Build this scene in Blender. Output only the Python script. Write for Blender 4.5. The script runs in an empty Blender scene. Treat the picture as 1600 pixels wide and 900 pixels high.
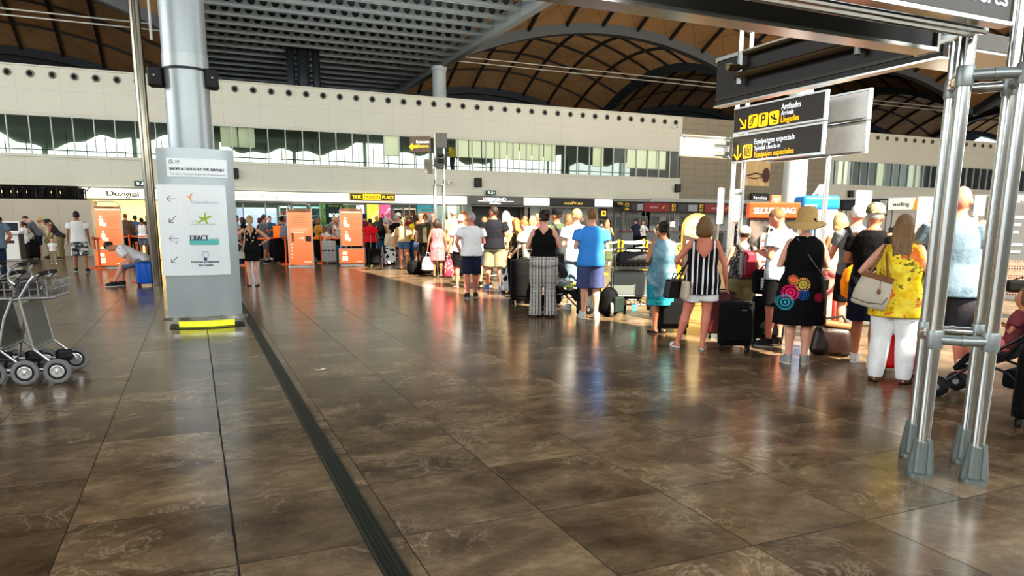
import bpy, bmesh, math, random
from mathutils import Vector, Matrix, Quaternion
R_ = random.Random(7)
PI = math.pi
scene = bpy.context.scene
COL = scene.collection
EYE = 1.5
# ---------------------------------------------------------------- camera model (1600 x 900, principal point below the centre)
FPX, CX, CY = 1109.0, 800.0, 553.0
def _axes(p, r, y):
    cp, sp, cr, sr, cy, sy = math.cos(p), math.sin(p), math.cos(r), math.sin(r), math.cos(y), math.sin(y)
    fwd = Vector((sy*cp, cy*cp, -sp)); right = Vector((cy, -sy, 0)); down = fwd.cross(right)
    return cr*right + sr*down, -sr*right + cr*down, fwd
RIGHT, DOWN, FWD = _axes(math.radians(10.4), math.radians(-.36), math.radians(23.9))
def ray(x, y):
    return RIGHT*((x-CX)/FPX) + DOWN*((y-CY)/FPX) + FWD
def G(x, y, z=0.0):
    d = ray(x, y); t = (z-EYE)/d.z
    return Vector((d.x*t, d.y*t, z))
def onY(x, y, Y):
    d = ray(x, y); t = Y/d.y
    return Vector((d.x*t, Y, EYE+d.z*t))
def onX(x, y, X):
    d = ray(x, y); t = X/d.x
    return Vector((X, d.y*t, EYE+d.z*t))
def height_at(g, x, y):
    d = ray(x, y)
    return EYE + d.z*math.hypot(g.x, g.y)/math.hypot(d.x, d.y)
# ---------------------------------------------------------------- materials
def s2l(v):
    v /= 255.0
    return v/12.92 if v <= .04045 else ((v+.055)/1.055)**2.4
def c(r, g, b): return (s2l(r), s2l(g), s2l(b), 1)
_M = {}
class NT:
    def __init__(s, m):
        m.use_nodes = True; s.t = m.node_tree; s.n = s.t.nodes; s.n.clear()
        s.out = s.n.new('ShaderNodeOutputMaterial'); s.b = s.n.new('ShaderNodeBsdfPrincipled')
        s.t.links.new(s.b.outputs[0], s.out.inputs[0]); s._co = None
    def L(s, a, b): s.t.links.new(a, b)
    @property
    def co(s):
        if s._co is None: s._co = s.n.new('ShaderNodeTexCoord').outputs['Object']
        return s._co
    def xyz(s):
        x = s.n.new('ShaderNodeSeparateXYZ'); s.L(s.co, x.inputs[0]); return x.outputs
    def math(s, op, a, b=None, cc=None, clamp=False):
        m = s.n.new('ShaderNodeMath'); m.operation = op; m.use_clamp = clamp
        for i, v in enumerate((a, b, cc)):
            if v is None: continue
            if isinstance(v, (int, float)): m.inputs[i].default_value = v
            else: s.L(v, m.inputs[i])
        return m.outputs[0]
    def mix(s, f, a, b, mode='MIX'):
        m = s.n.new('ShaderNodeMix'); m.data_type = 'RGBA'; m.blend_type = mode
        for k, v in ((0, f), (6, a), (7, b)):
            if isinstance(v, (int, float)): m.inputs[k].default_value = v
            elif isinstance(v, tuple): m.inputs[k].default_value = v
            else: s.L(v, m.inputs[k])
        return m.outputs[2]
    def noise(s, scale, detail=4, rough=.55, vec=None, dist=0):
        n = s.n.new('ShaderNodeTexNoise'); n.inputs['Scale'].default_value = scale; n.inputs['Detail'].default_value = detail
        n.inputs['Roughness'].default_value = rough; n.inputs['Distortion'].default_value = dist
        s.L(vec or s.co, n.inputs['Vector']); return n.outputs
    def voro(s, scale, feature='F1', vec=None, rnd=1):
        n = s.n.new('ShaderNodeTexVoronoi'); n.feature = feature; n.inputs['Scale'].default_value = scale; n.inputs['Randomness'].default_value = rnd
        s.L(vec or s.co, n.inputs['Vector']); return n.outputs
    def ramp(s, f, stops, interp='LINEAR'):
        r = s.n.new('ShaderNodeValToRGB'); r.color_ramp.interpolation = interp; e = r.color_ramp.elements
        while len(e) < len(stops): e.new(.5)
        for el, (p, col) in zip(e, stops): el.position = p; el.color = col
        s.L(f, r.inputs[0]); return r.outputs[0]
    def mapv(s, scale=(1, 1, 1), loc=(0, 0, 0), rot=(0, 0, 0)):
        m = s.n.new('ShaderNodeMapping'); m.inputs['Scale'].default_value = scale; m.inputs['Location'].default_value = loc; m.inputs['Rotation'].default_value = rot
        s.L(s.co, m.inputs[0]); return m.outputs[0]
    def bump(s, h, strength=.3, dist=.01):
        b = s.n.new('ShaderNodeBump'); b.inputs['Strength'].default_value = strength; b.inputs['Distance'].default_value = dist
        s.L(h, b.inputs['Height']); s.L(b.outputs[0], s.b.inputs['Normal'])
    def base(s, v):
        if isinstance(v, tuple): s.b.inputs['Base Color'].default_value = v
        else: s.L(v, s.b.inputs['Base Color'])
    def set(s, **k):
        for n, v in k.items(): s.b.inputs[n.replace('_', ' ')].default_value = v
def newmat(name):
    m = bpy.data.materials.new(name); return m, NT(m)
def dk(col, f): return tuple(min(1, v*f) for v in col[:3]) + (1,)
def mat(name, col=None, rough=.6, metal=0, var=.12, scale=9, bump=0, spec=.5):
    """plain surface with a little procedural unevenness"""
    if name in _M: return _M[name]
    m, n = newmat(name)
    f = n.noise(scale)[0]
    n.base(n.mix(f, dk(col, 1-var), dk(col, 1+var)))
    n.set(Roughness=rough, Metallic=metal, Specular_IOR_Level=spec)
    if bump: n.bump(n.noise(scale*6)[0], bump, .01)
    _M[name] = m; return m
def emit(name, col=None, strength=1.0, var=.05):
    if name in _M: return _M[name]
    m, n = newmat(name)
    f = n.noise(3)[0]; cc = n.mix(f, dk(col, 1-var), dk(col, 1+var))
    n.base(cc); n.L(cc, n.b.inputs['Emission Color']); n.set(Emission_Strength=strength, Roughness=.4)
    _M[name] = m; return m
def cloth(name, col, var=.18, rough=.85):
    if name in _M: return _M[name]
    m, n = newmat(name)
    f = n.noise(7, 5)[0]
    n.base(n.mix(f, dk(col, 1-var), dk(col, 1+var))); n.set(Roughness=rough, Specular_IOR_Level=.25)
    n.bump(n.math('ADD', n.noise(9, 3)[0], n.math('MULTIPLY', n.noise(220, 2)[0], .05)), .5, .03)
    _M[name] = m; return m
def glassmat(name, col=(.85, .95, .92, 1), refl=.12):
    if name in _M: return _M[name]
    m = bpy.data.materials.new(name); m.use_nodes = True; t = m.node_tree; t.nodes.clear()
    o = t.nodes.new('ShaderNodeOutputMaterial'); mx = t.nodes.new('ShaderNodeMixShader'); tr = t.nodes.new('ShaderNodeBsdfTransparent'); gl = t.nodes.new('ShaderNodeBsdfGlossy')
    fr = t.nodes.new('ShaderNodeFresnel'); fr.inputs[0].default_value = 1.25
    tr.inputs[0].default_value = col; gl.inputs['Roughness'].default_value = .03
    t.links.new(fr.outputs[0], mx.inputs[0]); t.links.new(tr.outputs[0], mx.inputs[1]); t.links.new(gl.outputs[0], mx.inputs[2]); t.links.new(mx.outputs[0], o.inputs[0])
    _M[name] = m; return m
# ---------------------------------------------------------------- mesh builder
class MB:
    def __init__(s): s.v = []; s.f = []
    def add(s, vs, fs):
        o = len(s.v); s.v += [tuple(p) for p in vs]; s.f += [tuple(i+o for i in f) for f in fs]; return s
    def box(s, ctr, size, M=None):
        cx, cy, cz = ctr; a, b, d = size[0]/2, size[1]/2, size[2]/2
        vs = [Vector((x, y, z)) for x in (-a, a) for y in (-b, b) for z in (-d, d)]
        if M is not None: vs = [M @ p for p in vs]
        vs = [p+Vector(ctr) for p in vs]
        return s.add(vs, [(0, 1, 3, 2), (4, 6, 7, 5), (0, 4, 5, 1), (2, 3, 7, 6), (0, 2, 6, 4), (1, 5, 7, 3)])
    def box2(s, lo, hi): return s.box([(lo[i]+hi[i])/2 for i in range(3)], [abs(hi[i]-lo[i]) for i in range(3)])
    def rbox(s, ctr, size, r=.02, seg=3, M=None, taper=None):
        bm = bmesh.new(); bmesh.ops.create_cube(bm, size=1)
        for v in bm.verts: v.co = Vector((v.co.x*size[0], v.co.y*size[1], v.co.z*size[2]))
        if taper:
            for v in bm.verts:
                k = taper if v.co.z > 0 else 1
                v.co.x *= k; v.co.y *= k
        bmesh.ops.bevel(bm, geom=bm.edges[:], offset=r, segments=seg, profile=.5, affect='EDGES')
        bm.verts.index_update()
        vs = [((M @ v.co) if M is not None else v.co)+Vector(ctr) for v in bm.verts]; fs = [tuple(v.index for v in f.verts) for f in bm.faces]
        bm.free(); return s.add(vs, fs)
    def rings(s, rings, cap=True):
        n = len(rings[0]); vs = [p for r in rings for p in r]; fs = []
        for i in range(len(rings)-1):
            for j in range(n):
                k = (j+1) % n; fs.append((i*n+j, i*n+k, (i+1)*n+k, (i+1)*n+j))
        if cap: fs.append(tuple(range(n-1, -1, -1))); fs.append(tuple(range((len(rings)-1)*n, len(rings)*n)))
        return s.add(vs, fs)
    def tube(s, pts, r, n=8, closed=False, cap=True):
        pts = [Vector(p) for p in pts]; rr = r if isinstance(r, (list, tuple)) else [r]*len(pts)
        m = len(pts); rings = []; up = None
        for i, p in enumerate(pts):
            a = pts[i-1] if i > 0 or closed else p; b = pts[(i+1) % m] if i < m-1 or closed else p
            t = (b-a)
            t = t.normalized() if t.length > 1e-9 else Vector((0, 0, 1))
            if up is None:
                up = t.orthogonal().normalized()
            up = (up - t*up.dot(t))
            up = up.normalized() if up.length > 1e-6 else t.orthogonal().normalized()
            w = t.cross(up)
            rings.append([p+(up*math.cos(2*PI*j/n)+w*math.sin(2*PI*j/n))*rr[i] for j in range(n)])
        if closed: rings.append(rings[0]); return s.rings(rings, cap=False)
        return s.rings(rings, cap)
    def limb(s, pts, rr, n=12):
        """chain with rounded ends"""
        pts = [Vector(p) for p in pts]; a = (pts[0]-pts[1]).normalized(); b = (pts[-1]-pts[-2]).normalized()
        P = [pts[0]+a*rr[0]*.9, pts[0]+a*rr[0]*.6]+pts+[pts[-1]+b*rr[-1]*.6, pts[-1]+b*rr[-1]*.9]
        Q = [rr[0]*.35, rr[0]*.8]+list(rr)+[rr[-1]*.8, rr[-1]*.35]
        return s.tube(P, Q, n)
    def ell(s, ctr, r, M=None, u=16, w=10):
        vs = []; fs = []; ctr = Vector(ctr)
        for i in range(w+1):
            th = PI*i/w
            for j in range(u):
                ph = 2*PI*j/u
                p = Vector((r[0]*math.sin(th)*math.cos(ph), r[1]*math.sin(th)*math.sin(ph), r[2]*math.cos(th)))
                vs.append(((M @ p) if M is not None else p)+ctr)
        for i in range(w):
            for j in range(u):
                k = (j+1) % u; fs.append((i*u+j, (i+1)*u+j, (i+1)*u+k, i*u+k))
        return s.add(vs, fs)
    def lathe(s, prof, ctr=(0, 0, 0), n=24, M=None, cap=True):
        rings = []
        for r, z in prof:
            ring = [Vector((r*math.cos(2*PI*j/n), r*math.sin(2*PI*j/n), z)) for j in range(n)]
            rings.append([((M @ p) if M is not None else p)+Vector(ctr) for p in ring])
        return s.rings(rings, cap)
    def poly(s, pts2, O, r, u, thick=.004):
        """flat outline pts2 in the plane (O; r, u), given a little depth along r x u"""
        O, r, u = Vector(O), Vector(r), Vector(u); n = r.cross(u).normalized()*thick; k = len(pts2)
        a = [O+r*x+u*y for x, y in pts2]; b = [p+n for p in a]
        return s.add(a+b, [tuple(range(k-1, -1, -1)), tuple(range(k, 2*k))]+[(i, (i+1) % k, k+(i+1) % k, k+i) for i in range(k)])
    def xf(s, fn): s.v = [tuple(fn(Vector(p))) for p in s.v]; return s
    def mesh(s, name='m'):
        m = bpy.data.meshes.new(name); m.from_pydata(s.v, [], s.f); m.update(); return m
    def build(s, name, material, parent=None, smooth=False, loc=None):
        m = s.mesh(name)
        bm = bmesh.new(); bm.from_mesh(m); bmesh.ops.recalc_face_normals(bm, faces=bm.faces); bm.to_mesh(m); bm.free()
        return link(name, m, material, parent, smooth, loc)
def link(name, m, material, parent=None, smooth=False, loc=None):
    if smooth and len(m.polygons): m.polygons.foreach_set('use_smooth', [True]*len(m.polygons))
    o = bpy.data.objects.new(name, m); COL.objects.link(o)
    if material: m.materials.append(material)
    if parent: o.parent = parent
    if loc is not None: o.location = loc
    return o
def autosmooth(o, ang=40):
    m = o.data; bm = bmesh.new(); bm.from_mesh(m); a = math.radians(ang)
    for f in bm.faces: f.smooth = True
    for e in bm.edges: e.smooth = not (len(e.link_faces) == 2 and e.calc_face_angle(0) > a)
    bm.to_mesh(m); bm.free(); return o
def fuse(mb, voxel=.015, smooth=3, cut=None, inflate=0):
    m = mb.mesh('tmp'); o = bpy.data.objects.new('tmp', m); COL.objects.link(o)
    r = o.modifiers.new('r', 'REMESH'); r.mode = 'VOXEL'; r.voxel_size = voxel; r.adaptivity = 0
    if smooth:
        k = o.modifiers.new('s', 'SMOOTH'); k.factor = .5; k.iterations = smooth
    dg = bpy.context.evaluated_depsgraph_get(); me = bpy.data.meshes.new_from_object(o.evaluated_get(dg))
    bpy.data.objects.remove(o); bpy.data.meshes.remove(m)
    if cut:
        bm = bmesh.new(); bm.from_mesh(me)
        kill = [f for f in bm.faces if cut(f.calc_center_median())]
        bmesh.ops.delete(bm, geom=kill, context='FACES')
        for _ in range(5):
            mv = {}
            for v in bm.verts:
                nb = [e.other_vert(v).co for e in v.link_edges if e.is_boundary]
                if len(nb) == 2: mv[v] = v.co*.5+(nb[0]+nb[1])*.25
            for v, co_ in mv.items(): v.co = co_
        bm.to_mesh(me); bm.free()
    return me
def tag(o, label=None, cat=None, group=None, kind=None):
    if label: o['label'] = label
    if cat: o['category'] = cat
    if group: o['group'] = group
    if kind: o['kind'] = kind
    return o
def thing(name, label, cat, loc=(0, 0, 0), rz=0, group=None):
    o = bpy.data.objects.new(name, None); COL.objects.link(o); o.location = loc; o.rotation_euler = (0, 0, rz); o.empty_display_size = .1
    return tag(o, label, cat, group)
def struct(name, mb, m, parent=None, smooth=False):
    o = mb.build(name, m, parent, smooth)
    if parent is None: o['kind'] = 'structure'
    return o
KIDS = {}
def dup(root, loc=None, rz=None, label=None, group=None):
    kids = [k for k in COL.objects if k.parent == root] if root not in KIDS else KIDS[root]
    KIDS[root] = kids
    r = root.copy(); COL.objects.link(r)
    if loc is not None: r.location = loc
    if rz is not None: r.rotation_euler = (0, 0, rz)
    if label: r['label'] = label
    if group: r['group'] = group
    for k in kids:
        q = k.copy(); COL.objects.link(q); q.parent = r
        for g in [x for x in k.children]:
            h = g.copy(); COL.objects.link(h); h.parent = q
    return r
# ---------------------------------------------------------------- lettering
_T = {}
def glyphs(s):
    if s in _T: return _T[s]
    cu = bpy.data.curves.new('t', 'FONT'); cu.body = s; cu.size = 1; cu.align_x = 'LEFT'; cu.resolution_u = 3
    o = bpy.data.objects.new('t', cu); COL.objects.link(o)
    me = bpy.data.meshes.new_from_object(o.evaluated_get(bpy.context.evaluated_depsgraph_get()))
    vs = [tuple(v.co) for v in me.vertices]; fs = [tuple(p.vertices) for p in me.polygons]
    bpy.data.objects.remove(o); bpy.data.curves.remove(cu); bpy.data.meshes.remove(me)
    _T[s] = (vs, fs); return _T[s]
def text(s, O, r, u, material, parent, width=None, height=None, align='C', name='lettering', warp=None, mirror=False, bold=0, lift=.004):
    """lettering laid on the plane (O; r, u); height is the cap height, width squeezes the line to fit"""
    vs, fs = glyphs(s); O, r, u = Vector(O), Vector(r).normalized(), Vector(u).normalized(); n = r.cross(u)
    x0 = min(v[0] for v in vs); x1 = max(v[0] for v in vs); H = .7
    if height and not width: k = kx = height/H
    elif width and not height: k = kx = width/(x1-x0)
    else: k = height/H; kx = width/(x1-x0)
    xc = {'C': (x0+x1)/2, 'L': x0, 'R': x1}[align]
    mb = MB()
    for db in ((0,) if not bold else (-bold, 0, bold)):
        pts = []
        for x, y, z in vs:
            X = (x-xc)*kx*(-1 if mirror else 1)+db; Y = (y-H/2)*k
            pts.append(warp(X, Y) if warp else O+r*X+u*Y+n*(lift+.0003*(db > 0)))
        mb.add(pts, fs)
    m = mb.mesh(name); return link(name, m, material, parent)
cam = bpy.data.cameras.new('camera'); co = bpy.data.objects.new('camera', cam); COL.objects.link(co)
Mr = Matrix((RIGHT, -DOWN, -FWD)).transposed().to_4x4(); Mr.translation = (0, 0, EYE); co.matrix_world = Mr
cam.sensor_width = 36; cam.lens = 36*FPX/1600; cam.shift_y = (CY-450)/1600; cam.clip_end = 400; cam.clip_start = .05
scene.camera = co
scene.view_settings.view_transform = 'Standard'; scene.view_settings.look = 'Medium High Contrast'; scene.view_settings.exposure = 0
# ================================================================ the hall
# ---- floor
def floor_mat():
    m, n = newmat('polished brown marble tiles')
    x, y, z = n.xyz()
    tx = n.math('DIVIDE', n.math('SUBTRACT', x, .08), .752); ty = n.math('DIVIDE', n.math('SUBTRACT', y, 2.42), .755)
    fx = n.math('FRACT', n.math('ADD', tx, 100)); fy = n.math('FRACT', n.math('ADD', ty, 100))
    ex = n.math('MINIMUM', fx, n.math('SUBTRACT', 1, fx)); ey = n.math('MINIMUM', fy, n.math('SUBTRACT', 1, fy))
    g = n.math('MULTIPLY', n.math('LESS_THAN', n.math('MINIMUM', n.math('MULTIPLY', ex, 1), n.math('MULTIPLY', ey, 1.0)), .0036), .9)
    ix = n.math('FLOOR', tx); iy = n.math('FLOOR', ty)
    cb = n.n.new('ShaderNodeCombineXYZ'); n.L(ix, cb.inputs[0]); n.L(iy, cb.inputs[1])
    wn = n.n.new('ShaderNodeTexWhiteNoise'); wn.noise_dimensions = '2D'; n.L(cb.outputs[0], wn.inputs[0])
    off = n.n.new('ShaderNodeVectorMath'); off.operation = 'MULTIPLY_ADD'; n.L(wn.outputs[1], off.inputs[0]); off.inputs[1].default_value = (9, 9, 9); n.L(n.co, off.inputs[2])
    mp = n.n.new('ShaderNodeMapping'); mp.inputs['Scale'].default_value = (1, 1.6, 1); n.L(off.outputs[0], mp.inputs[0])
    cl = n.noise(1.7, 10, .66, mp.outputs[0], .35)[0]
    base = n.ramp(cl, [(.30, c(70, 54, 38)), (.47, c(104, 85, 62)), (.57, c(124, 103, 77)), (.74, c(154, 132, 100))])
    vn = n.noise(2.6, 8, .62, off.outputs[0], 1.4)[0]
    vein = n.math('SUBTRACT', 1, n.math('MULTIPLY', n.math('ABSOLUTE', n.math('SUBTRACT', vn, .5)), 34), clamp=True)
    sparse = n.ramp(n.noise(1.3, 3, .5, off.outputs[0])[0], [(.47, (0, 0, 0, 1)), (.62, (1, 1, 1, 1))])
    base = n.mix(n.math('MULTIPLY', n.math('MULTIPLY', vein, sparse), .42), base, c(186, 168, 138))
    dkv = n.math('SUBTRACT', 1, n.math('MULTIPLY', n.math('ABSOLUTE', n.math('SUBTRACT', n.noise(3.3, 9, .7, off.outputs[0], .9)[0], .5)), 16), clamp=True)
    base = n.mix(n.math('MULTIPLY', dkv, .22), base, c(38, 29, 22))
    val = n.math('ADD', n.math('MULTIPLY', wn.outputs[0], .42), .80)
    hs = n.n.new('ShaderNodeHueSaturation'); hs.inputs['Saturation'].default_value = .95; n.L(val, hs.inputs['Value']); n.L(base, hs.inputs['Color'])
    n.base(n.mix(g, hs.outputs[0], c(24, 20, 16)))
    rg = n.math('ADD', n.math('MULTIPLY', n.noise(1.4, 6, .6)[0], .10), .15)
    n.L(n.math('ADD', rg, n.math('MULTIPLY', g, .5)), n.b.inputs['Roughness']); n.set(Specular_IOR_Level=.36, Specular_Tint=(1, .90, .76, 1))
    n.bump(n.math('ADD', n.math('MULTIPLY', g, -1), n.math('MULTIPLY', n.noise(1.7, 2)[0], .12)), .16, .01)
    return m
fl = MB(); fl.add([(-46, -14, 0), (90, -14, 0), (90, 70, 0), (-46, 70, 0)], [(0, 1, 2, 3)])
struct('floor', fl, floor_mat())
DARKGR = mat('dark grey green steel', c(56, 60, 54), .42, .55, .2, 14)
t = MB()
t.box2((.650, -14, .0), (.762, 32, .004))
o = struct('trim_1', t, DARKGR)
t2 = MB()
for x0, x1 in ((.652, .662), (.680, .684), (.700, .703), (.720, .724), (.750, .760)): t2.box2((x0, -14, .004), (x1, 32, .0075))
t2.build('channel_rib', mat('worn steel rib', c(78, 80, 70), .4, .6, .25, 20), o)
j = MB(); pts = []
yy = -14
xs = []
while yy < 12.0: xs.append((.080+R_.uniform(-.0022, .0022), R_.uniform(.0025, .0065), yy)); yy += .16
vs = []; fs = []
for i, (x, w, y) in enumerate(xs):
    vs += [(x-w, y, .0015), (x+w, y, .0015)]
    if i: fs.append((2*i-2, 2*i-1, 2*i+1, 2*i))
j.add(vs, fs); struct('trim_2', j, mat('black joint sealant', c(14, 13, 12), .7))
pl = thing('paper_scrap', 'small torn white paper scrap lying on the brown marble floor', 'litter', G(500, 578))
q = MB(); q.add([(-.055, -.01, .003), (-.01, -.022, .004), (.05, -.012, .006), (.062, .018, .01), (.03, .022, .012), (-.005, .004, .004), (-.04, .02, .007)], [(0, 1, 5, 6), (1, 2, 3, 4, 5)])
q.build('paper', mat('white paper', c(235, 235, 228), .7), pl)

# ---- the far two storey facade, plane Y = 40
def panel_mat(name, col, px, pz, line, lz=0, rough=.45, lw=.012):
    m, n = newmat(name)
    x, y, z = n.xyz()
    fx = n.math('FRACT', n.math('ADD', n.math('DIVIDE', n.math('ADD', x, n.math('MULTIPLY', y, 1.0)), px), 50)); fz = n.math('FRACT', n.math('ADD', n.math('DIVIDE', n.math('SUBTRACT', z, lz), pz), 50))
    g = n.math('MAXIMUM', n.math('LESS_THAN', fx, lw/px), n.math('LESS_THAN', fz, lw/pz))
    f = n.noise(.7, 4)[0]
    n.base(n.mix(n.math('MULTIPLY', g, .55), n.mix(f, dk(col, .93), dk(col, 1.05)), line)); n.set(Roughness=rough, Specular_IOR_Level=.4); return m
WHITEP = panel_mat('off white facade panels', c(200, 199, 183), 1.74, 1.03, c(150, 150, 140), 7.40)
BROWNP = panel_mat('grey brown stone tiles', c(142, 134, 116), .9, .42, c(96, 90, 78), .1, .6, .03)
XL, XM, XR, XE = -24.0, 29.9, 43.1, 72.0
w = MB(); w.box2((XL, 40, 6.30), (XM, 40.35, 8.42)); w.box2((XL, 40, 3.12), (XM, 40.35, 4.50)); w.box2((XL, 39.96, 4.42), (XM, 40.0, 4.50)); w.box2((XL, 39.93, 8.40), (XM, 40.4, 8.47))
struct('wall_back', w, WHITEP)
w = MB(); w.box2((XM, 40.02, 0), (XR, 40.4, 8.5)); struct('wall_back_centre', w, BROWNP)
w = MB(); w.box2((XR, 40, 6.30), (XE, 40.35, 8.42)); w.box2((XR, 40, 0), (XE, 40.35, 4.50)); w.box2((XR, 39.95, 4.42), (XE, 40, 4.5)); struct('wall_back_right', w, WHITEP)
# windows of the upper floor
GLASS = glassmat('upper floor glass', (.90, .95, .91, 1)); MULL = mat('pale window mullion', c(188, 190, 178), .4)
def upper_window(name, x0, x1):
    g = MB(); g.box2((x0, 40.10, 4.50), (x1, 40.12, 6.30)); o = struct(name, g, GLASS)
    f = MB(); x = x0
    while x <= x1+.01: f.box2((x-.022, 40.03, 4.5), (x+.022, 40.15, 6.30)); x += .87
    f.box2((x0, 40.02, 6.25), (x1, 40.16, 6.31)); f.box2((x0, 40.02, 4.49), (x1, 40.16, 4.55))
    f.build('window_frame', MULL, o)
upper_window('window_1', XL, XM); upper_window('window_2', XR, XE)
# the gallery behind the glass: slab, ceiling, inner wall, and the bright reflection painted as a glowing band
GALL = mat('gallery inner wall', c(128, 140, 126), .8, 0, .4, .5); 
for nm, x0, x1 in (('gallery_left', XL, XM), ('gallery_right', XR, XE)):
    g = MB(); g.box2((x0, 45.0, 4.4), (x1, 45.2, 7.3)); struct('wall_'+nm, g, GALL)
    g = MB(); g.box2((x0, 40.35, 4.35), (x1, 45.2, 4.45)); struct('floor_'+nm, g, mat('gallery floor', c(120, 118, 108), .5))
    g = MB(); g.box2((x0, 40.35, 7.3), (x1, 45.2, 7.4)); struct('ceiling_'+nm, g, mat('gallery ceiling', c(120, 130, 118), .8))
def daylight(name, x0, x1, lo, hi, seed, st):  # bright outdoors mirrored in the glass, painted as a glowing wavy band
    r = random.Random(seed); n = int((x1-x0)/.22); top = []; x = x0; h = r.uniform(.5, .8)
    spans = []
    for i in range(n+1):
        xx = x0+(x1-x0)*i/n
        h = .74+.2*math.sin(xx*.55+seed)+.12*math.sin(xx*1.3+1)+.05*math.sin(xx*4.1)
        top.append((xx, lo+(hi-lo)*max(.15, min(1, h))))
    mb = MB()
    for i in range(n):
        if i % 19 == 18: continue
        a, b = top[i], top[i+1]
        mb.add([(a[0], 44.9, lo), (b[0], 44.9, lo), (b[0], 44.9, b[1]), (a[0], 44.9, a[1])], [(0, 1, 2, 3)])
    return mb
REFL = emit('painted reflection', (1, 1, .97, 1), 1.5)
struct('painted_reflection_1', daylight('d', XL+.5, 23.5, 4.45, 6.3, 2, 1), REFL)
struct('painted_reflection_2', daylight('d', 24.2, XM-.8, 4.45, 5.9, 5, 1), emit('faint painted reflection', (.9, .95, .95, 1), .75))
sill = MB()
for k in range(60):
    x = XL+k*.9+.2
    if x < XM-.5: sill.box2((x, 44.7, 4.45), (x+.035, 44.75, 5.9+.3*math.sin(k)))
sill.box2((XL, 44.7, 5.1), (XM, 44.74, 5.15)); struct('trim_3', sill, mat('dark apron rail', c(70, 80, 78), .5))
BLIND = emit('cream roller blind', c(214, 208, 182), .45); BLIND2 = emit('slatted blind', c(178, 176, 152), .34)  # backlight put into the blinds as a faint glow
def blinds(px, zlo, material, label, grp):
    for x0, x1 in px:
        a = onY(x0, 225, 40).x; b = onY(x1, 225, 40).x
        n = max(1, round((b-a)/.87)); s = (b-a)/n
        for i in range(n):
            t = thing('roller_blind', label, 'blind', (a+(i+.5)*s, 40.3, zlo), 0, grp)
            m = MB(); m.box2((-s/2+.03, -.01, 0), (s/2-.03, .01, 6.28-zlo)); 
            for k in range(12): m.box2((-s/2+.03, -.016, k*(6.28-zlo)/12), (s/2-.03, .0, k*(6.28-zlo)/12+.02))
            m.build('slat_sheet', material, t)
            b_ = MB(); b_.box2((-s/2+.02, -.03, -.03), (s/2-.02, .03, .01)); b_.build('bottom_bar', MULL, t)
blinds([(345, 400)], 5.30, BLIND2, 'half lowered slatted blind in upper window just right of the grey pillar', 'slatted blinds beside the pillar')
blinds([(602, 626)], 5.2, BLIND, 'half lowered cream blind in upper window above the yellow shop sign', 'blind above the yellow sign')
blinds([(714, 872)], 5.30, BLIND, 'half lowered cream blind in the middle upper windows', 'cream blinds in the middle windows')
blinds([(930, 948), (984, 1046)], 5.1, BLIND, 'half lowered cream blind in upper windows near the brown wall', 'cream blinds near the brown wall')
blinds([(1318, 1333), (1378, 1392), (1428, 1458), (1500, 1520)], 4.55, BLIND, 'fully lowered cream blind in the upper windows of the right facade', 'cream blinds of the right facade')
# ventilation nozzles along the top
noz = None
def nozzle(loc, label, grp):
    t = thing('air_nozzle', label, 'vent', loc, 0, grp)
    Mx = Matrix.Rotation(PI/2, 3, 'X')
    a = MB(); a.lathe([(.10, 0), (.155, .015), (.165, .05), (.12, .075), (.10, .03)], (0, 0, 0), 18, Mx, cap=False); a.build('nozzle_ring', mat('grey nozzle ring', c(120, 120, 112), .4, .3), t, True)
    b = MB(); b.lathe([(.001, .02), (.105, .025)], (0, 0, 0), 14, Mx, cap=False); b.build('opening', mat('black opening', c(10, 10, 10), .8), t)
    return t
for x0, x1, lab, grp in ((-7.2-.87*8, 29.8, 'round air nozzle high on the long white facade', 'air nozzles of the long facade'), (43.9, 66, 'round air nozzle high on the right white facade', 'air nozzles of the right facade')):
    x = x0; first = None
    while x < x1:
        if first is None: first = nozzle((x, 40, 8.08), lab, grp)
        else: dup(first, (x, 40, 8.08))
        x += .87 if x0 < 0 else 1.02
# wall mounted speakers, camera and exit signs
BLACK = mat('matt black plastic', c(22, 22, 22), .5); WHITE = mat('white enamel', c(236, 236, 230), .35); STEEL = mat('brushed steel', c(176, 176, 170), .28, .9, .1, 30)
def wall_speaker(px, py, label):
    p = onY(px, py, 39.86); t = thing('wall_speaker', label, 'speaker', p)
    MB().rbox((0, 0, 0), (.42, .22, .52), .04).build('cabinet', BLACK, t); MB().box((0, .09, 0), (.12, .1, .2)).build('bracket', BLACK, t)
wall_speaker(747, 285, 'black wall speaker on the facade left of the running man sign')
wall_speaker(1059, 294, 'black wall speaker at the right end of the long facade')
wall_speaker(1330, 303, 'black wall speaker on the right facade under the windows')
wall_speaker(366, 271, 'black wall speaker peeping out right of the pillar sign')
def security_cam(px, py, label):
    t = thing('security_camera', label, 'camera', onY(px, py, 39.8))
    MB().tube([(0, .2, .1), (0, .05, .1), (0, 0, 0)], .03).build('arm', WHITE, t); MB().rbox((0, -.1, -.02), (.16, .36, .16), .03).build('housing', WHITE, t); MB().lathe([(.05, 0), (.05, .03)], (0, -.28, -.02), 10, Matrix.Rotation(PI/2, 3, 'X')).build('lens', BLACK, t)
security_cam(702, 285, 'small white security camera on the facade beside the mid hall signpost')
security_cam(1054, 199, 'small white security camera at the top right corner of the facade')
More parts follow.
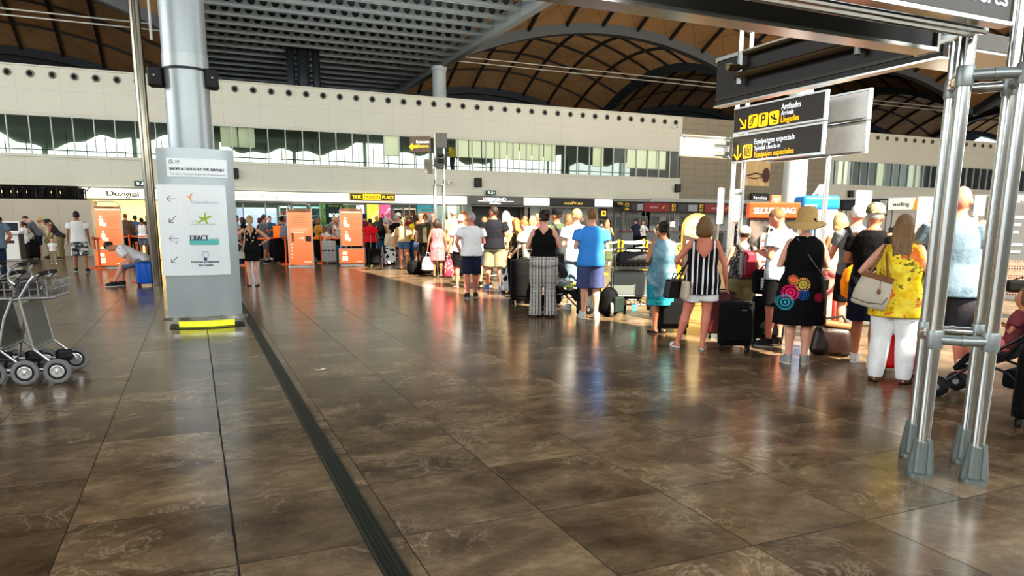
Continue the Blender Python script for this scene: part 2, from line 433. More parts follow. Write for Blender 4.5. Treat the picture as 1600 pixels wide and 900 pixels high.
def exit_sign(px, py, label, wd=.62):
    t = thing('exit_sign', label, 'sign', onY(px, py, 39.85))
    MB().rbox((0, 0, 0), (wd, .08, .26), .01).build('box', mat('exit green', c(30, 74, 60), .4), t)
    m = MB(); O = (0, -.042, 0); r, u = (1, 0, 0), (0, 0, 1)
    m.poly([(-.2, -.06), (-.1, -.06), (-.1, .07), (-.2, .07)], O, r, u); m.ell((.06, -.045, .06), (.03, .006, .03)); 
    m.poly([(.02, .03), (.09, .03), (.13, -.01), (.11, -.03), (.07, 0), (.12, -.09), (.08, -.09), (.05, -.04), (-.02, -.09), (-.04, -.06), (.02, -.01)], O, r, u)
    m.poly([(.16, .0), (.2, .06), (.24, 0), (.215, 0), (.215, -.08), (.185, -.08), (.185, 0)], O, r, u)
    m.build('pictogram', emit('exit white', (.9, .95, .9, 1), .5), t)
exit_sign(767, 301, 'green running man exit sign over the shop fascia in mid facade')
exit_sign(221, 287, 'green running man exit sign above the fascia left of the pillar')

# ---- roof: flat slatted strip, vault bays with arches
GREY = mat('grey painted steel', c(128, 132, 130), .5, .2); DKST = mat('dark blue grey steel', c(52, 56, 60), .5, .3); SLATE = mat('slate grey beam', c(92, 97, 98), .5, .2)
X0, X1, ZS = .2, 14.4, 11.0
def wood_mat():
    m, n = newmat('amber wood roof boarding')
    x, y, z = n.xyz()
    fx = n.math('FRACT', n.math('ADD', n.math('MULTIPLY', n.math('ADD', x, y), .4), 40)); fy = n.math('FRACT', n.math('ADD', n.math('MULTIPLY', n.math('SUBTRACT', x, y), .4), 40))
    g = n.math('MAXIMUM', n.math('LESS_THAN', fx, .022), n.math('LESS_THAN', fy, .022))
    f = n.noise(.5, 5)[0]; pn = n.voro(.45)[1]
    col = n.mix(f, c(108, 82, 52), c(162, 128, 88))
    n.base(n.mix(n.math('MULTIPLY', g, .6), col, c(52, 36, 20))); n.set(Roughness=.6); return m
WOOD = wood_mat()
cl = MB(); P_ = [(X0-1.0, -14), (7.6, -14), (7.6, -6.9), (7.12, 0), (6.45, 5), (6.2, 13.5), (6.2, 67), (X0-1.0, 67)]  # unseen near edge shaped to set where the sun reaches the queue
cl.add([(x, y, 11.75) for x, y in P_]+[(x, y, 11.9) for x, y in P_], [tuple(range(7, -1, -1)), tuple(range(8, 16))]+[(i, (i+1) % 8, 8+(i+1) % 8, 8+i) for i in range(8)]); cl.box2((7.6, -14, 11.75), (X1, -6.9, 11.9)); cl.box2((6.2, 13.5, 11.75), (X1, 67, 11.9))
struct('ceiling', cl, mat('dark strip ceiling', c(40, 44, 46), .8))
g = MB(); g.box2((X1-.1, 14, 10.75), (X1+.30, 67, 11.5)); g.box2((X0-.45, -14, 10.75), (X0, 67, 11.5)); struct('beam_strip_edge', g, GREY)
def baffle_mesh():
    m = MB(); W = X1-X0-.1; n = 27; cw = W/n; h = .62; r = .17; seg = 12
    for i in range(n):
        cx = X0+(i+.5)*cw
        ring = []; sq = []
        for k in range(seg):
            a = 2*PI*k/seg+PI/4; ca, sa = math.cos(a), math.sin(a); ring.append((cx+r*ca, 0, h/2+.04+r*sa))
            q_ = max(abs(ca), abs(sa)); sq.append((cx+cw/2*ca/q_, 0, h/2+h/2*sa/q_))
        m.add(ring+sq, [(k, (k+1) % seg, seg+(k+1) % seg, seg+k) for k in range(seg)])
    m.box2((X0, 0, 0), (X1-.1, .16, .03)); m.box2((X0, 0, h-.02), (X1-.1, .2, h)); return m
BAF = mat('perforated grey metal', c(146, 152, 150), .35, .5, .08, 5)
bm_ = baffle_mesh(); y = 12.0; base = None
strip = bpy.data.objects['ceiling']
while y < 66:
    if base is None: base = bm_.build('baffle', BAF, strip); base.location = (0, y, ZS)
    else:
        q = base.copy(); COL.objects.link(q); q.location = (0, y, ZS)
    y += 1.62
def vault(x0, x1, y0, y1, A=2.85, B=3.6, name='roof_vault', ribs=True, far=False):
    N = 22; vs = []; fs = []
    Z = lambda u, v: ZS+.35+A*(1-u*u)+B*(1-v*v)
    for i in range(N+1):
        for j in range(N+1):
            u = -1+2*i/N; v = -1+2*j/N; vs.append((x0+(x1-x0)*i/N, y0+(y1-y0)*j/N, Z(u, v)))
    for i in range(N):
        for j in range(N): k = i*(N+1)+j; fs.append((k, k+1, k+N+2, k+N+1))
    m = MB(); m.add(vs, fs); o = struct('ceiling_'+name, m, WOOD, None, True)
    if ribs:
        r = MB(); nr = 9
        for k in range(1, nr):
            u = -1+2*k/nr
            for swap in (0, 1):
                P = []
                for t_ in range(17):
                    v = -1+2*t_/16
                    a, b = (u, v) if swap == 0 else (v, u)
                    P.append((x0+(x1-x0)*(a+1)/2, y0+(y1-y0)*(b+1)/2, Z(a, b)-.12))
                r.tube(P, .12 if swap == 0 else .10, 4)
        r.build('rib', mat('dark roof rib', c(36, 32, 28), .6), o)
    return o
def arch(x0, x1, y, A=2.85, h=1.1, d=.6, m=None, axis='X', name='beam_arch'):
    rings = []; N = 28
    for i in range(N+1):
        u = -1+2*i/N; z = ZS-.1+A*(1-u*u); p = x0+(x1-x0)*i/N
        rr = [(-d/2, 0), (d/2, 0), (d/2, h), (-d/2, h)]
        rings.append([((p, y+a, z+b) if axis == 'X' else (y+a, p, z+b)) for a, b in rr])
    mb = MB(); mb.rings(rings); 
    return struct(name, mb, m or SLATE)
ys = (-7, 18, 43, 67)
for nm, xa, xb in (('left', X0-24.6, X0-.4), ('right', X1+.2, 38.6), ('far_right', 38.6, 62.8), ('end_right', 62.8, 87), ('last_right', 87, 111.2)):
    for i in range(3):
        if nm in ('end_right', 'far_right', 'right', 'last_right') and i == 0: continue  # near right bays left out to let the sun in
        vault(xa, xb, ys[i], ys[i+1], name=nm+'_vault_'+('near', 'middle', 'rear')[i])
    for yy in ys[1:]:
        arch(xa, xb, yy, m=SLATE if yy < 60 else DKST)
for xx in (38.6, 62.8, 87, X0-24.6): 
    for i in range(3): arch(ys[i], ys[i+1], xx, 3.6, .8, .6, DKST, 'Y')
# closing gables and strip end at the back of the roof
gb = MB()
for xa, xb in ((X0-24.6, X0-.4), (X1+.2, 38.6), (38.6, 62.8), (62.8, 87), (87, 111.2)):
    P = [(xa, 67.3, 6)]+[(xa+(xb-xa)*i/24, 67.3, ZS+2.85*(1-(-1+2*i/24)**2)+.4) for i in range(25)]+[(xb, 67.3, 6)]
    gb.add(P, [tuple(range(len(P)))])
gb.box2((X0-24.6, 67.3, 0), (112, 67.5, 6.1)); gb.box2((X0-.5, 67.3, 6), (X1+.3, 67.5, 12)); struct('wall_far_gable', gb, mat('dark gable', c(46, 48, 52), .7))
gw = MB(); P = [tuple(onY(px, py, 67.2)) for px, py in ((1512, 226), (1564, 230), (1564, 206), (1548, 208), (1528, 216))]; gw.add(P, [tuple(range(5))]); struct('window_5', gw, emit('gable daylight', (.75, .9, 1, 1), 1.3))
# gable lamps: little rows of white lights
def gable_lamp(x, z, label, grp):
    t = thing('gable_lamp', label, 'lamp', (x, 67.0, z), 0, grp)
    MB().rbox((0, 0, 0), (.5, .3, .24), .05).build('housing', GREY, t); MB().box((0, -.16, 0), (.42, .03, .16)).build('lens', emit('lamp glow', (1, 1, .95, 1), 4), t)
for cx_, lab, grp in ((24.6, 'small white lamp glowing under the middle roof vault', 'lamps of the middle vault'), (50.6, 'small white lamp glowing under the roof vault above the brown wall', 'lamps of the right vault'), (-12.6, 'small white lamp glowing under the left roof vault', 'lamps of the left vault')):
    for k in range(5): gable_lamp(cx_+k*.95, 12.9-.04*(k-2)**2-.15*k, lab, grp)
# tie rods
TIE = mat('pale tie rod', c(150, 150, 142), .4, .4)
for nm, xa, xb in (('left', X0-24.6, X0), ('mid', X1, 38.6), ('right', 38.6, 62.8)):
    for k in range(2):
        m = MB(); m.tube([(xa, 42.9, 11.15+k*.28), (xb, 42.9, 11.15+k*.28)], .045, 6); struct('beam_tie_rod', m, TIE)
wr_ = MB(); wr_.box2((111.2, 16, 0), (111.5, 67.4, 16)); struct('wall_right', wr_, mat('dark gable'))
# round columns
COLM = mat('pale grey column paint', c(176, 181, 178), .45)
def column(x, y, r, z, name='column'):
    m = MB(); m.lathe([(r, 0), (r, z)], (x, y, 0), 32); m.lathe([(r*1.15, z-.25), (r*1.15, z)], (x, y, 0), 32)
    return struct(name, m, COLM, None, True)
autosmooth(column(14.25, 43.3, .42, 10.8)); autosmooth(column(24.6, 24.6, .50, 13)); autosmooth(column(-.1, 43.3, .42, 10.8))
# ducts over the facade behind the strip
dm = MB()
for px in (455, 475, 495):
    p = onY(px, 128, 44); dm.lathe([(.22 if px != 475 else .34, 7.0), (.22 if px != 475 else .34, 11.6)], (p.x, 44, 0), 14)
struct('column_ducts', dm, DKST, None, True)
# rear and side walls of the hall (out of the frame); the sun comes in through the gap in the roof
rw = MB(); rw.box2((-46, -14.3, 0), (90, -14, 11))
struct('wall_front', rw, mat('rear wall plaster', c(190, 188, 178), .8))
# ---- light: sun, sky and added fill lamps
wd = bpy.data.worlds.new('world'); scene.world = wd; wd.use_nodes = True
wb = wd.node_tree.nodes['Background']; wb.inputs[0].default_value = (.86, .94, 1.0, 1); wb.inputs[1].default_value = 1.3
def lamp(kind, name, loc, energy, col=(1, 1, 1), size=(1, 1), target=None, rot=None):
    l = bpy.data.lights.new(name, kind); l.energy = energy; l.color = col
    if kind == 'AREA': l.shape = 'RECTANGLE'; l.size, l.size_y = size
    o = bpy.data.objects.new(name, l); COL.objects.link(o); o.location = loc
    if target is not None: o.rotation_euler = (Vector(target)-Vector(loc)).to_track_quat('-Z', 'Y').to_euler()
    return o, l
el = math.radians(45.0); ts = Vector((.13, -.99, 0)).normalized()*math.cos(el)+Vector((0, 0, math.sin(el)))
so, sl = lamp('SUN', 'sun', (20, -40, 20), 19.0, (1.0, .90, .74)); sl.angle = math.radians(.6); so.rotation_euler = ts.to_track_quat('Z', 'Y').to_euler()
lamp('AREA', 'fill_front', (4, -9, 6.2), 3600, (.93, .97, 1.0), (44, 2.8), (8, 40, 5.5))  # added fill from behind the camera, no visible source
lamp('AREA', 'fill_left', (-30, 20, 9), 4200, (.93, .97, 1), (30, 7), (10, 30, 3))  # added fill from the left, outside the view
lamp('AREA', 'fill_right', (60, 8, 9), 2600, (1, .95, .85), (30, 7), (20, 30, 3))  # added fill from the right, outside the view

lamp('AREA', 'fill_facade', (10, 24, 10.5), 1900, (.97, .98, .95), (46, 1.6), (12, 40, 4.0))  # added under the roof to brighten the facade
lamp('AREA', 'strip_fill', (7.3, 26, 8.9), 950, (.9, .97, 1), (12, 20), (7.3, 26, 12))  # added unseen area lamp, brightens the strip ceiling from below

lamp('AREA', 'vault_fill', (27, 50, 8.9), 900, (1, .97, .92), (20, 8), (27, 54, 14))  # added behind the facade to brighten the rear vault
lamp('AREA', 'vault_fill_near', (27, 28, 8.6), 700, (1, .97, .92), (16, 8), (27, 30, 14))  # added to brighten the nearer vault boarding
lamp('AREA', 'vault_fill_left', (-12, 40, 9.2), 260, (1, .97, .92), (16, 5), (-12, 44, 14))  # added to brighten the left vault
# ================================================================ shops under the upper floor
up = (0, 0, 1); rx = (1, 0, 0)
def rnd_mat(i, cols): return mat('stock %d' % i, cols[i % len(cols)], .6)
sf = MB(); sf.box2((XL, 40, 3.06), (XM, 40.2, 3.12)); sf.box2((XL, 39.9, 2.50), (XM, 40.1, 2.57)); struct('trim_4', sf, mat('dark fascia rail', c(120, 120, 112), .4))
bk = MB(); bk.box2((XL, 47, 0), (XM, 47.2, 3.1)); struct('wall_shop_rear', bk, mat('shop rear wall', c(206, 206, 196), .7, 0, .08))
ce = MB(); ce.box2((XL, 40.2, 2.95), (XM, 47, 3.05)); struct('ceiling_shop', ce, mat('shop ceiling', c(170, 172, 168), .7))
for i, px in enumerate((366, 735, 822, 975)):
    p = onY(px, 330, 40.3); m = MB(); m.box2((p.x-.08, 40.2, 0), (p.x+.08, 47, 3.0)); struct('wall_shop_partition', m, mat('shop partition', c(150, 146, 136), .6))
def xz(px, py, Y): p = onY(px, py, Y); return p.x, p.z
def fascia(px0, px1, label, material, z0=2.60, z1=3.05, y=39.92, grp=None):
    a = onY(px0, 310, y).x; b = onY(px1, 310, y).x; t = thing('shop_fascia', label, 'sign', ((a+b)/2, y, z0), 0, grp)
    MB().rbox((0, .02, (z1-z0)/2), (b-a, .14, z1-z0), .015, 2).build('lightbox', material, t); return t, (b-a)/2, (z1-z0)/2
LB = emit('warm white fascia light', c(255, 250, 232), 1.15); LBG = emit('cool white fascia light', c(250, 252, 250), 1.0)
FB = mat('charcoal fascia', c(44, 44, 42), .5); FG = mat('mid grey fascia', c(104, 104, 98), .5)
GOLD = emit('gold lettering', c(222, 190, 92), .5); WLET = emit('white lettering', c(255, 255, 255), .9); GLET = mat('grey lettering', c(120, 104, 80), .5)
t, hw, hz = fascia(126, 256, 'glowing white shop fascia with large grey lettering left of the pillar', LB)
p = onY(191, 301, 39.92).x-t.location.x; wds = onY(216, 301, 39.9).x-onY(166, 301, 39.9).x
text('De', (p-wds*.29, -.06, hz), rx, up, GLET, t, width=wds*.38, height=.26, bold=.016); text('s', (p-wds*.02, -.06, hz), rx, up, GLET, t, width=wds*.13, height=.26, mirror=True, bold=.008); text('igual', (p+wds*.29, -.06, hz-.02), rx, up, GLET, t, width=wds*.44, height=.27, bold=.016)
t, hw, hz = fascia(257, 540, 'white lit shop fascia with faint pink lettering right of the pillar', LB)
p = onY(400, 304, 39.92).x-t.location.x
text("VICTORIA'S SECRET", (p-.35, -.06, hz), rx, up, mat('pale pink lettering', c(226, 196, 176), .5), t, width=3.5, height=.24)
t, hw, hz = fascia(541, 618, 'plain white lit fascia strip behind the yellow shop sign', LB)
t, hw, hz = fascia(618.5, 729, 'plain white lit fascia strip behind the mid hall signpost', LBG)
t, hw, hz = fascia(729.5, 818, 'mid grey shop fascia with white underlined lettering', FG)
text('WEEKEND', (-.1, -.06, hz+.1), rx, up, WLET, t, width=1.5, height=.16, bold=.008); MB().box((0, -.055, hz-.02), (2.3, .01, .03)).build('underline', WLET, t); text('MaxMara', (-.05, -.06, hz-.13), rx, up, WLET, t, width=.7, height=.11, bold=.006)
t, hw, hz = fascia(818.5, 858, 'short white lit fascia between the mid grey and the black shop fascias', LBG)
t, hw, hz = fascia(858.5, 929, 'black shop fascia with small gold script in the middle', FB)
text('vidal', (-.32, -.06, hz-.05), rx, up, GOLD, t, width=.6, height=.15, bold=.006); text('Vidal', (.38, -.06, hz-.05), rx, up, GOLD, t, width=.62, height=.15, bold=.006); text('y', (.02, -.06, hz+.03), rx, up, GOLD, t, width=.18, height=.2, bold=.008)
t, hw, hz = fascia(929.5, 957, 'short white lit fascia left of the long black fascia with gold capitals', LBG)
t, hw, hz = fascia(957.5, 1066, 'long black shop fascia with gold capital lettering above the check-in screens', FB)
text('TRUCCO', (-hw+.9, -.06, hz-.02), rx, up, GOLD, t, width=1.2, height=.17, bold=.006)
text('BY CLOE', (-hw+2.9, -.06, hz+.02), rx, up, GOLD, t, width=1.1, height=.13)
# projecting yellow shop sign
a = onY(546, 302, 39.5).x; b = onY(616.5, 302, 39.5).x; zt = onY(580, 302, 39.5).z; zb = onY(580, 314, 39.5).z
t = thing('shop_sign', 'black and yellow shop sign hung on the white fascia', 'sign', ((a+b)/2, 39.5, (zt+zb)/2))
W = b-a; hgt = zt-zb
MB().rbox((0, .0, 0), (W, .3, hgt), .02).build('box', mat('gold sign border', c(176, 148, 40), .4), t)
MB().box((-W*.36, -.16, 0), (W*.255, .02, hgt*.72)).build('black_panel', mat('black sign face', c(24, 20, 12), .4), t); MB().box((W*.335, -.16, 0), (W*.30, .02, hgt*.72)).build('black_panel', mat('black sign face'), t)
YS = emit('yellow sign face', c(250, 214, 20), .9); MB().box((-W*.02, -.16, 0), (W*.40, .02, hgt*.72)).build('yellow_panel', YS, t)
text('THE', (-W*.36, -.175, 0), rx, up, YS, t, width=W*.2, height=hgt*.42, bold=.012); text('FASHION', (-W*.02, -.175, 0), rx, up, mat('dark gold lettering', c(150, 116, 20), .5), t, width=W*.35, height=hgt*.40, bold=.006); text('PLACE', (W*.335, -.175, 0), rx, up, YS, t, width=W*.25, height=hgt*.42, bold=.012)
# glass shop fronts
gm = MB()
for px in (380, 415, 455, 500, 570, 640, 720, 735, 775, 820, 845, 885, 925, 960): x = onY(px, 330, 40.05).x; gm.box2((x-.03, 40.02, 0), (x+.03, 40.1, 2.55))
struct('trim_5', gm, mat('shopfront post', c(132, 136, 132), .35, .6))
g = MB(); g.box2((onY(370, 330, 40.06).x, 40.05, 0), (onY(735, 330, 40.06).x, 40.07, 2.5)); struct('window_6', g, glassmat('shopfront glass', (.84, .94, .93, 1)))
# lit ceiling panels in the shops
def ceil_panel(x, y, w, d, st, col, label, grp):
    t = thing('ceiling_light_panel', label, 'light', (x, y, 2.93), 0, grp); MB().rbox((0, 0, 0), (w, d, .05), .01, 2).build('frame', WHITE, t); MB().box((0, 0, -.03), (w-.08, d-.08, .02)).build('diffuser', emit('shop light %s' % st, col, st), t)
x = -10
while x < 30:
    warm = x < 2.2
    if not 21.9 < x < 26.2 and not 17 < x < 21: ceil_panel(x, 42.6, 1.4, 2.4, 9 if warm else 5.0, c(255, 214, 130) if warm else c(250, 250, 240), 'warm lit ceiling panel inside the yellow lit shop left of the pillar' if warm else 'cool lit ceiling panel inside the glass fronted shops', 'warm shop lights' if warm else 'cool shop lights')
    x += 1.9
# shop interiors: posters, screens, shelves, doors
def poster(px0, py0, px1, py1, Y, label, material, name='poster', cat='poster', frame=BLACK):
    a = onY(px0, py1, Y); b = onY(px1, py0, Y); t = thing(name, label, cat, ((a.x+b.x)/2, Y, a.z)); w, h = b.x-a.x, b.z-a.z
    MB().rbox((0, .03, h/2), (w, .08, h), .01, 2).build('board', frame, t); MB().box((0, -.015, h/2), (w*.95, .01, h*.96)).build('print', material, t); 
    if a.z > .15: MB().box((0, .05, -a.z/2), (.06, .06, a.z)).build('stand', frame, t)
    return t, w, h
def grad(name, a=None, b=None, st=.8, sc=1.5, mid=None):
    if name in _M: return _M[name]
    m, n = newmat(name); f = n.noise(sc, 3, .5, None, 1.5)[0]
    cc = n.ramp(f, [(.35, a), (.5, mid or a), (.65, b)]); n.base(cc); n.L(cc, n.b.inputs['Emission Color']); n.set(Emission_Strength=st); _M[name] = m; return m
poster(372, 325, 432, 372, 44, 'large pale violet lit screen behind the people left in the shop', grad('violet screen', c(176, 180, 220), c(220, 205, 215), .75), 'screen', 'screen', WHITE)
t, w_, h_ = poster(510, 317, 536, 350, 42.5, 'black perfume poster with white capitals in the shop window', mat('black poster', c(14, 18, 16), .4))
text('BOSS', (0, -.03, h_*.42), rx, up, WLET, t, width=w_*.62, height=.2, bold=.01); text('THE SCENT', (0, -.03, h_*.85), rx, up, mat('olive lettering', c(150, 170, 60), .5), t, width=w_*.7, height=.1)
poster(501, 317, 508, 352, 42.4, 'narrow leafy green wall strip left of the black poster', grad('leaf print', c(60, 90, 40), c(150, 170, 90), .5, 8), frame=DKST); poster(538, 317, 545, 352, 42.4, 'narrow leafy green wall strip right of the black poster', grad('leaf print'), frame=DKST)
t, w_, h_ = poster(574, 318, 592, 372, 42, 'yellow to white sale poster in the shop window', grad('yellow poster', c(250, 226, 80), c(255, 250, 230), 1.0, .9)); 
t, w_, h_ = poster(593.6, 317, 610, 372, 41.9, 'pink and white sale poster reading 50 percent in the shop window', grad('pink poster', c(236, 96, 140), c(255, 244, 244), .9, .8)); text('50', (-.03, -.03, h_*.62), rx, up, mat('crimson lettering', c(190, 20, 60), .5), t, width=w_*.5, height=.26, bold=.012); text('%', (w_*.33, -.03, h_*.66), rx, up, mat('crimson lettering'), t, width=w_*.2, height=.16, bold=.01)
poster(557, 320, 569, 345, 43.5, 'small white poster left of the yellow sale poster', grad('white poster', c(240, 246, 250), c(220, 235, 250), 1.0))
poster(651, 318, 682, 334, 42, 'teal lit board over the shop till', grad('teal board', c(40, 130, 146), c(80, 160, 165), .5), frame=DKST)
poster(700, 317, 713, 362, 42.6, 'cream lit window backdrop behind the mid hall signpost', grad('cream backdrop', c(255, 240, 200), c(250, 226, 170), 1.1), frame=WHITE)
for i, (a, b, cc, lab) in enumerate(((437, 452, (176, 196, 190), 'pale glass display case in the lit shop left of the orange panel'), (458, 478, (150, 180, 176), 'grey green display case behind the tall orange panel'), (486, 499, (140, 186, 180), 'tall aqua display case right of the tall orange panel'), (614, 628, (120, 100, 96), 'dark brown display shelf right of the pink poster'), (630, 648, (186, 150, 130), 'tan display shelf left of the teal board'))):
    P = onY(a, 330, 43); Q = onY(b, 330, 43); t = thing('display_shelf', lab, 'shelf', ((P.x+Q.x)/2, 43, 0)); w_ = Q.x-P.x
    m = MB(); m.box((0, .2, 1.2), (w_, .05, 2.4)); m.box((-w_/2, 0, 1.2), (.05, .45, 2.4)); m.box((w_/2, 0, 1.2), (.05, .45, 2.4)); m.build('carcass', mat('shelf %d' % i, c(*cc), .5), t)
    m = MB()
    for k in range(6): m.box((0, 0, .2+.42*k), (w_, .42, .03))
    m.build('shelf_board', WHITE, t)
    m = MB()
    for k in range(5):
        x = -w_/2+.12
        while x < w_/2-.1: m.rbox((x, -.05, .215+.42*k+.1), (.1, .15, R_.uniform(.14, .26)), .015, 1); x += .15
    s_ = m.build('stock', mat('stock %d' % i, [c(200, 60, 70), c(210, 200, 190), c(60, 60, 70), c(220, 170, 60), c(170, 90, 60)][i], .5), t); s_['kind'] = 'stuff'
# grey shuttered stretch and pale boarded stretch right of centre
m = MB(); m.box2((onY(737, 330, 41).x, 41, 0), (onY(816, 330, 41).x, 41.1, 2.9)); struct('wall_shop_dark', m, mat('dark grey shop front', c(66, 66, 66), .4, 0, .15, 2))
m = MB(); m.box2((onY(828, 330, 40.6).x, 40.6, 0), (27.4, 40.7, 2.6)); struct('wall_shop_pale', m, panel_mat('pale grey shop boarding', c(172, 172, 164), 1.1, 9, c(120, 120, 116)))
m = MB(); m.box2((onY(817, 330, 40.5).x, 40.4, 0), (onY(823, 330, 40.5).x, 40.6, 2.5)); struct('trim_6', m, mat('brown door frame', c(110, 76, 54), .6))
t = thing('wall_clock_panel', 'small dark wall panel with a yellow square beside the boarded shop front', 'sign', onY(943, 334, 40.4))
MB().rbox((0, .05, 0), (.62, .1, .68), .03).build('panel', mat('dark bronze', c(70, 66, 56), .5), t); MB().box((0, -.01, .02), (.34, .02, .34)).build('square', emit('amber square', c(244, 206, 80), .8), t); MB().box((0, -.02, .02), (.14, .02, .14)).build('centre', mat('dark bronze'), t)
for px in (940, 952):
    t = thing('lift_door', 'grey lift door with a small dark window beside the boarded shop front', 'door', (onY(px, 350, 40.5).x, 40.5, 0), 0, 'pair of grey lift doors')
    MB().rbox((0, 0, 1.0), (.42, .1, 2.0), .02).build('leaf', mat('lift door grey', c(140, 142, 138), .4, .3), t); MB().box((0, -.06, 1.55), (.18, .02, .4)).build('pane', BLACK, t)
# Desigual shop glow and clothes rail
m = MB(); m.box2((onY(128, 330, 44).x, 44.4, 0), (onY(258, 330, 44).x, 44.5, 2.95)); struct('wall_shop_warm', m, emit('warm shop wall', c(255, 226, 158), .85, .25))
# ---------------- grey partition block with black truss at the left
p0 = G(-60, 400); y0 = 36.0
A = onY(-80, 360, y0); B = onY(146, 360, y0); ztop = onY(60, 311, y0).z
m = MB(); m.box2((A.x, y0, 0), (B.x, y0+2.2, ztop)); 
struct('partition_block', m, panel_mat('beige grey partition boards', c(176, 166, 148), 1.62, 9, c(120, 112, 98), 0, .35))
t = thing('truss', 'black lighting truss with dark cloth lying along the top of the beige partition', 'truss', ((A.x+B.x)/2, y0+1.2, ztop))
zt = onY(60, 291, y0).z-ztop; x0_ = A.x-t.location.x; x1_ = onY(125, 300, y0+.5).x-t.location.x
m = MB()
for yy in (-1.1, 1.1):
    for zz in (.05, zt): m.tube([(x0_, yy, zz), (x1_, yy, zz)], .045, 6)
x = x0_
while x < x1_+.01:
    for yy in (-1.1, 1.1): m.tube([(x, yy, .05), (x, yy, zt)], .03, 6)
    m.tube([(x, -1.1, .05), (x+.45, -1.1, zt)], .025, 6); m.tube([(x, -1.1, zt), (x, 1.1, zt)], .025, 6); x += .78
m.build('frame', mat('black truss tube', c(30, 30, 30), .35, .5), t)
m = MB(); 
for k in range(56): m.box((x0_+(x1_-x0_)*(k+.5)/56, .6+.12*math.sin(k*1.7), zt/2), ((x1_-x0_)/56+.01, .05, zt*.95))
m.build('drape', cloth('black drape', c(26, 26, 28)), t)
# ---------------- right half: check-in desks, display boards
RED = mat('airline red', c(126, 22, 30), .45); SCR = mat('dark screen', c(38, 42, 48), .25); BRD = mat('black board', c(20, 20, 20), .45); YEL = mat('signal yellow', c(240, 196, 20), .5)
SCRL = emit('dim screen light', c(120, 120, 124), .35)
def board_run(P0, P1, z0, z1, seq, lab_prefix):
    P0 = Vector(P0); P1 = Vector(P1); d = (P1-P0); L = d.length; d = d.normalized(); rz = math.atan2(d.y, d.x); at = 0; tot = sum(w for k, w, *_ in seq)
    for kind, w, lab, *num in seq:
        w = w*L/tot; o = P0+d*(at+w/2); at += w; t = thing('flight_board' if kind != 'num' else 'desk_number', lab, 'sign', (o.x, o.y, z0), rz); h = z1-z0
        MB().rbox((0, .1, h/2), (w*.985, .18, h), .02, 2).build('housing', {'red': RED, 'num': BRD, 'scr': BRD, 'gry': mat('grey board', c(120, 122, 122), .5), 'white': WHITE}[kind], t)
        for s in (-1, 1): MB().box((s*w*.38, .16, z0/-2+.0), (.05, .05, z0)).build('support', mat('board support', c(120, 122, 122), .4, .5), t)
        if kind == 'scr':
            for s in (-1, 1): MB().box((s*w*.24, -.0, h*.5), (w*.42, .03, h*.74)).build('screen', SCR if s < 0 else SCRL, t)
        if kind == 'num':
            MB().rbox((0, -.0, h*.72), (w*.6, .03, h*.36), .01, 1).build('pictogram', YEL, t); MB().box((0, -.02, h*.72), (w*.3, .03, h*.18)).build('pictogram_centre', BRD, t); text(num[0], (0, -.0, h*.27), rx, up, YEL, t, width=w*.62, height=h*.3, bold=.012)
        if kind == 'red':
            text('IBERIA', (-w*.12, .0, h*.5), rx, up, mat('rose lettering', c(226, 170, 166), .5), t, width=w*.3, height=h*.2, bold=.006)
            MB().poly([(w*.16, h*.32), (w*.2, h*.36), (w*.25, h*.56), (w*.3, h*.68), (w*.24, h*.66), (w*.2, h*.5)], (0, .0, 0), rx, up).build('swoosh', YEL, t)
        if kind == 'white':
            text('vueling', (-w*.08, .0, h*.5), rx, up, mat('slate lettering', c(70, 74, 76), .5), t, width=w*.52, height=h*.34, bold=.01); MB().poly([(w*.3, 0), (w*.49, 0), (w*.49, h), (w*.36, h)], (0, .005, 0), rx, up).build('yellow_flash', mat('yellow flash', c(214, 164, 60), .5), t)
a = onY(975, 325, 38.6).x; b = onY(1232, 325, 38.6).x
board_run((a, 38.6, 0), (b, 38.6, 0), 2.30, 2.86, [('num', .55, 'black and yellow desk number sign at the far left end of the red boards', '80'), ('scr', 1.3, 'twin flight screens at the left end of the red airline boards'), ('red', 2.6, 'red airline board nearest the left end of the check-in row'), ('num', .6, 'black and yellow desk number sign right after the leftmost red airline board', '81'), ('scr', 2.2, 'twin flight screens between the two left red airline boards'), ('num', .6, 'black and yellow desk number sign left of the red board over the golden arch', '82'), ('red', 3.2, 'red airline board over the golden arched board'), ('num', .6, 'black and yellow desk number sign just right of the board over the golden arch', '83'), ('scr', 2.4, 'twin flight screens behind the bright white sign panel'), ('red', 2.4, 'red airline board above the orange stand'), ('num', .6, 'black and yellow desk number sign at the right end, beside the red tee sign', '84')], '')
bw = MB(); bw.box2((27.4, 39.6, 0), (b+2, 39.7, 3.2)); struct('wall_checkin_left', bw, panel_mat('pale grey check-in wall', c(176, 178, 172), 1.3, 1.1, c(120, 122, 120)))
hd = MB(); hd.box2((a-.2, 38.9, 2.95), (b, 39.5, 3.0)); struct('trim_7', hd, mat('check-in canopy', c(170, 172, 168), .4))
for px in (968, 1005, 1024, 1048, 1069, 1125, 1147):
    t = thing('wall_hatch', 'small dark hatch window in the pale wall behind the check-in desks', 'window', onY(px, 345, 39.55), 0, 'hatches behind the check-in desks'); MB().rbox((0, 0, 0), (.66, .08, .6), .02).build('frame', mat('hatch frame', c(132, 132, 126), .4), t); MB().box((0, -.04, 0), (.54, .03, .5)).build('pane', mat('hatch pane', c(84, 88, 84), .3), t)
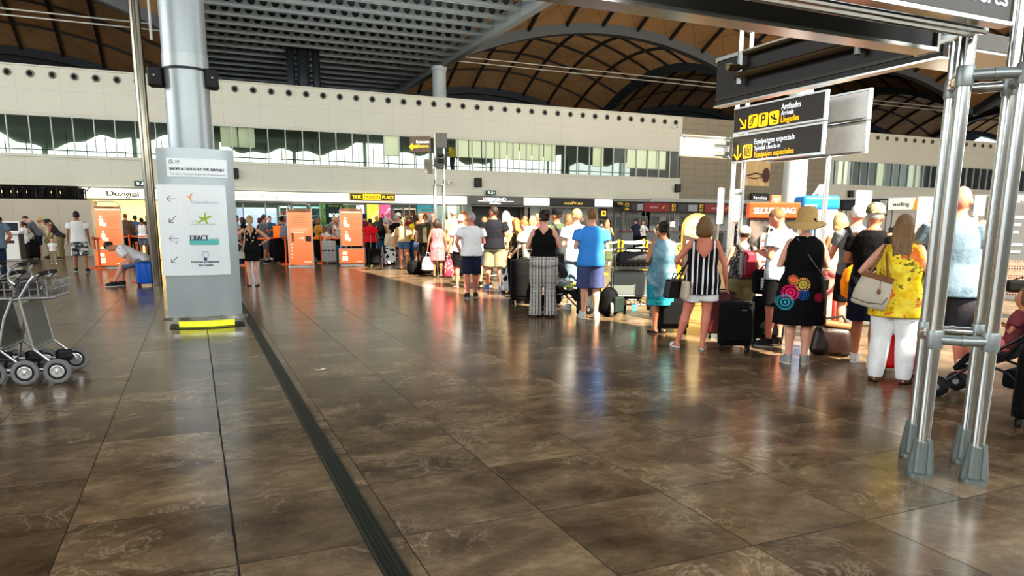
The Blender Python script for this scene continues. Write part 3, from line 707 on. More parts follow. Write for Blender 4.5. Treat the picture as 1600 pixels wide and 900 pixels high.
for i, (px, wd_) in enumerate(((985, 30), (1022, 30), (1058, 26), (1100, 30), (1140, 26))):
    t = thing('checkin_desk', 'grey check-in desk with a low counter under the red airline boards', 'desk', (onY(px, 350, 37.2).x, 37.2, 0), 0, 'check-in desks under the red boards')
    m = MB(); m.rbox((0, 0, .5), (1.5, .7, 1.0), .04); m.build('counter', mat('desk grey', c(120, 122, 120), .5), t); MB().rbox((0, -.15, 1.06), (1.6, .5, .06), .02).build('top', mat('desk top red', c(130, 40, 44), .5), t); MB().rbox((.4, .1, 1.28), (.4, .06, .3), .02).build('monitor', BLACK, t); MB().box((.4, .1, 1.12), (.06, .06, .1)).build('stand', BLACK, t)
# right run of boards, coming towards the camera
PB0 = Vector((31.6, 28.8, 0)); PB1 = Vector((33.6, 17.5, 0))
board_run(PB0, PB1, 2.30, 2.86, [('num', .5, 'black and yellow desk number sign at the left end of the right hand boards', '88'), ('scr', 1.5, 'twin dark flight screens right of the blue topped booth'), ('scr', .75, 'twin dark flight screens behind the camouflage cap'), ('white', 1.45, 'white airline board with a yellow flash between camouflage cap and posts'), ('gry', 3.0, 'plain grey board left of the white sign totem'), ('num', .55, 'black and yellow desk number sign in the gap between the gantry posts', '91'), ('white', 2.2, 'white and yellow airline board between the steel posts'), ('num', .5, 'black and yellow desk number sign at the far right end of the right hand boards', '92')], '')
d = (PB1-PB0).normalized(); nrm = Vector((-d.y, d.x, 0))
bw = MB(); P = [PB0+nrm*1.6, PB1+nrm*1.6]; bw.add([P[0], P[1], P[1]+nrm*.1, P[0]+nrm*.1]+[q+Vector((0, 0, 3.0)) for q in (P[0], P[1], P[1]+nrm*.1, P[0]+nrm*.1)], [(0, 1, 2, 3), (4, 5, 6, 7), (0, 1, 5, 4), (2, 3, 7, 6), (0, 3, 7, 4), (1, 2, 6, 5)]); struct('wall_checkin_right', bw, panel_mat('pale grey check-in wall'  if False else 'pale grey right check-in wall', c(178, 180, 176), 1.2, 1.1, c(128, 130, 128)))
for k in range(5):
    o = PB0.lerp(PB1, .1+.2*k)-nrm*.9; t = thing('checkin_desk', 'grey check-in desk with a monitor along the right hand row of desks', 'desk', (o.x, o.y, 0), math.atan2(d.y, d.x), 'check-in desks of the right row')
    MB().rbox((0, 0, .5), (1.6, .7, 1.0), .04).build('counter', mat('desk grey'), t); MB().rbox((0, -.15, 1.06), (1.7, .5, .06), .02).build('top', mat('desk pale top', c(196, 196, 190), .4), t); MB().rbox((.4, .1, 1.28), (.4, .06, .3), .02).build('monitor', BLACK, t)
# big brown wall picture
a = onY(1157, 290, 39.9); b = onY(1205, 253, 39.9)
t = thing('wall_picture', 'large tan wall picture with a dark tree on the brown tiled wall', 'picture', ((a.x+b.x)/2, 39.98, a.z)); w_, h_ = b.x-a.x, b.z-a.z
MB().rbox((0, 0, h_/2), (w_, .06, h_), .01, 2).build('canvas', grad('tan canvas', c(196, 164, 112), c(226, 198, 146), .15, .8), t)
m = MB(); m.ell((w_*.36, -.06, h_*.45), (w_*.13, .02, h_*.3)); m.tube([(w_*.3, -.05, h_*.45), (0, -.05, h_*.52), (-w_*.3, -.05, h_*.4)], .05, 6); m.tube([(w_*.3, -.05, h_*.4), (0, -.05, h_*.3), (-w_*.25, -.05, h_*.33)], .04, 6); m.build('tree', mat('plum tree paint', c(92, 62, 58), .7), t)
t = thing('direction_sign', 'small black hanging sign on the brown wall left of the red tee sign', 'sign', onY(1187, 309, 39.8)); MB().rbox((0, 0, 0), (1.6, .1, .6), .02).build('box', BRD, t); text('Recollida', (0, -.06, 0), rx, up, WLET, t, width=1.2, height=.22)
# ================================================================ foreground: pillar, pole, gantry, signposts, stands, barriers, trolleys
# ---- round pillar with the curved sign panel
PX, PY = .05, 11.62
pil = MB(); pil.lathe([(.298, .0), (.298, 11.0)], (PX, PY, 0), 40); o = struct('pillar', pil, mat('silver grey pillar paint', c(160, 168, 168), .32, .25, .06, 2), None, True); autosmooth(o)
m = MB(); m.lathe([(.305, 3.62), (.305, 3.80)], (PX, PY, 0), 40); autosmooth(m.build('pillar_band', mat('pillar band', c(168, 176, 174), .3, .2), o, True)); m = MB(); m.lathe([(.307, 3.585), (.307, 3.62)], (PX, PY, 0), 40); autosmooth(m.build('pillar_seam', BLACK, o, True))
fy = PY-.52
def curved(x0, x1, z0, z1, y, bow, th, n=14, back=False):
    """bowed sheet: middle comes forward by bow"""
    mb = MB(); vs = []
    for i in range(n+1):
        u = i/n; x = x0+(x1-x0)*u; yy = y-bow*(1-(2*u-1)**2)
        vs += [(x, yy, z0), (x, yy, z1), (x, yy+th, z0), (x, yy+th, z1)]
    fs = []
    for i in range(n):
        a = 4*i; b = a+4; fs += [(a, b, b+1, a+1), (a+2, a+3, b+3, b+2), (a, a+2, b+2, b), (a+1, b+1, b+3, a+3)]
    fs += [(0, 1, 3, 2), (4*n, 4*n+2, 4*n+3, 4*n+1)]
    return mb.add(vs, fs)
X0p, X1p = -.405, .575
t = thing('pillar_sign', 'tall curved silver sign panel wrapped around the grey pillar with white boards', 'sign', (0, 0, 0))
SIL = mat('satin silver sheet', c(168, 178, 178), .32, .3, .05, 2)
shell = MB(); shell.v = []; 
cs = curved(X0p, X1p, .17, 2.49, fy, .13, .02); 
cs.box2((X0p, fy, .17), (X0p+.02, PY+.3, 2.49)); cs.box2((X1p-.02, fy, .17), (X1p, PY+.3, 2.49)); cs.box2((X0p, PY+.28, .17), (X1p, PY+.3, 2.49))
autosmooth(cs.build('panel', SIL, t), 25)
m = curved(X0p-.07, X1p+.07, .115, .165, fy-.035, .14, .03); autosmooth(m.build('chrome_rail', mat('chrome', c(190, 192, 190), .12, 1, .05), t), 25)
m = curved(-.28, .46, .02, .115, fy-.02, .08, .25); autosmooth(m.build('yellow_base', emit('yellow light base', c(232, 236, 60), .75), t), 25)
m = curved(-.40, .60, .0, .012, fy-.07, .12, .5); m.build('foot_rail', DARKGR, t)
WB = mat('glossy white board', c(232, 238, 238), .25, 0, .03, 2)
bow = lambda x: fy-.13*(1-(2*(x-X0p)/(X1p-X0p)-1)**2)
def wrap(cx, cz, lift): return lambda X, Y: (cx+X, bow(cx+X)-lift, cz+Y)
def on_pillar(px, py): p = onY(px, py, fy-.09); return p.x, p.z
a = on_pillar(259, 246); b = on_pillar(356, 281)
m = MB(); n_ = 10; vs = []
def strip(x0, x1, z0, z1, lift, th):
    mb = MB(); vs = []; n = 14
    for i in range(n+1):
        x = x0+(x1-x0)*i/n; y = bow(max(X0p, min(X1p, x)))-lift
        vs += [(x, y, z0), (x, y, z1), (x, y+th, z0), (x, y+th, z1)]
    fs = []
    for i in range(n):
        q = 4*i; b_ = q+4; fs += [(q, b_, b_+1, q+1), (q+2, q+3, b_+3, b_+2), (q, q+2, b_+2, b_), (q+1, b_+1, b_+3, q+3)]
    fs += [(0, 1, 3, 2), (4*n, 4*n+2, 4*n+3, 4*n+1)]
    return mb.add(vs, fs)
zt1 = on_pillar(300, 248)[1]; zb1 = on_pillar(300, 277)[1]
hdr = strip(a[0], b[0], zb1, zt1, .012, .01).build('header_label', WB, t)
xl = on_pillar(249, 360)[0]; xr = on_pillar(356.5, 360)[0]; zt2 = on_pillar(302, 289)[1]; zb2 = on_pillar(308, 430)[1]
brd = strip(xl, xr, zb2, zt2, .03, .02).build('white_board', WB, t)
INK = mat('charcoal ink', c(58, 62, 66), .5); INK2 = mat('pale grey ink', c(150, 158, 164), .5)
def ptext(s, px, py, wpx, cap, material, parent, lift=.016, bold=0, al='C'):
    x, z = on_pillar(px, py); p0 = on_pillar(px-wpx/2, py)[0]; p1 = on_pillar(px+wpx/2, py)[0]
    return text(s, (0, 0, 0), rx, up, material, parent, width=p1-p0, height=cap, align=al, warp=wrap((p0+p1)/2, z, lift), bold=bold)
ptext('SHOPS & TASTES AT THE AIRPORT', 307.5, 264.8, 86, .036, INK, hdr, bold=.0022); ptext('Tiendas y restaurantes en el aeropuerto', 309, 272.5, 88, .030, INK2, hdr)
def ppoly(polys, px, py, k, material, parent, name='pictogram', lift=.036):
    x0, z0 = on_pillar(px, py); m = MB()
    for P in polys:
        q = [Vector((x0+x*k, 0, z0+y*k)) for x, y in P]; top = [(v.x, bow(v.x)-lift, v.z) for v in q]; m.add(top+[(v[0], v[1]+.004, v[2]) for v in top], [tuple(range(len(top)))]+[(i, (i+1) % len(top), len(top)+(i+1) % len(top), len(top)+i) for i in range(len(top))])
    return m.build(name, material, parent)
def stroke(P, w):
    out = []
    for (x0, y0), (x1, y1) in zip(P, P[1:]):
        L = math.hypot(x1-x0, y1-y0); nx, ny = -(y1-y0)/L*w/2, (x1-x0)/L*w/2; out.append([(x0+nx, y0+ny), (x1+nx, y1+ny), (x1-nx, y1-ny), (x0-nx, y0-ny)])
    return out
ppoly(stroke([(-.5, -.4), (-.5, .2), (.3, .2), (.3, -.4), (-.5, -.4)], .1)+stroke([(-.3, .2), (-.3, .5), (.1, .5), (.1, .2)], .1)+stroke([(.0, -.2), (.5, -.2)], .1), 267, 252.5, .05, INK, hdr, lift=.018)
ppoly(stroke([(-.4, -.5), (-.4, .5)], .12)+stroke([(0, -.5), (0, .5), (.3, .5), (.3, 0), (0, 0)], .1)+stroke([(.5, -.5), (.5, .5)], .1), 277, 253, .045, INK2, hdr, lift=.018)
LEFT = stroke([(.55, 0), (-.55, 0)], .06)+stroke([(-.15, .36), (-.55, 0), (-.15, -.36)], .06); DL = stroke([(.42, .42), (-.42, -.42)], .065)+stroke([(.1, -.42), (-.42, -.42), (-.42, .1)], .065)
for (px, py), P, k in (((267.5, 310.5), LEFT, .105), ((269.5, 342.5), DL, .105), ((271.5, 372.5), LEFT, .105), ((273, 405.5), DL, .105)): ppoly(P, px, py, k, INK, brd, 'arrow')
ppoly([[(x*.35+.35, y*.35-.45) for x, y in q] for q in DL], 271.5, 372.5, .105, INK, brd, 'arrow')
ORG = mat('orange ink', c(238, 168, 100), .5); LIME = mat('lime green ink', c(160, 194, 60), .5); TEAL = mat('teal ink', c(96, 190, 180), .5); NAVY = mat('navy ink', c(54, 62, 80), .5)
ppoly([[(-.5, .6), (-.1, .1), (.1, .7), (.5, .9), (.2, .3), (.2, -.2), (.0, -.7), (-.1, -.1), (-.4, .2)]], 297, 309.5, .075, ORG, brd, 'bird_emblem')
ptext('Clubonatline.com', 320, 316, 42, .036, mat('blue grey ink', c(160, 184, 196), .5), brd, lift=.036)
ppoly([[(-.75, -.5), (-.2, -.15), (-.55, .12), (-.45, .2), (.0, .06), (.15, .6), (.3, .7), (.25, .1), (.75, .35), (.9, .2), (.3, -.1), (.45, -.7), (.3, -.65), (.05, -.2), (-.6, -.62)]], 318, 341, .12, LIME, brd, 'plane_emblem'); ppoly([[(-.1, -.1), (.1, -.1), (.1, .1), (-.1, .1)], [(-.5, -.15), (-.36, -.15), (-.36, 0), (-.5, 0)]], 306, 345.5, .09, LIME, brd, 'plane_trail')
ptext('nuestras aerolineas', 317, 350, 39, .016, INK2, brd, lift=.036)
ptext('EXACT', 311.5, 371.5, 28, .072, NAVY, brd, lift=.036, bold=.0045); ppoly([[(-1+k*.2, -.2), (-.8+k*.2, -.2), (-.8+k*.2, .2), (-1+k*.2, .2)] for k in range(10)], 319.5, 378, .19, TEAL, brd, 'teal_bar'); ptext('change', 334, 372, 13, .03, mat('blue grey ink'), brd, lift=.036)
ppoly(stroke([(-.5, .6), (-.5, -.3), (0, -.6), (.5, -.3), (.5, .6), (-.5, .6)], .1), 321, 398, .07, INK2, brd, 'shield_emblem'); ppoly([[(.3*math.cos(k*PI/6), .3*math.sin(k*PI/6)) for k in range(12)]], 321, 404.3, .08, mat('violet ink', c(74, 70, 130), .5), brd, 'ball_emblem')
ptext('Loterias y Apuestas', 321, 408.3, 43, .030, NAVY, brd, lift=.036, bold=.0015); ptext('del Estado', 321.5, 413.6, 23, .030, NAVY, brd, lift=.036, bold=.0015)
# loudspeakers on the pillar
for s, px, lab in ((-1, 243, 'black loudspeaker clamped to the left side of the grey pillar'), (1, 329, 'black loudspeaker clamped to the right side of the grey pillar')):
    p = onY(px, 120 if s < 0 else 124.5, PY-.1); t = thing('loudspeaker', lab, 'speaker', p, s*.18)
    MB().rbox((0, 0, 0), (.19, .2, .27), .03, 3, None, .96).build('cabinet', BLACK, t); MB().rbox((0, -.098, 0), (.15, .012, .23), .005, 1).build('grille', mat('black grille', c(30, 30, 30), .7), t); MB().box((0, -.106, .01), (.018, .01, .018)).build('badge', WHITE, t)
    MB().tube([(-s*.04, .06, 0), (-s*.07, .1, -.03)], .025).build('bracket', BLACK, t)
# tall polished pole left of the pillar
P = G(246, 447); m = MB(); m.lathe([(.115, 0), (.115, 12)], (P.x, P.y, 0), 20); o = struct('pillar_pole', m, mat('polished bronze steel', c(126, 120, 106), .2, .95, .05), None, True); autosmooth(o)
m = MB(); m.tube([(-.36, PY+.1, 4), (-.36, PY+.1, 11)], .018, 8); struct('pillar_conduit', m, mat('pale conduit', c(200, 200, 196), .4))

# ---- gantry with four tubes
TUBE = mat('polished gantry tube', c(196, 198, 194), .16, .95, .04); JOINT = mat('cast grey joint', c(150, 156, 154), .4, .6, .1)
posts = [tuple(G(*q_)[:2]) for q_ in ((1436, 743), (1520, 752), (1424, 712), (1505, 721))]
t = thing('sign_gantry', 'tall polished four tube gantry post with cast feet carrying the overhead signs', 'gantry', (4.185, 2.82, 0))
L_ = lambda p: (p[0]-4.185, p[1]-2.82)
ctr = Vector((0, 0))
for p in posts:
    x, y = L_(p); m = MB(); m.lathe([(.0375, .03), (.0375, 3.4)], (x, y, 0), 20); autosmooth(m.build('post', TUBE, t, True))
    m = MB(); m.lathe([(.075, 0), (.075, .025), (.05, .03), (.046, .22)], (x, y, 0), 20)
    for k in range(3):
        a = k*2*PI/3+.6; Mz = Matrix.Rotation(a, 3, 'Z'); prof = [(.03, .02), (.078, .02), (.078, .06), (.052, .24), (.03, .24)]
        A_ = [Mz @ Vector((u, -.012, v))+Vector((x, y, 0)) for u, v in prof]; B_ = [Mz @ Vector((u, .012, v))+Vector((x, y, 0)) for u, v in prof]
        m.add(A_+B_, [(0, 1, 2, 3, 4), (9, 8, 7, 6, 5)]+[(i, (i+1) % 5, 5+(i+1) % 5, 5+i) for i in range(5)])
    m.build('foot', mat('galvanised cast foot', c(128, 136, 132), .45, .6, .15, 30), t)
    for z in (.84, 2.31):
        m = MB(); m.lathe([(.043, z-.05), (.046, z-.04), (.046, z+.05), (.043, z+.06)], (x, y, 0), 18); autosmooth(m.build('collar', JOINT, t, True))
for z in (.845, 2.32):
    for i, j_ in ((0, 1), (1, 3), (3, 2), (2, 0)):
        a = Vector((*L_(posts[i]), z)); b = Vector((*L_(posts[j_]), z)); mid = (a+b)/2; out = Vector((mid.x, mid.y, 0)).normalized()*.02
        m = MB(); m.tube([a, a.lerp(b, .3)+out, a.lerp(b, .7)+out, b], .03, 12); m.tube([a.lerp(b, .46)+out, a.lerp(b, .54)+out], .034, 12); autosmooth(m.build('brace', JOINT if i == 0 else TUBE, t, True))
for i, j_ in ((0, 1), (2, 3), (0, 2), (1, 3)):
    a = Vector((*L_(posts[i]), 3.05)); b = Vector((*L_(posts[j_]), 3.05)); m = MB(); m.tube([a, b], .03, 10); m.build('brace', TUBE, t)
# overhead signs
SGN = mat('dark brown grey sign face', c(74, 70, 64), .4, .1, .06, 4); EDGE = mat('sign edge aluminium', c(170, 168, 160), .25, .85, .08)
t = thing('overhead_sign', 'large grey overhead sign with cropped white lettering at the top right corner', 'sign', (3.2, 2.58, 2.545))
xr_ = 3.95-3.2
MB().rbox((xr_/2-.6, 0, .24), (xr_+1.2, .05, .48), .006, 1).build('panel', SGN, t); MB().box((xr_/2-.6, .0, -.012), (xr_+1.2, .075, .02)).build('lower_edge', EDGE, t); MB().box((xr_+.003, 0, .24), (.012, .07, .5)).build('end_edge', EDGE, t)
text('Darreres', (xr_-.055, -.03, .112), rx, up, emit('sign white lettering', c(236, 240, 244), .55), t, height=.092, align='R', bold=.0025)
for yy in (.09, .16): MB().tube([(-1.1, yy, -.02), (xr_-.02, yy, -.02)], .02, 10).build('rail_tube', TUBE, t)
t = thing('overhead_sign', 'long dark overhead sign box seen from below, crossing the top right of the hall', 'sign', (3.0, 3.02, 2.50))
MB().rbox((-.35, 0, .23), (2.6, .10, .46), .008, 1).build('panel', mat('sign back board', c(62, 62, 56), .45, .2), t); MB().box((-.35, -.01, -.008), (2.6, .13, .02)).build('lower_edge', EDGE, t); MB().box((.955, 0, .2), (.02, .14, .44)).build('end_cap', JOINT, t)
MB().tube([(.98, -.02, .05), (1.22, .03, .12)], .03, 10).build('bracket', TUBE, t)
# sign along the view on the left of the gantry: seen from its rear, with light tubes
t = thing('overhead_sign', 'black back of a long overhead sign with tube brackets, beside the steel gantry', 'sign', (4.32, 3.2, 2.53))
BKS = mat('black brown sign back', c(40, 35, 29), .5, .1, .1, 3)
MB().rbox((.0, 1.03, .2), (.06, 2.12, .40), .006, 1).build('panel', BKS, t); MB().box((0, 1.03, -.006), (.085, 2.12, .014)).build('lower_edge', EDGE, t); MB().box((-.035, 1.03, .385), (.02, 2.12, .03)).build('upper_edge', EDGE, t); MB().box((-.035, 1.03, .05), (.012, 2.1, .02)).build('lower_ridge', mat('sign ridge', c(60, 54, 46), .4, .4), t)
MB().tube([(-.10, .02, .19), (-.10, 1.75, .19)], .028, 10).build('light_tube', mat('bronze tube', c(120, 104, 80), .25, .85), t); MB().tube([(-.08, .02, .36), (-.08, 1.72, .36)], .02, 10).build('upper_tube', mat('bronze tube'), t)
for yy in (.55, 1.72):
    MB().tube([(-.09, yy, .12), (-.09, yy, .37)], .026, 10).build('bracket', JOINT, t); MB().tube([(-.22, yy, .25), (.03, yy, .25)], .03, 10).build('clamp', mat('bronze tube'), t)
t = thing('overhead_sign', 'dark overhead sign box behind the gantry posts at the right edge', 'sign', (4.7, 3.6, 2.62)); MB().rbox((.45, 0, .1), (1.3, .5, .12), .01, 1).build('panel', mat('grey sign box', c(120, 116, 104), .5), t); MB().box((.45, -.02, .03), (1.34, .5, .015)).build('lower_edge', EDGE, t)
MB().box((-.1, -.1, .05), (.3, .04, .04)).build('bracket', JOINT, t)

# ---- direction signpost in the queue
t = thing('direction_signpost', 'slim steel signpost with two dark direction signs lettered white and yellow', 'signpost', (7.15, 8.1, 0))
CH = mat('bright satin steel', c(214, 214, 210), .22, .85, .04)
for x, y, z in ((-.09, .12, 4.35), (.16, .2, 4.2), (.13, -1.35, 2.35)):
    m = MB(); m.lathe([(.033, 0), (.033, z)], (x, y, 0), 14); autosmooth(m.build('post', CH, t, True)); m = MB(); m.lathe([(.09, 0), (.09, .02), (.05, .03)], (x, y, 0), 14); m.build('foot', JOINT, t)
for z in (1.95, 4.15): MB().tube([(-.09, .12, z), (.16, .2, z)], .022, 8).build('brace', JOINT, t)
SY = emit('sign yellow', c(250, 196, 20), .75); SW = emit('sign white lettering')
FACE = mat('brown black sign face', c(56, 48, 40), .4, 0, .06, 4)
ra = Vector((0, -1, 0)); ua = Vector((0, 0, 1))
def sign_arm(zb, zt):
    y0, y1 = .08, -1.50; h = zt-zb; yc = (y0+y1)/2
    f = MB().rbox((-.15, yc, (zb+zt)/2), (.03, y0-y1, h), .004, 1).build('sign_face', FACE, t)
    MB().rbox((.23, yc-.28, (zb+zt)/2), (.03, y0-y1+.02, h), .004, 1).build('rear_face', WHITE, t)
    for z in (zb-.012, zt+.012): MB().box((-.15, yc, z), (.05, y0-y1, .022)).build('rail', CH, t); MB().box((.23, yc-.28, z), (.05, y0-y1, .022)).build('rail', CH, t)
    MB().box((-.15, y1-.012, (zb+zt)/2), (.05, .025, h+.05)).build('end_post', CH, t); MB().box((.23, y1-.30, (zb+zt)/2), (.05, .025, h+.05)).build('end_post', CH, t);
    return f
SX = 7.0
def on_sign(px, py): p = onX(px, py, SX-.02); return Vector((p.x-7.15, p.y-8.1, p.z))
z = [onX(1146, 252.5, SX).z, onX(1143.5, 216, SX).z, onX(1146, 208, SX).z, onX(1147, 173, SX).z]
f1 = sign_arm(z[0], z[1]); f2 = sign_arm(z[2], z[3])
def stext(s, pxl, pxr, py, cap, material, parent, bold=.002):
    a = on_sign(pxl, py); b = on_sign(pxr, py); mid = (a+b)/2; return text(s, mid, ra, ua, material, parent, width=abs(a.y-b.y), height=cap, bold=bold, lift=.002)
stext('Equipatges especials', 1179, 1241.5, 217, .068, SW, f1); stext('Special check-in', 1179, 1219, 229, .058, SW, f1); stext('Equipajes especiales', 1179, 1240, 238, .07, SY, f1)
stext('Arribades', 1221.5, 1251.5, 164, .075, SW, f2); stext('Arrivals', 1221, 1240, 175, .06, SW, f2); stext('Llegadas', 1220.5, 1248.5, 184.5, .072, SY, f2)
def spoly(polys, px, py, k, material, parent, name='pictogram', lift=.004):
    O = on_sign(px, py); m = MB()
    for P_ in polys: m.poly([(x*k, y*k) for x, y in P_], O+Vector((-lift, 0, 0)), ra, ua, .003)
    return m.build(name, material, parent)
def sq(r=.5): return [(-r, -r*.8), (-r*.8, -r), (r*.8, -r), (r, -r*.8), (r, r*.8), (r*.8, r), (-r*.8, r), (-r, r*.8)]
DRr = stroke([(-.4, .45), (.3, -.3)], .16)+stroke([(-.25, -.42), (.42, -.42), (.42, .3)], .16)
spoly(DRr, 1160.5, 193, .15, SY, f2, 'arrow')
for px, py, P_ in ((1177, 189.5, stroke([(-.35, -.3), (-.1, -.3), (.1, .3), (.35, .3)], .1)+stroke([(-.3, -.1), (0, .4)], .08)), (1193, 187, stroke([(-.15, -.35), (-.15, .33), (.15, .33), (.2, .2), (.15, 0), (-.15, 0)], .12)), (1210, 184, [[(-.35, .2), (-.25, .2), (-.1, .05), (.3, -.1), (.35, -.2), (.2, -.2), (-.25, -.02)], [(-.05, .3), (.05, .3), (.12, -.05), (.02, -.1)], [(-.05, -.36), (.3, -.36), (.3, -.3), (-.05, -.3)]])):
    spoly([sq()], px, py, .172, SY, f2); spoly(P_, px, py, .172, FACE, f2, 'pictogram_detail', .009)
spoly(stroke([(0, .5), (0, -.45)], .12)+stroke([(-.36, -.1), (0, -.48), (.36, -.1)], .13), 1153, 238.5, .20, SY, f1, 'arrow'); spoly([sq()], 1168.5, 236.5, .18, SY, f1); spoly(stroke([(-.3, -.35), (-.3, .3)], .05)+stroke([(-.2, -.35), (-.2, .3)], .05)+stroke([(-.05, -.35), (-.05, .38), (.3, .38), (.3, -.35), (-.05, -.35)], .06)+stroke([(.12, -.2), (.12, .2)], .1), 1168.5, 236.5, .18, FACE, f1, 'pictogram_detail', .009)
# sunlit back of a crossing sign
t = thing('crossing_sign', 'bright white back of a crossing sign left of the slim signpost', 'sign', (6.62, 8.3, 2.44))
a = onY(1061, 250, 8.3); b = onY(1113, 221, 8.3); x0_, x1_ = a.x-6.62, 7.02-6.62; 
MB().rbox(((x0_+x1_)/2, 0, .13), (x1_-x0_, .04, .27), .006, 1).build('panel', WHITE, t)
for z_ in (-.005, .265): MB().box(((x0_+x1_)/2, -.015, z_), (x1_-x0_, .06, .02)).build('rail', CH, t)
MB().box((x0_+.06, -.02, .13), (.012, .05, .25)).build('end_post', JOINT, t)
for z_ in (.05, .19): MB().box((x1_-.14, -.04, z_), (.26, .05, .05)).build('bracket', JOINT, t)
# mid hall signpost
P = G(688, 428); t = thing('direction_signpost', 'slim four tube signpost in mid hall with a small dark arrow sign at the top', 'signpost', P, -.2)
for x, y in ((-.13, -.1), (.13, -.1), (-.13, .12), (.13, .12)):
    z_ = 4.05 if y < 0 else 2.62; m = MB(); m.lathe([(.036, 0), (.036, z_)], (x, y, 0), 10); m.build('post', CH, t, True); m = MB(); m.lathe([(.08, 0), (.05, .03)], (x, y, 0), 10); m.build('foot', JOINT, t)
for z_ in (.9, 2.6): MB().tube([(-.13, -.1, z_), (.13, -.1, z_), (.13, .12, z_), (-.13, .12, z_)], .025, 6, True).build('brace', JOINT, t)
f = MB().rbox((-.55, -.12, 3.72), (.62, .04, .46), .01, 1, Matrix.Rotation(-.35, 3, 'Z')).build('sign_face', FACE, t)
text('Facturacio', (-.48, -.17, 3.8), (math.cos(-.35), math.sin(-.35), 0), up, SW, f, width=.38, height=.07); text('Check-in', (-.48, -.165, 3.68), (math.cos(-.35), math.sin(-.35), 0), up, SY, f, width=.34, height=.07); 
mm = MB(); mm.poly([(-.26, 0), (-.16, .1), (-.16, .04), (-.02, .04), (-.02, -.04), (-.16, -.04), (-.16, -.1)], (-.62, -.13, 3.66), (math.cos(-.35), math.sin(-.35), 0), up, .004); mm.build('arrow', SY, f)
MB().rbox((.06, -.12, 3.85), (.34, .05, .42), .01, 1).build('sign_face', BLACK, t); MB().rbox((-.32, -.12, 3.12), (.24, .05, .42), .01, 1).build('grey_plate', mat('olive plate', c(130, 128, 110), .5), t)
m = MB()
for k in range(3): m.rbox((.03, -.16, 3.1+.17*k), (.2, .12, .1), .03, 1)
m.build('camera_cluster', BLACK, t)

# ---- stands, totems and booths among the queue
ORB = emit('vivid orange panel', c(236, 110, 50), .35, .12)
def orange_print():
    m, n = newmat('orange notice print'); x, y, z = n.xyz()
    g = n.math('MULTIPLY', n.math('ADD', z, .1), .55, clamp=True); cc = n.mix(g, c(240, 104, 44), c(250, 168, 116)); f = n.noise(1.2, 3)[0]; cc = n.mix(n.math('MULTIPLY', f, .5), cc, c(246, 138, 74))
    n.base(cc); n.L(cc, n.b.inputs['Emission Color']); n.set(Emission_Strength=.45, Roughness=.35); return m  # faint glow put into the print to brighten the panels
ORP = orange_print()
FR = mat('satin alu frame', c(176, 174, 166), .3, .8, .08)
PW = emit('print white', c(252, 236, 220), .5); PDK = mat('print charcoal', c(70, 52, 44), .5)
def figure_pic(O, k, parent):
    m = MB(); m.ell((O[0], O[1], O[2]+.34*k), (.09*k, .004, .09*k)); m.poly([(-.13*k, -.35*k), (.13*k, -.35*k), (.16*k, .1*k), (.08*k, .22*k), (-.08*k, .22*k), (-.16*k, .1*k)], O, rx, up); m.poly([(.1*k, -.4*k), (.32*k, -.4*k), (.32*k, -.12*k), (.1*k, -.12*k)], O, rx, up); return m.build('pictogram', PW, parent)
def lines(x0, x1, zs, y, parent, material=PW, h=.018, name='text_lines'):
    m = MB()
    for i, z_ in enumerate(zs): m.box(((x0+x1)/2-.06*(i % 3)*(x1-x0), y, z_), ((x1-x0)*(1-.12*(i % 3)), .006, h))
    return m.build(name, material, parent)
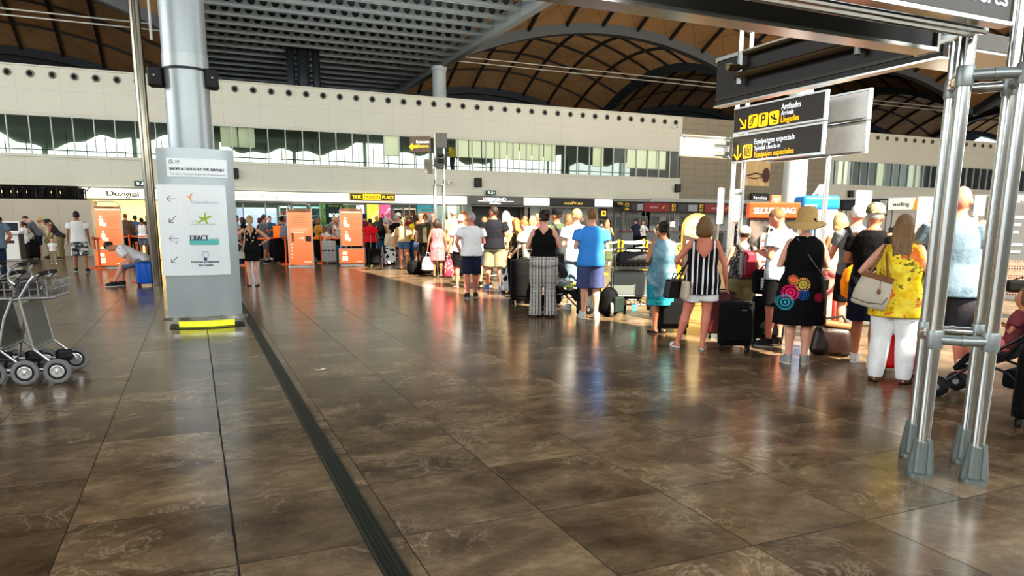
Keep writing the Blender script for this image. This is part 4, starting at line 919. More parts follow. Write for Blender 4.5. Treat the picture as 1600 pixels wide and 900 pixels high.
def orange_stand(px, py, label, full, rz=0, w=.78):
    P = G(px, py); t = thing('notice_stand', label, 'stand', P, rz)
    H_ = 2.12; m = MB(); m.tube([(-w/2, 0, .04), (-w/2, 0, H_-.2), (-w/2+.08, 0, H_-.04), (-w/2+.2, 0, H_), (w/2-.2, 0, H_), (w/2-.08, 0, H_-.04), (w/2, 0, H_-.2), (w/2, 0, .04)], .022, 8); m.box((0, .05, .025), (w+.06, .36, .05)); m.build('frame', FR, t)
    if full:
        p_ = MB().box((0, 0, 1.0), (w-.03, .03, 1.86)).build('panel', ORP, t); MB().box((0, -.016, 1.88), (w-.05, .012, .09)).build('header', mat('tan print', c(190, 132, 96), .5), p_)
        text('easyJet', (.1, -.025, 1.88), rx, up, PDK, p_, width=.28, height=.045); lines(-.25, .25, [1.72-.075*k for k in range(5)], -.02, p_, mat('faded print', c(238, 170, 128), .5), .028); lines(-.3, .28, [1.28, 1.22, 1.16], -.02, p_)
        m = MB(); m.rbox((.26, -.02, .95), (.18, .01, .18), .01, 1); m.build('pictogram', PDK, p_); m = MB(); m.ell((-.25, -.02, 1.12), (.04, .005, .04)); m.box((-.25, -.02, .97), (.07, .008, .24)); m.build('pictogram', mat('print brown', c(150, 90, 60), .5), p_)
        m = MB(); m.poly([(-.08, -.015), (.04, -.015), (.04, -.05), (.1, 0), (.04, .05), (.04, .015), (-.08, .015)], (.02, -.018, .97), rx, up); m.build('arrow', PW, p_)
        for k in range(5): lines(-.22, .3, [.76-.11*k], -.02, p_, mat('faded print'), .02); MB().ell((-.29, -.02, .76-.11*k), (.022, .005, .022)).build('bullet', PW, p_)
        lines(.1, .33, [.17], -.02, p_, PW, .025)
    else:
        p_ = MB().box((0, 0, 1.33), (w-.03, .03, 1.28)).build('panel', ORP, t); MB().box((0, -.016, 1.93), (w-.05, .012, .06)).build('header', mat('tan print'), p_); MB().box((0, -.018, 1.86), (w-.07, .012, .045)).build('header_stripe', PW, p_)
        text('easyJet', (.05, -.025, 1.93), rx, up, PDK, p_, width=.26, height=.04); figure_pic((-.2, -.02, 1.5), .42, p_); figure_pic((-.17, -.02, 1.03), .42, p_); lines(-.02, .33, [1.66-.06*k for k in range(6)], -.02, p_, mat('faded print'), .016); lines(-.28, .33, [1.23], -.02, p_, mat('faded print'), .02); lines(-.02, .33, [1.14-.06*k for k in range(6)], -.02, p_, mat('faded print'), .016)
        q = MB().rbox((.0, -.06, .34), (w+.16, .34, .56), .03, 3).build('bag_gauge', FR, t); MB().rbox((0, -.225, .34), (w+.1, .03, .5), .012, 2).build('gauge_print', ORP, q); m = MB(); m.rbox((-.24, -.245, .26), (.2, .01, .17), .01, 1); m.rbox((-.24, -.245, .44), (.16, .01, .12), .01, 1); m.build('pictogram', PW, q); lines(-.04, .36, [.5, .45, .4, .35], -.245, q, mat('faded print'), .018); lines(.16, .36, [.16], -.245, q, PW, .022)
    return t
orange_stand(471.5, 417, 'tall full length orange notice stand right of the woman in the black dress', True, -.22, .80)
orange_stand(551, 415, 'orange notice stand with a bag gauge box right of the tall orange notice', False, -.22, .76)
orange_stand(176, 419, 'orange notice stand with a bag gauge box left of the pillar', False, -.02, .76)
t = orange_stand(669, 404, 'orange notice stand mostly hidden behind the crowd near the mid hall signpost', False, -.2, .76)
# secure bag stand
P = G(1196, 486); t = thing('bag_wrapping_stand', 'orange topped bag wrapping stand with a suitcase poster behind the rucksack', 'stand', P, -.62)
w = .80; hs_ = height_at(P, 1196, 317)
MB().rbox((0, 0, hs_/2-.01), (w, .3, hs_-.02), .02).build('cabinet', mat('stand charcoal', c(40, 38, 38), .45), t); h_ = MB().rbox((.0, -.03, hs_-.13), (w+.04, .36, .26), .02).build('header', emit('stand orange', c(226, 74, 26), .35), t); text('SECURE BAG', (.0, -.215, hs_-.135), rx, up, SW, h_, width=w*.84, height=.10, bold=.005)
MB().box((0, -.155, hs_-.72), (w-.04, .02, .90)).build('poster', grad('smoky poster', c(44, 38, 36), c(120, 106, 98), .08, 3), t)
s_ = MB().rbox((.08, -.18, hs_-.86), (.54, .03, .70), .05, 3).build('poster_suitcase', emit('poster pale suitcase', c(222, 206, 198), .3), t); m = MB(); m.tube([(-.06, -.19, hs_-.54), (-.06, -.19, hs_-.42), (.2, -.19, hs_-.42), (.2, -.19, hs_-.54)], .02, 6); m.build('poster_handle', WHITE, s_)
m = MB()
for k in range(5): m.box((.08, -.197, hs_-1.12+.12*k), (.5, .008, .045))
m.build('poster_stripe', mat('brick stripe', c(196, 80, 60), .5), s_); text('protect your bag', (.08, -.205, hs_-1.12), rx, up, WHITE, s_, width=.36, height=.028)
MB().rbox((0, 0, .28), (w+.02, .32, .5), .02).build('plinth', mat('pale plinth', c(196, 192, 184), .5), t)
# blue topped white booth
P = G(1263, 470); t = thing('sales_booth', 'white booth with a bright blue top and small white emblem behind the straw hat', 'booth', P, -.5)
hb = height_at(P, 1263, 307); bw_ = .66
MB().rbox((0, 0, (hb-.26)/2), (bw_, .6, hb-.26), .03).build('cabinet', mat('booth white', c(238, 238, 234), .4, 0, .03), t); MB().rbox((0, 0, .3), (bw_+.04, .64, .6), .03).build('plinth', mat('booth grey', c(190, 190, 184), .5), t)
BL = mat('booth blue', c(26, 128, 206), .4, 0, .1, 3); m = MB(); m.rbox((0, 0, hb-.13), (bw_+.05, .65, .27), .07, 3); tp = m.build('top', BL, t); text('PROTECT', (-.2, -.33, hb-.19), rx, up, SW, tp, width=.24, height=.045)
MB().box((-.22, -.305, .9), (.2, .02, hb-.9)).build('side_panel', mat('booth deep blue', c(16, 90, 160), .4), t); MB().box((-.08, -.305, .95), (.03, .02, hb-.7)).build('dark_seam', BLACK, t)
m = MB(); m.poly([(-.13, -.1), (-.02, -.02), (-.02, -.1), (.08, -.1), (.065, 0), (.13, .02), (.13, .05), (.065, .065), (.05, .13), (-.02, .13), (-.1, -.02), (-.13, -.05)], (.05, -.02, hb+.1), rx, up, -.05); m.build('emblem', WHITE, tp)
text('i', (.17, -.305, hb-.55), rx, up, mat('pale yellow print', c(236, 226, 160), .5), t, height=.1); lines(.05, .27, [hb-.5, hb-.6, hb-.8, hb-.9], -.305, t, mat('pale yellow print'), .03)
# red tee sign on a pole
P = G(1205, 410); t = thing('tobacco_sign', 'small square red sign with a white letter T on a thin pole', 'sign', P); z_ = height_at(P, 1205, 326)-0; MB().tube([(0, .05, 0), (0, .05, z_+.1)], .03, 8).build('pole', JOINT, t); MB().lathe([(.2, 0), (.2, .03)], (0, .05, 0), 16).build('base', JOINT, t); q = MB().rbox((0, 0, z_+.25), (.5, .1, .55), .02).build('box', emit('tee red', c(240, 96, 66), .6), t); text('T', (0, -.055, z_+.26), rx, up, SW, q, height=.3, bold=.03)
# golden arched board
P = G(1083, 478); t = thing('arched_board', 'tall golden board with a rounded top behind the striped blouse', 'sign', P, -.45)
hz_ = height_at(P, 1083, 333); w = .56; pts = [(-w/2, .02), (w/2, .02), (w/2, hz_-w/2)]+[(w/2*math.cos(k*PI/14), hz_-w/2+w/2*math.sin(k*PI/14)) for k in range(1, 14)]+[(-w/2, hz_-w/2)]
MB().poly(pts, (0, 0, 0), rx, up, -.06).build('board', mat('gold board', c(206, 168, 84), .3, .4, .1, 2), t); m = MB(); m.poly([(x*.86, .0+(y-.02)*.9+.55 if False else max(y*.985, 1.05)) for x, y in pts], (0, -.012, 0), rx, up, .01); b_ = m.build('face', emit('gold face', c(238, 196, 110), .35), t)
m = MB(); m.poly([(.15*math.cos(k*PI/12), hz_-.26+.15*math.sin(k*PI/12)) for k in range(24)], (0, -.026, 0), rx, up, .008); k_ = m.build('disc', emit('cream disc', c(255, 240, 206), .6), t); text('100', (0, -.04, hz_-.26), rx, up, mat('gold ink', c(196, 150, 70), .5), k_, width=.18, height=.1, bold=.006)
m = MB(); m.poly([(-.24, .6), (.24, .6), (.24, 1.18), (-.24, 1.32)], (0, -.02, 0), rx, up, .01); k_ = m.build('dark_panel', mat('espresso panel', c(60, 46, 34), .5), t); m = MB(); m.rbox((.08, -.035, 1.12), (.2, .01, .14), .02, 1); m.rbox((-.16, -.035, 1.16), (.07, .01, .12), .01, 1); m.build('picture', mat('grey picture', c(180, 176, 166), .5), k_)
# bright white totems / illuminated screens standing among the desks
def totem(px, pt, pb, wpx, Y, label, rz=0, base=True):
    a = onY(px-wpx/2, pb, Y); b = onY(px+wpx/2, pt, Y); t = thing('sign_totem', label, 'sign', ((a.x+b.x)/2, Y, 0), rz); w = b.x-a.x
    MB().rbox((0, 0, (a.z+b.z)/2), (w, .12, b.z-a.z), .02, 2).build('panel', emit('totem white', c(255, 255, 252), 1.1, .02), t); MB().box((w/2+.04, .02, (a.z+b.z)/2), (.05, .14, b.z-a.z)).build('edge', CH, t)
    MB().box((0, .03, a.z/2), (w*.2, .08, a.z)).build('leg', CH, t); MB().rbox((0, .03, .02), (w*.7, .4, .04), .01, 1).build('foot', CH, t)
totem(1148, 296, 346, 18, 16.5, 'narrow bright white panel between the two signpost tubes'); totem(1124.5, 294, 350, 7, 16.2, 'very narrow bright white panel left of the signpost tubes'); totem(1348, 298, 336, 22, 15, 'bright white sign panel above the camouflage cap'); totem(1446, 308, 404, 36, 10.5, 'large bright white sign totem left of the gantry posts'); totem(1530, 305, 337, 14, 13, 'small bright white sign panel between the gantry posts'); totem(1505, 310, 328, 7, 14.0, 'tiny bright white panel beside the bald man head')
P = G(1600, 470); t = thing('info_board', 'tall dark grey information board cut by the right edge', 'board', P, -.95); hz_ = height_at(P, 1592, 316); MB().rbox((0, 0, hz_/2), (1.1, .12, hz_), .02).build('panel', mat('slate board', c(96, 98, 98), .5), t)
lines(-.42, -.2, [hz_-.3, hz_-.45, hz_-.6], -.065, t, WHITE, .05); lines(-.42, -.15, [hz_-.85, hz_-1.0], -.065, t, WHITE, .05)

# ---- queue barriers
OB = mat('barrier orange', c(238, 96, 24), .4); YB = mat('barrier yellow', c(244, 196, 20), .4); WBELT = mat('belt white', c(226, 224, 214), .6); OBELT = emit('belt orange', c(246, 110, 40), .25)
def barrier_post(px, py, label, material, grp, h=1.0, P=None):
    P = P or G(px, py); t = thing('barrier_post', label, 'barrier', P, 0, grp); m = MB(); m.lathe([(.032, .02), (.032, h-.08), (.045, h-.07), (.045, h)], (0, 0, 0), 14); autosmooth(m.build('post', material, t, True)); m = MB(); m.lathe([(.19, 0), (.19, .015), (.05, .045), (.034, .05)], (0, 0, 0), 22); m.build('base', material, t, True)
    m = MB(); m.box((0, 0, h-.05), (.1, .07, .07)); m.build('belt_cassette', BLACK, t); return t
def belt(A, B, label, material, z_=.955, w=.055, grp=None):
    A, B = Vector(A), Vector(B); m = MB(); N = 8; d_ = (B-A).normalized(); A = A+d_*.05; B = B-d_*.05; vs = []
    o_ = (A+B)/2
    for i in range(N+1):
        p = A.lerp(B, i/N)-o_; s_ = -.03*(1-(2*i/N-1)**2); vs += [(p.x, p.y, z_-w/2+s_), (p.x, p.y, z_+w/2+s_)]
    m.add(vs, [(2*i, 2*i+2, 2*i+3, 2*i+1) for i in range(N)]); o = m.build('barrier_belt', material); o.location = (o_.x, o_.y, 0); tag(o, label, 'belt', grp); return o
op = [G(384, 416), G(441, 411), G(447.5, 413.5), G(503, 412), G(570.5, 410.5)]
for p, lab in zip(op, ('orange barrier post hidden behind the woman in the black dress', 'orange barrier post just behind another left of the tall notice', 'orange barrier post in front of its twin left of the tall notice', 'orange barrier post in front of the pale grey hard case', 'orange barrier post right of the bag gauge stand')): barrier_post(0, 0, lab, OB, None, 1.0, p)
for i, lab in enumerate(('orange barrier belt behind the woman in the black dress', 'short orange barrier belt joining two posts left of the tall notice', 'orange barrier belt behind the tall orange notice', 'orange barrier belt above the pale grey hard case')): belt(op[i], op[i+1], lab, OBELT)
op = [G(151, 418), G(157, 421), G(219, 441), G(205, 409), G(247, 406)]
for p, lab in zip(op[:3], ('orange barrier post left behind the left notice stand', 'orange barrier post just left of the left notice stand', 'orange barrier post behind the seated man and the blue suitcase')): barrier_post(0, 0, lab, OB, None, 1.0, p)
barrier_post(0, 0, 'orange barrier post at the shop side above the seated man', OB, None, 1.0, op[3]); barrier_post(0, 0, 'orange barrier post right behind the polished pole', OB, None, 1.0, op[4])
belt(op[1], op[3], 'orange barrier belt behind the left notice stand', OBELT); belt(op[3], op[4], 'orange barrier belt behind the woman in the white vest', OBELT)
rng = [(942, 440), (965, 436), (971, 440), (1004, 432), (1009, 440), (1045, 445), (1066, 440), (1058, 470), (1093, 460)]
labs = ('yellow barrier post right of the man in the blue shirt', 'yellow barrier post above the left end of the loaded trolley', 'thicker lit yellow barrier post above the loaded trolley', 'yellow barrier post above the right part of the trolley', 'yellow barrier post left of the woman in teal', 'yellow barrier post hidden by the woman in teal', 'yellow barrier post right of the woman in teal', 'pale lit barrier post close right of the woman in teal', 'yellow barrier post behind the golden arched board')
yp = []
for (px, py), lab in zip(rng, labs): p = G(px, py-12); yp.append(p); barrier_post(0, 0, lab, YB, None, 1.02, p)
for i, (a, b) in enumerate(((0, 1), (1, 3), (3, 5), (5, 6), (2, 4), (4, 8))): 
    for z_ in (.96, .74): belt(yp[a], yp[b], ('upper ' if z_ > .9 else 'lower ')+('white barrier belt, first right of the man in blue', 'white barrier belt above the trolley basket', 'white barrier belt passing behind the woman in teal', 'white barrier belt right of the woman in teal', 'white barrier belt, nearer row above the trolley', 'white barrier belt, nearer row behind the arched board')[i], WBELT, z_)
for (px, py), lab in (((1300, 440), 'yellow barrier post right of the blue topped booth'), ((1540, 480), 'yellow barrier post between the gantry posts'), ((1587, 440), 'yellow barrier post at the right edge before the dark board')): barrier_post(px, py, lab, YB, None)
# ================================================================ people
def skin_mat(name, col):
    if name in _M: return _M[name]
    m, n = newmat(name); f = n.noise(6, 4)[0]; g = n.noise(40, 3)[0]
    n.base(n.mix(n.math('MULTIPLY', g, .25), n.mix(f, dk(col, .86), dk(col, 1.1)), (col[0]*1.05, col[1]*.8, col[2]*.75, 1))); n.set(Roughness=.52, Specular_IOR_Level=.35); _M[name] = m; return m
SKIN = {'fair': skin_mat('fair skin', c(214, 164, 138)), 'tan': skin_mat('tanned skin', c(190, 128, 96)), 'red': skin_mat('sunburnt skin', c(206, 134, 110)), 'olive': skin_mat('olive skin', c(160, 108, 80)), 'dark': skin_mat('brown skin', c(110, 70, 50))}
def hair_mat(name, col, col2=None):
    if name in _M: return _M[name]
    m, n = newmat(name); v = n.mapv((38, 38, 5)); f = n.noise(1.4, 5, .6, v)[0]
    n.base(n.mix(f, dk(col, .55), col2 or dk(col, 1.5))); n.set(Roughness=.48, Specular_IOR_Level=.4); n.bump(f, .7, .02); _M[name] = m; return m
HAIR = {'black': hair_mat('black hair', c(28, 24, 22)), 'dbrown': hair_mat('dark brown hair', c(50, 36, 26)), 'brown': hair_mat('brown hair', c(92, 66, 42), c(150, 114, 70)), 'blonde': hair_mat('blonde hair', c(176, 142, 88), c(214, 186, 130)), 'ginger': hair_mat('ginger hair', c(150, 84, 42), c(200, 130, 70)), 'grey': hair_mat('grey hair', c(140, 134, 126), c(196, 190, 180)), 'white': hair_mat('white hair', c(206, 200, 190), c(236, 230, 222))}
# ---- patterned cloth
def pat(name, fn, rough=.85):
    if name in _M: return _M[name]
    m, n = newmat(name); n.base(fn(n)); n.set(Roughness=rough, Specular_IOR_Level=.25); n.bump(n.noise(9, 3)[0], .5, .03); _M[name] = m; return m
def stripes(n):
    x, y, z = n.xyz(); f = n.math('FRACT', n.math('ADD', n.math('MULTIPLY', x, 16.5), 20.2)); g = n.math('FRACT', n.math('ADD', n.math('MULTIPLY', x, 8.25), 20.1))
    w = n.math('ADD', n.math('MULTIPLY', n.math('LESS_THAN', g, .5), .16), .22); return n.mix(n.math('LESS_THAN', f, w), c(22, 22, 26), c(226, 224, 220))
def floral(n):
    f = n.noise(7, 5, .6)[0]; w = n.n.new('ShaderNodeVectorMath'); w.operation = 'MULTIPLY_ADD'; n.L(n.noise(9, 3)[1], w.inputs[0]); w.inputs[1].default_value = (.16, .16, .16); n.L(n.co, w.inputs[2])
    col = n.mix(n.ramp(f, [(.4, (0, 0, 0, 1)), (.6, (1, 1, 1, 1))]), c(222, 182, 22), c(244, 222, 84)); big = n.noise(6.5, 2, .5, n.mapv((1, 1, 1), (3, 1, 4)))[0]
    leaf = n.math('MULTIPLY', n.math('LESS_THAN', n.voro(24, vec=w.outputs[0])[0], .40), n.math('GREATER_THAN', big, .53)); col = n.mix(n.math('MULTIPLY', leaf, .9), col, n.mix(n.noise(60)[0], c(60, 60, 24), c(120, 112, 50)))
    rose = n.math('GREATER_THAN', n.noise(5.2, 4, .6, n.mapv((1, 1, 1), (9, 2, 7)))[0], .60); return n.mix(n.math('MULTIPLY', rose, .85), col, n.mix(f, c(206, 60, 34), c(240, 130, 80)))
def monoprint(n):
    x, y, z = n.xyz(); u = n.math('ADD', x, z); v = n.math('SUBTRACT', x, z); f = n.math('MULTIPLY', n.math('SINE', n.math('MULTIPLY', u, 135)), n.math('SINE', n.math('MULTIPLY', v, 135))); f2 = n.math('MULTIPLY', n.math('SINE', n.math('MULTIPLY', x, 118)), .45); k = n.math('GREATER_THAN', n.math('ADD', n.math('ADD', f, f2), n.math('MULTIPLY', n.math('SUBTRACT', n.noise(60)[0], .5), .9)), -.22); return n.mix(k, c(56, 54, 54), c(200, 196, 188))
def tiedye(n):
    f = n.noise(4.2, 6, .6, None, .6)[0]; x, y, z = n.xyz(); return n.mix(n.ramp(f, [(.36, (0, 0, 0, 1)), (.62, (1, 1, 1, 1))]), c(62, 104, 128), c(140, 176, 186))
def crochet(n):
    a = n.voro(44, 'DISTANCE_TO_EDGE')[0]; x, y, z = n.xyz(); lo = n.math('LESS_THAN', z, .475); return n.mix(n.math('LESS_THAN', a, n.math('ADD', n.math('MULTIPLY', lo, .16), .08)), n.mix(lo, c(24, 110, 124), c(22, 40, 46)), c(58, 178, 190))
def camo(n):
    a = n.noise(9, 3, .5)[0]; b = n.noise(11, 3, .5, n.mapv((1, 1, 1), (5, 3, 2)))[0]; col = n.mix(n.math('GREATER_THAN', a, .52), c(146, 148, 142), c(66, 72, 76)); return n.mix(n.math('GREATER_THAN', b, .57), col, c(206, 206, 200))
def camogreen(n):
    a = n.noise(14, 3, .5)[0]; b = n.noise(17, 3, .5, n.mapv((1, 1, 1), (5, 3, 2)))[0]; col = n.mix(n.math('GREATER_THAN', a, .5), c(150, 140, 108), c(92, 88, 66)); return n.mix(n.math('GREATER_THAN', b, .58), col, c(196, 182, 150))
def flowersmall(a, b, sc=22, thr=.28):
    def f(n): v = n.voro(sc)[0]; return n.mix(n.math('LESS_THAN', v, thr), a, n.mix(n.voro(sc)[1], b, dk(b, .6)))
    return f
def hexdots(n):
    v = n.voro(34, rnd=.15)[0]; return n.mix(n.math('LESS_THAN', v, .42), c(206, 100, 104), c(226, 140, 138))
def mandala(n):
    x, y, z = n.xyz(); col = c(10, 9, 11)
    for cx_, cz, r, a, b, k in ((-.135, .80, .088, c(150, 8, 60), c(236, 40, 110), 30), (-.115, .935, .05, c(210, 60, 24), c(246, 150, 90), 18), (-.02, .885, .075, c(90, 140, 40), c(226, 170, 80), 26), (-.01, .785, .062, c(10, 30, 70), c(30, 90, 160), 24), (.15, .755, .05, c(120, 16, 50), c(170, 40, 70), 18), (-.18, .695, .085, c(8, 40, 50), c(60, 170, 190), 28)):
        dx = n.math('SUBTRACT', x, cx_); dz = n.math('SUBTRACT', z, cz); d = n.math('SQRT', n.math('ADD', n.math('MULTIPLY', dx, dx), n.math('MULTIPLY', dz, dz))); an = n.math('ARCTAN2', dz, dx)
        ring = n.math('GREATER_THAN', n.math('SINE', n.math('MULTIPLY', d, 5.5*PI/r)), .1); ray_ = n.math('GREATER_THAN', n.math('SINE', n.math('MULTIPLY', an, k)), 0)
        inner = n.math('LESS_THAN', d, r*.62); outer = n.math('MULTIPLY', n.math('LESS_THAN', d, r), n.math('MULTIPLY', ray_, n.math('GREATER_THAN', d, r*.70)))
        col = n.mix(outer, col, b); col = n.mix(inner, col, n.mix(ring, a, dk(b, .9)))
    return col
def straw(n):
    x, y, z = n.xyz(); w = n.math('SINE', n.math('MULTIPLY', z, 420)); a = n.noise(120, 2)[0]; return n.mix(n.math('ADD', n.math('MULTIPLY', w, .12), n.math('MULTIPLY', a, .9), None, True), c(150, 116, 66), c(220, 188, 130))
CL = lambda nm, r, g, b: cloth(nm, c(r, g, b))
TX = {'black': CL('black cotton', 13, 12, 14), 'charcoal': CL('charcoal cotton', 52, 50, 54), 'inky': CL('inky blue grey cotton', 26, 27, 34), 'navy': CL('navy cotton', 40, 44, 66), 'white': CL('white cotton', 226, 226, 224), 'cream': CL('cream cotton', 206, 190, 160), 'beige': CL('beige linen', 186, 160, 124), 'khaki': CL('khaki cotton', 142, 136, 108), 'kh2': CL('khaki brown cotton', 128, 118, 82), 'olive': CL('olive cotton', 74, 68, 52), 'green': CL('moss green cotton', 76, 88, 58), 'red': CL('bright red cotton', 204, 24, 36), 'dred': CL('dark red cotton', 110, 30, 38), 'maroon': CL('maroon cotton', 122, 60, 66), 'blue': CL('sky blue cotton', 66, 140, 214), 'dblue': CL('slate blue cotton', 76, 84, 122), 'teal': CL('petrol blue cotton', 40, 84, 112), 'gblue': CL('grey blue cotton', 116, 136, 148), 'grey': CL('grey cotton', 104, 108, 112), 'lgrey': CL('light grey cotton', 158, 160, 162), 'lblue': CL('pale blue cotton', 176, 196, 216), 'denim': CL('blue denim', 70, 100, 138), 'jeans': CL('dark blue denim', 38, 58, 84), 'mustard': CL('mustard cotton', 184, 130, 44), 'yellow': CL('yellow cotton', 236, 200, 40), 'pink': CL('pink cotton', 214, 126, 120), 'orange': CL('orange nylon', 240, 140, 20), 'brown': CL('brown cotton', 96, 76, 58), 'lime': CL('pale green cotton', 130, 190, 120),
 'stripes': pat('black and white striped satin', stripes), 'floral': pat('yellow floral print', floral), 'mono': pat('black and white printed jersey', monoprint), 'tiedye': pat('blue grey tie dye', tiedye), 'crochet': pat('turquoise crochet', crochet), 'camo': pat('grey camouflage', camo), 'camog': pat('olive camouflage', camogreen), 'gflower': pat('grey flowered viscose', flowersmall(c(70, 62, 64), c(180, 170, 168), 30, .34)), 'wflower': pat('white blouse with leaves', lambda n: n.mix(n.math('MULTIPLY', n.math('LESS_THAN', n.voro(9, vec=n.mapv((1.5, 1.5, .7), (0, 0, 0), (.2, .6, .3)))[0], .33), .85), c(212, 216, 218), c(92, 128, 156))), 'bflower': pat('black dress with flowers', lambda n: n.mix(n.math('MULTIPLY', n.math('LESS_THAN', n.voro(15)[0], .33), n.math('GREATER_THAN', n.xyz()[2], .98)), c(20, 19, 20), c(206, 190, 150))), 'spots': pat('white spotted blouse', flowersmall(c(214, 204, 196), c(110, 56, 50), 18, .3)), 'pinkhex': pat('pink dotted dress', hexdots), 'mandala': pat('black dress with bright rosettes', mandala), 'palm': pat('black and white palm print', lambda n: n.mix(n.math('LESS_THAN', n.voro(30)[0], .42), c(232, 226, 206), c(16, 16, 16))), 'straw': pat('woven straw', straw)}
SHOE = {k: mat('shoe '+k, v, .55) for k, v in {'black': c(12, 12, 13), 'white': c(214, 214, 208), 'grey': c(150, 152, 150), 'blue': c(40, 110, 180), 'brown': c(90, 60, 44), 'pink': c(220, 160, 150)}.items()}
SOLE = mat('white rubber sole', c(222, 220, 212), .6); SOLB = mat('black rubber sole', c(16, 16, 16), .7)
LIP = mat('lips', c(176, 92, 84), .45); EYEW = mat('eye white', c(232, 226, 220), .3); EYEB = mat('eye iris', c(50, 36, 28), .25)
PIV = Vector((0, 0, .90))
ARM = {'down': ((.245, -.04, 1.12), (.262, .03, .87)), 'front': ((.245, -.03, 1.12), (.12, .20, 1.17)), 'hip': ((.43, -.10, 1.16), (.19, .01, 1.0)), 'pocket': ((.30, -.08, 1.13), (.20, .06, .90)), 'fwd': ((.235, .08, 1.13), (.21, .31, 1.02)), 'desk': ((.23, .18, 1.15), (.17, .41, 1.08)), 'strap': ((.265, .02, 1.13), (.13, .14, 1.33)), 'cross': ((.245, .02, 1.12), (-.07, .19, 1.14)), 'hold': ((.25, -.04, 1.11), (.29, .02, .86)), 'phone': ((.225, .02, 1.12), (.11, .22, 1.27)), 'swing': ((.24, .07, 1.13), (.25, .22, .93)), 'back': ((.25, -.12, 1.13), (.26, -.12, .88)), 'side': ((.36, .02, 1.18), (.42, .16, 1.0)), 'low': ((.19, .06, 1.11), (.12, .16, .87)), 'bagarm': ((.33, -.02, 1.14), (.25, .22, 1.10)), 'face': ((.2, .16, 1.2), (.1, .2, 1.45))}
NPEOPLE = [0]
def person(label, at, h, face=0, sex='m', g=1.0, lean=0, yaw=0, pitch=0, arms=('down', 'down'), st=.10, step=(0, 0), skin='tan', hair=('short', 'dbrown'), wear=(), shoes=('sneaker', 'black'), hat=None, q=2, group=None, legs=None, az=None, hs=1.0, seatz=None, eyes=False, ofs=(0, 0)):
    """one figure: a body in one surface, with hair and clothing as parts. face is the heading in degrees clockwise from looking straight away from the eye"""
    P = Vector(at); vd = math.atan2(P.x, P.y) if az is None else az; hd = vd+math.radians(face); root = thing('person', label, 'person', P, -hd, group)
    s = h/1.7; vox = {0: .024, 1: .018, 2: .0135, 3: .0105}[q]/s if q else .024/s; it = 3 if q > 1 else 2
    LN = math.radians(lean); male = sex == 'm'
    def U(p):
        p = Vector(p); a = LN*max(0, min(1, (p.z-.84)/.22)); d = p-PIV; return Vector((p.x, PIV.y+d.y*math.cos(a)+d.z*math.sin(a), PIV.z-d.y*math.sin(a)+d.z*math.cos(a)))
    def UI(p):
        def r(a): d = p-PIV; return Vector((p.x, d.y*math.cos(a)-d.z*math.sin(a), PIV.z+d.y*math.sin(a)+d.z*math.cos(a)))
        if not LN: return p
        z_ = r(LN).z if p.z > .8 else p.z
        return r(LN*max(0, min(1, (z_-.84)/.22)))
    HM = Matrix.Rotation(math.radians(yaw), 3, 'Z') @ Matrix.Rotation(-math.radians(pitch), 3, 'X'); NK = Vector((0, .0, 1.485))
    def Hd(p): p = Vector(p)-NK; return U(NK+HM @ (p*hs))
    def HI(p): return (HM.inverted() @ (UI(p)-NK))/hs+NK
    HMr = (Matrix.Rotation(-LN, 3, 'X') @ HM)
    # --- joints
    sx = .178 if male else .152; hx = .088
    if legs is None:
        legs = []
        for k, sg in ((0, -1), (1, 1)):
            f = step[k]; legs.append(((sg*hx, 0, .87), (sg*(hx*.4+st*.6), f*.5+.025, .48), (sg*st, f, .085), (sg*.28, 1)))
    hipz = .9
    tor = [(.80, .11, .085, -.005), (.87, .165 if male else .178, .115, -.012), (.95, .163 if male else .17, .115, -.008), (1.07, .15 if male else .132, .105 if male else .097, 0), (1.2, .168 if male else .15, .116, .002), (1.31, .178 if male else .157, .115, 0), (1.385, .168 if male else .142, .092, -.012), (1.43, .105 if male else .085, .07, -.012), (1.475, .062, .058, -.004)]
    def gx(z): return 1+(g-1)*max(0, min(1, (1.42-z)/.15)) if z > 1.2 else g
    def torso_rings(z0, z1, pad, n=22, flare=0, folds=0, hemz=None):
        zs = sorted(set([z0, z1]+[t[0] for t in tor if z0 < t[0] < z1])); R = []
        for z in zs:
            for a, b in zip(tor, tor[1:]):
                if a[0] <= z <= b[0]: f = (z-a[0])/(b[0]-a[0]); rx_, ry, yo = [a[i]+(b[i]-a[i])*f for i in (1, 2, 3)]; break
            else: rx_, ry, yo = (tor[1] if z < .87 else tor[-1])[1:]
            if z < .95: rx_ = max(rx_, .158); ry = max(ry, .11)
            k = gx(z); fl = flare*max(0, (1.1-z)/.3); rx_ = rx_*k+pad+fl; ry = ry*(1+(k-1)*1.35)+pad+fl; R.append((z, rx_, ry, yo-(k-1)*.0))
        return R
    def loft(mb, R, n=22, folds=0):
        rings = []
        for i, (z, rx_, ry, yo) in enumerate(R):
            ring = []
            for j in range(n):
                a = 2*PI*j/n; f = 1+folds*math.sin(7*a+i*.3)*max(0, min(1, (1.0-z)/.3)); ring.append(U((rx_*f*math.cos(a), yo+ry*f*math.sin(a), z)))
            rings.append(ring)
        mb.rings(rings)
    # --- body
    b = MB(); R = [(z, rx_*gx(z), ry*(1+(gx(z)-1)*1.35), yo) for z, rx_, ry, yo in tor]; loft(b, R)
    for sg in (-1, 1): b.ell(U((sg*.075*g, -.06, .89)), (.09*g, .085*g, .09))
    if not male:
        for sg in (-1, 1): b.ell(U((sg*.07, .085+.06*(g-1), 1.255)), (.062*g, .055*g, .06))
    b.limb([U((0, -.012, 1.40)), U((0, -.002, 1.46)), Hd((0, .012, 1.53))], [.06, .054, .052] if male else [.05, .046, .046])
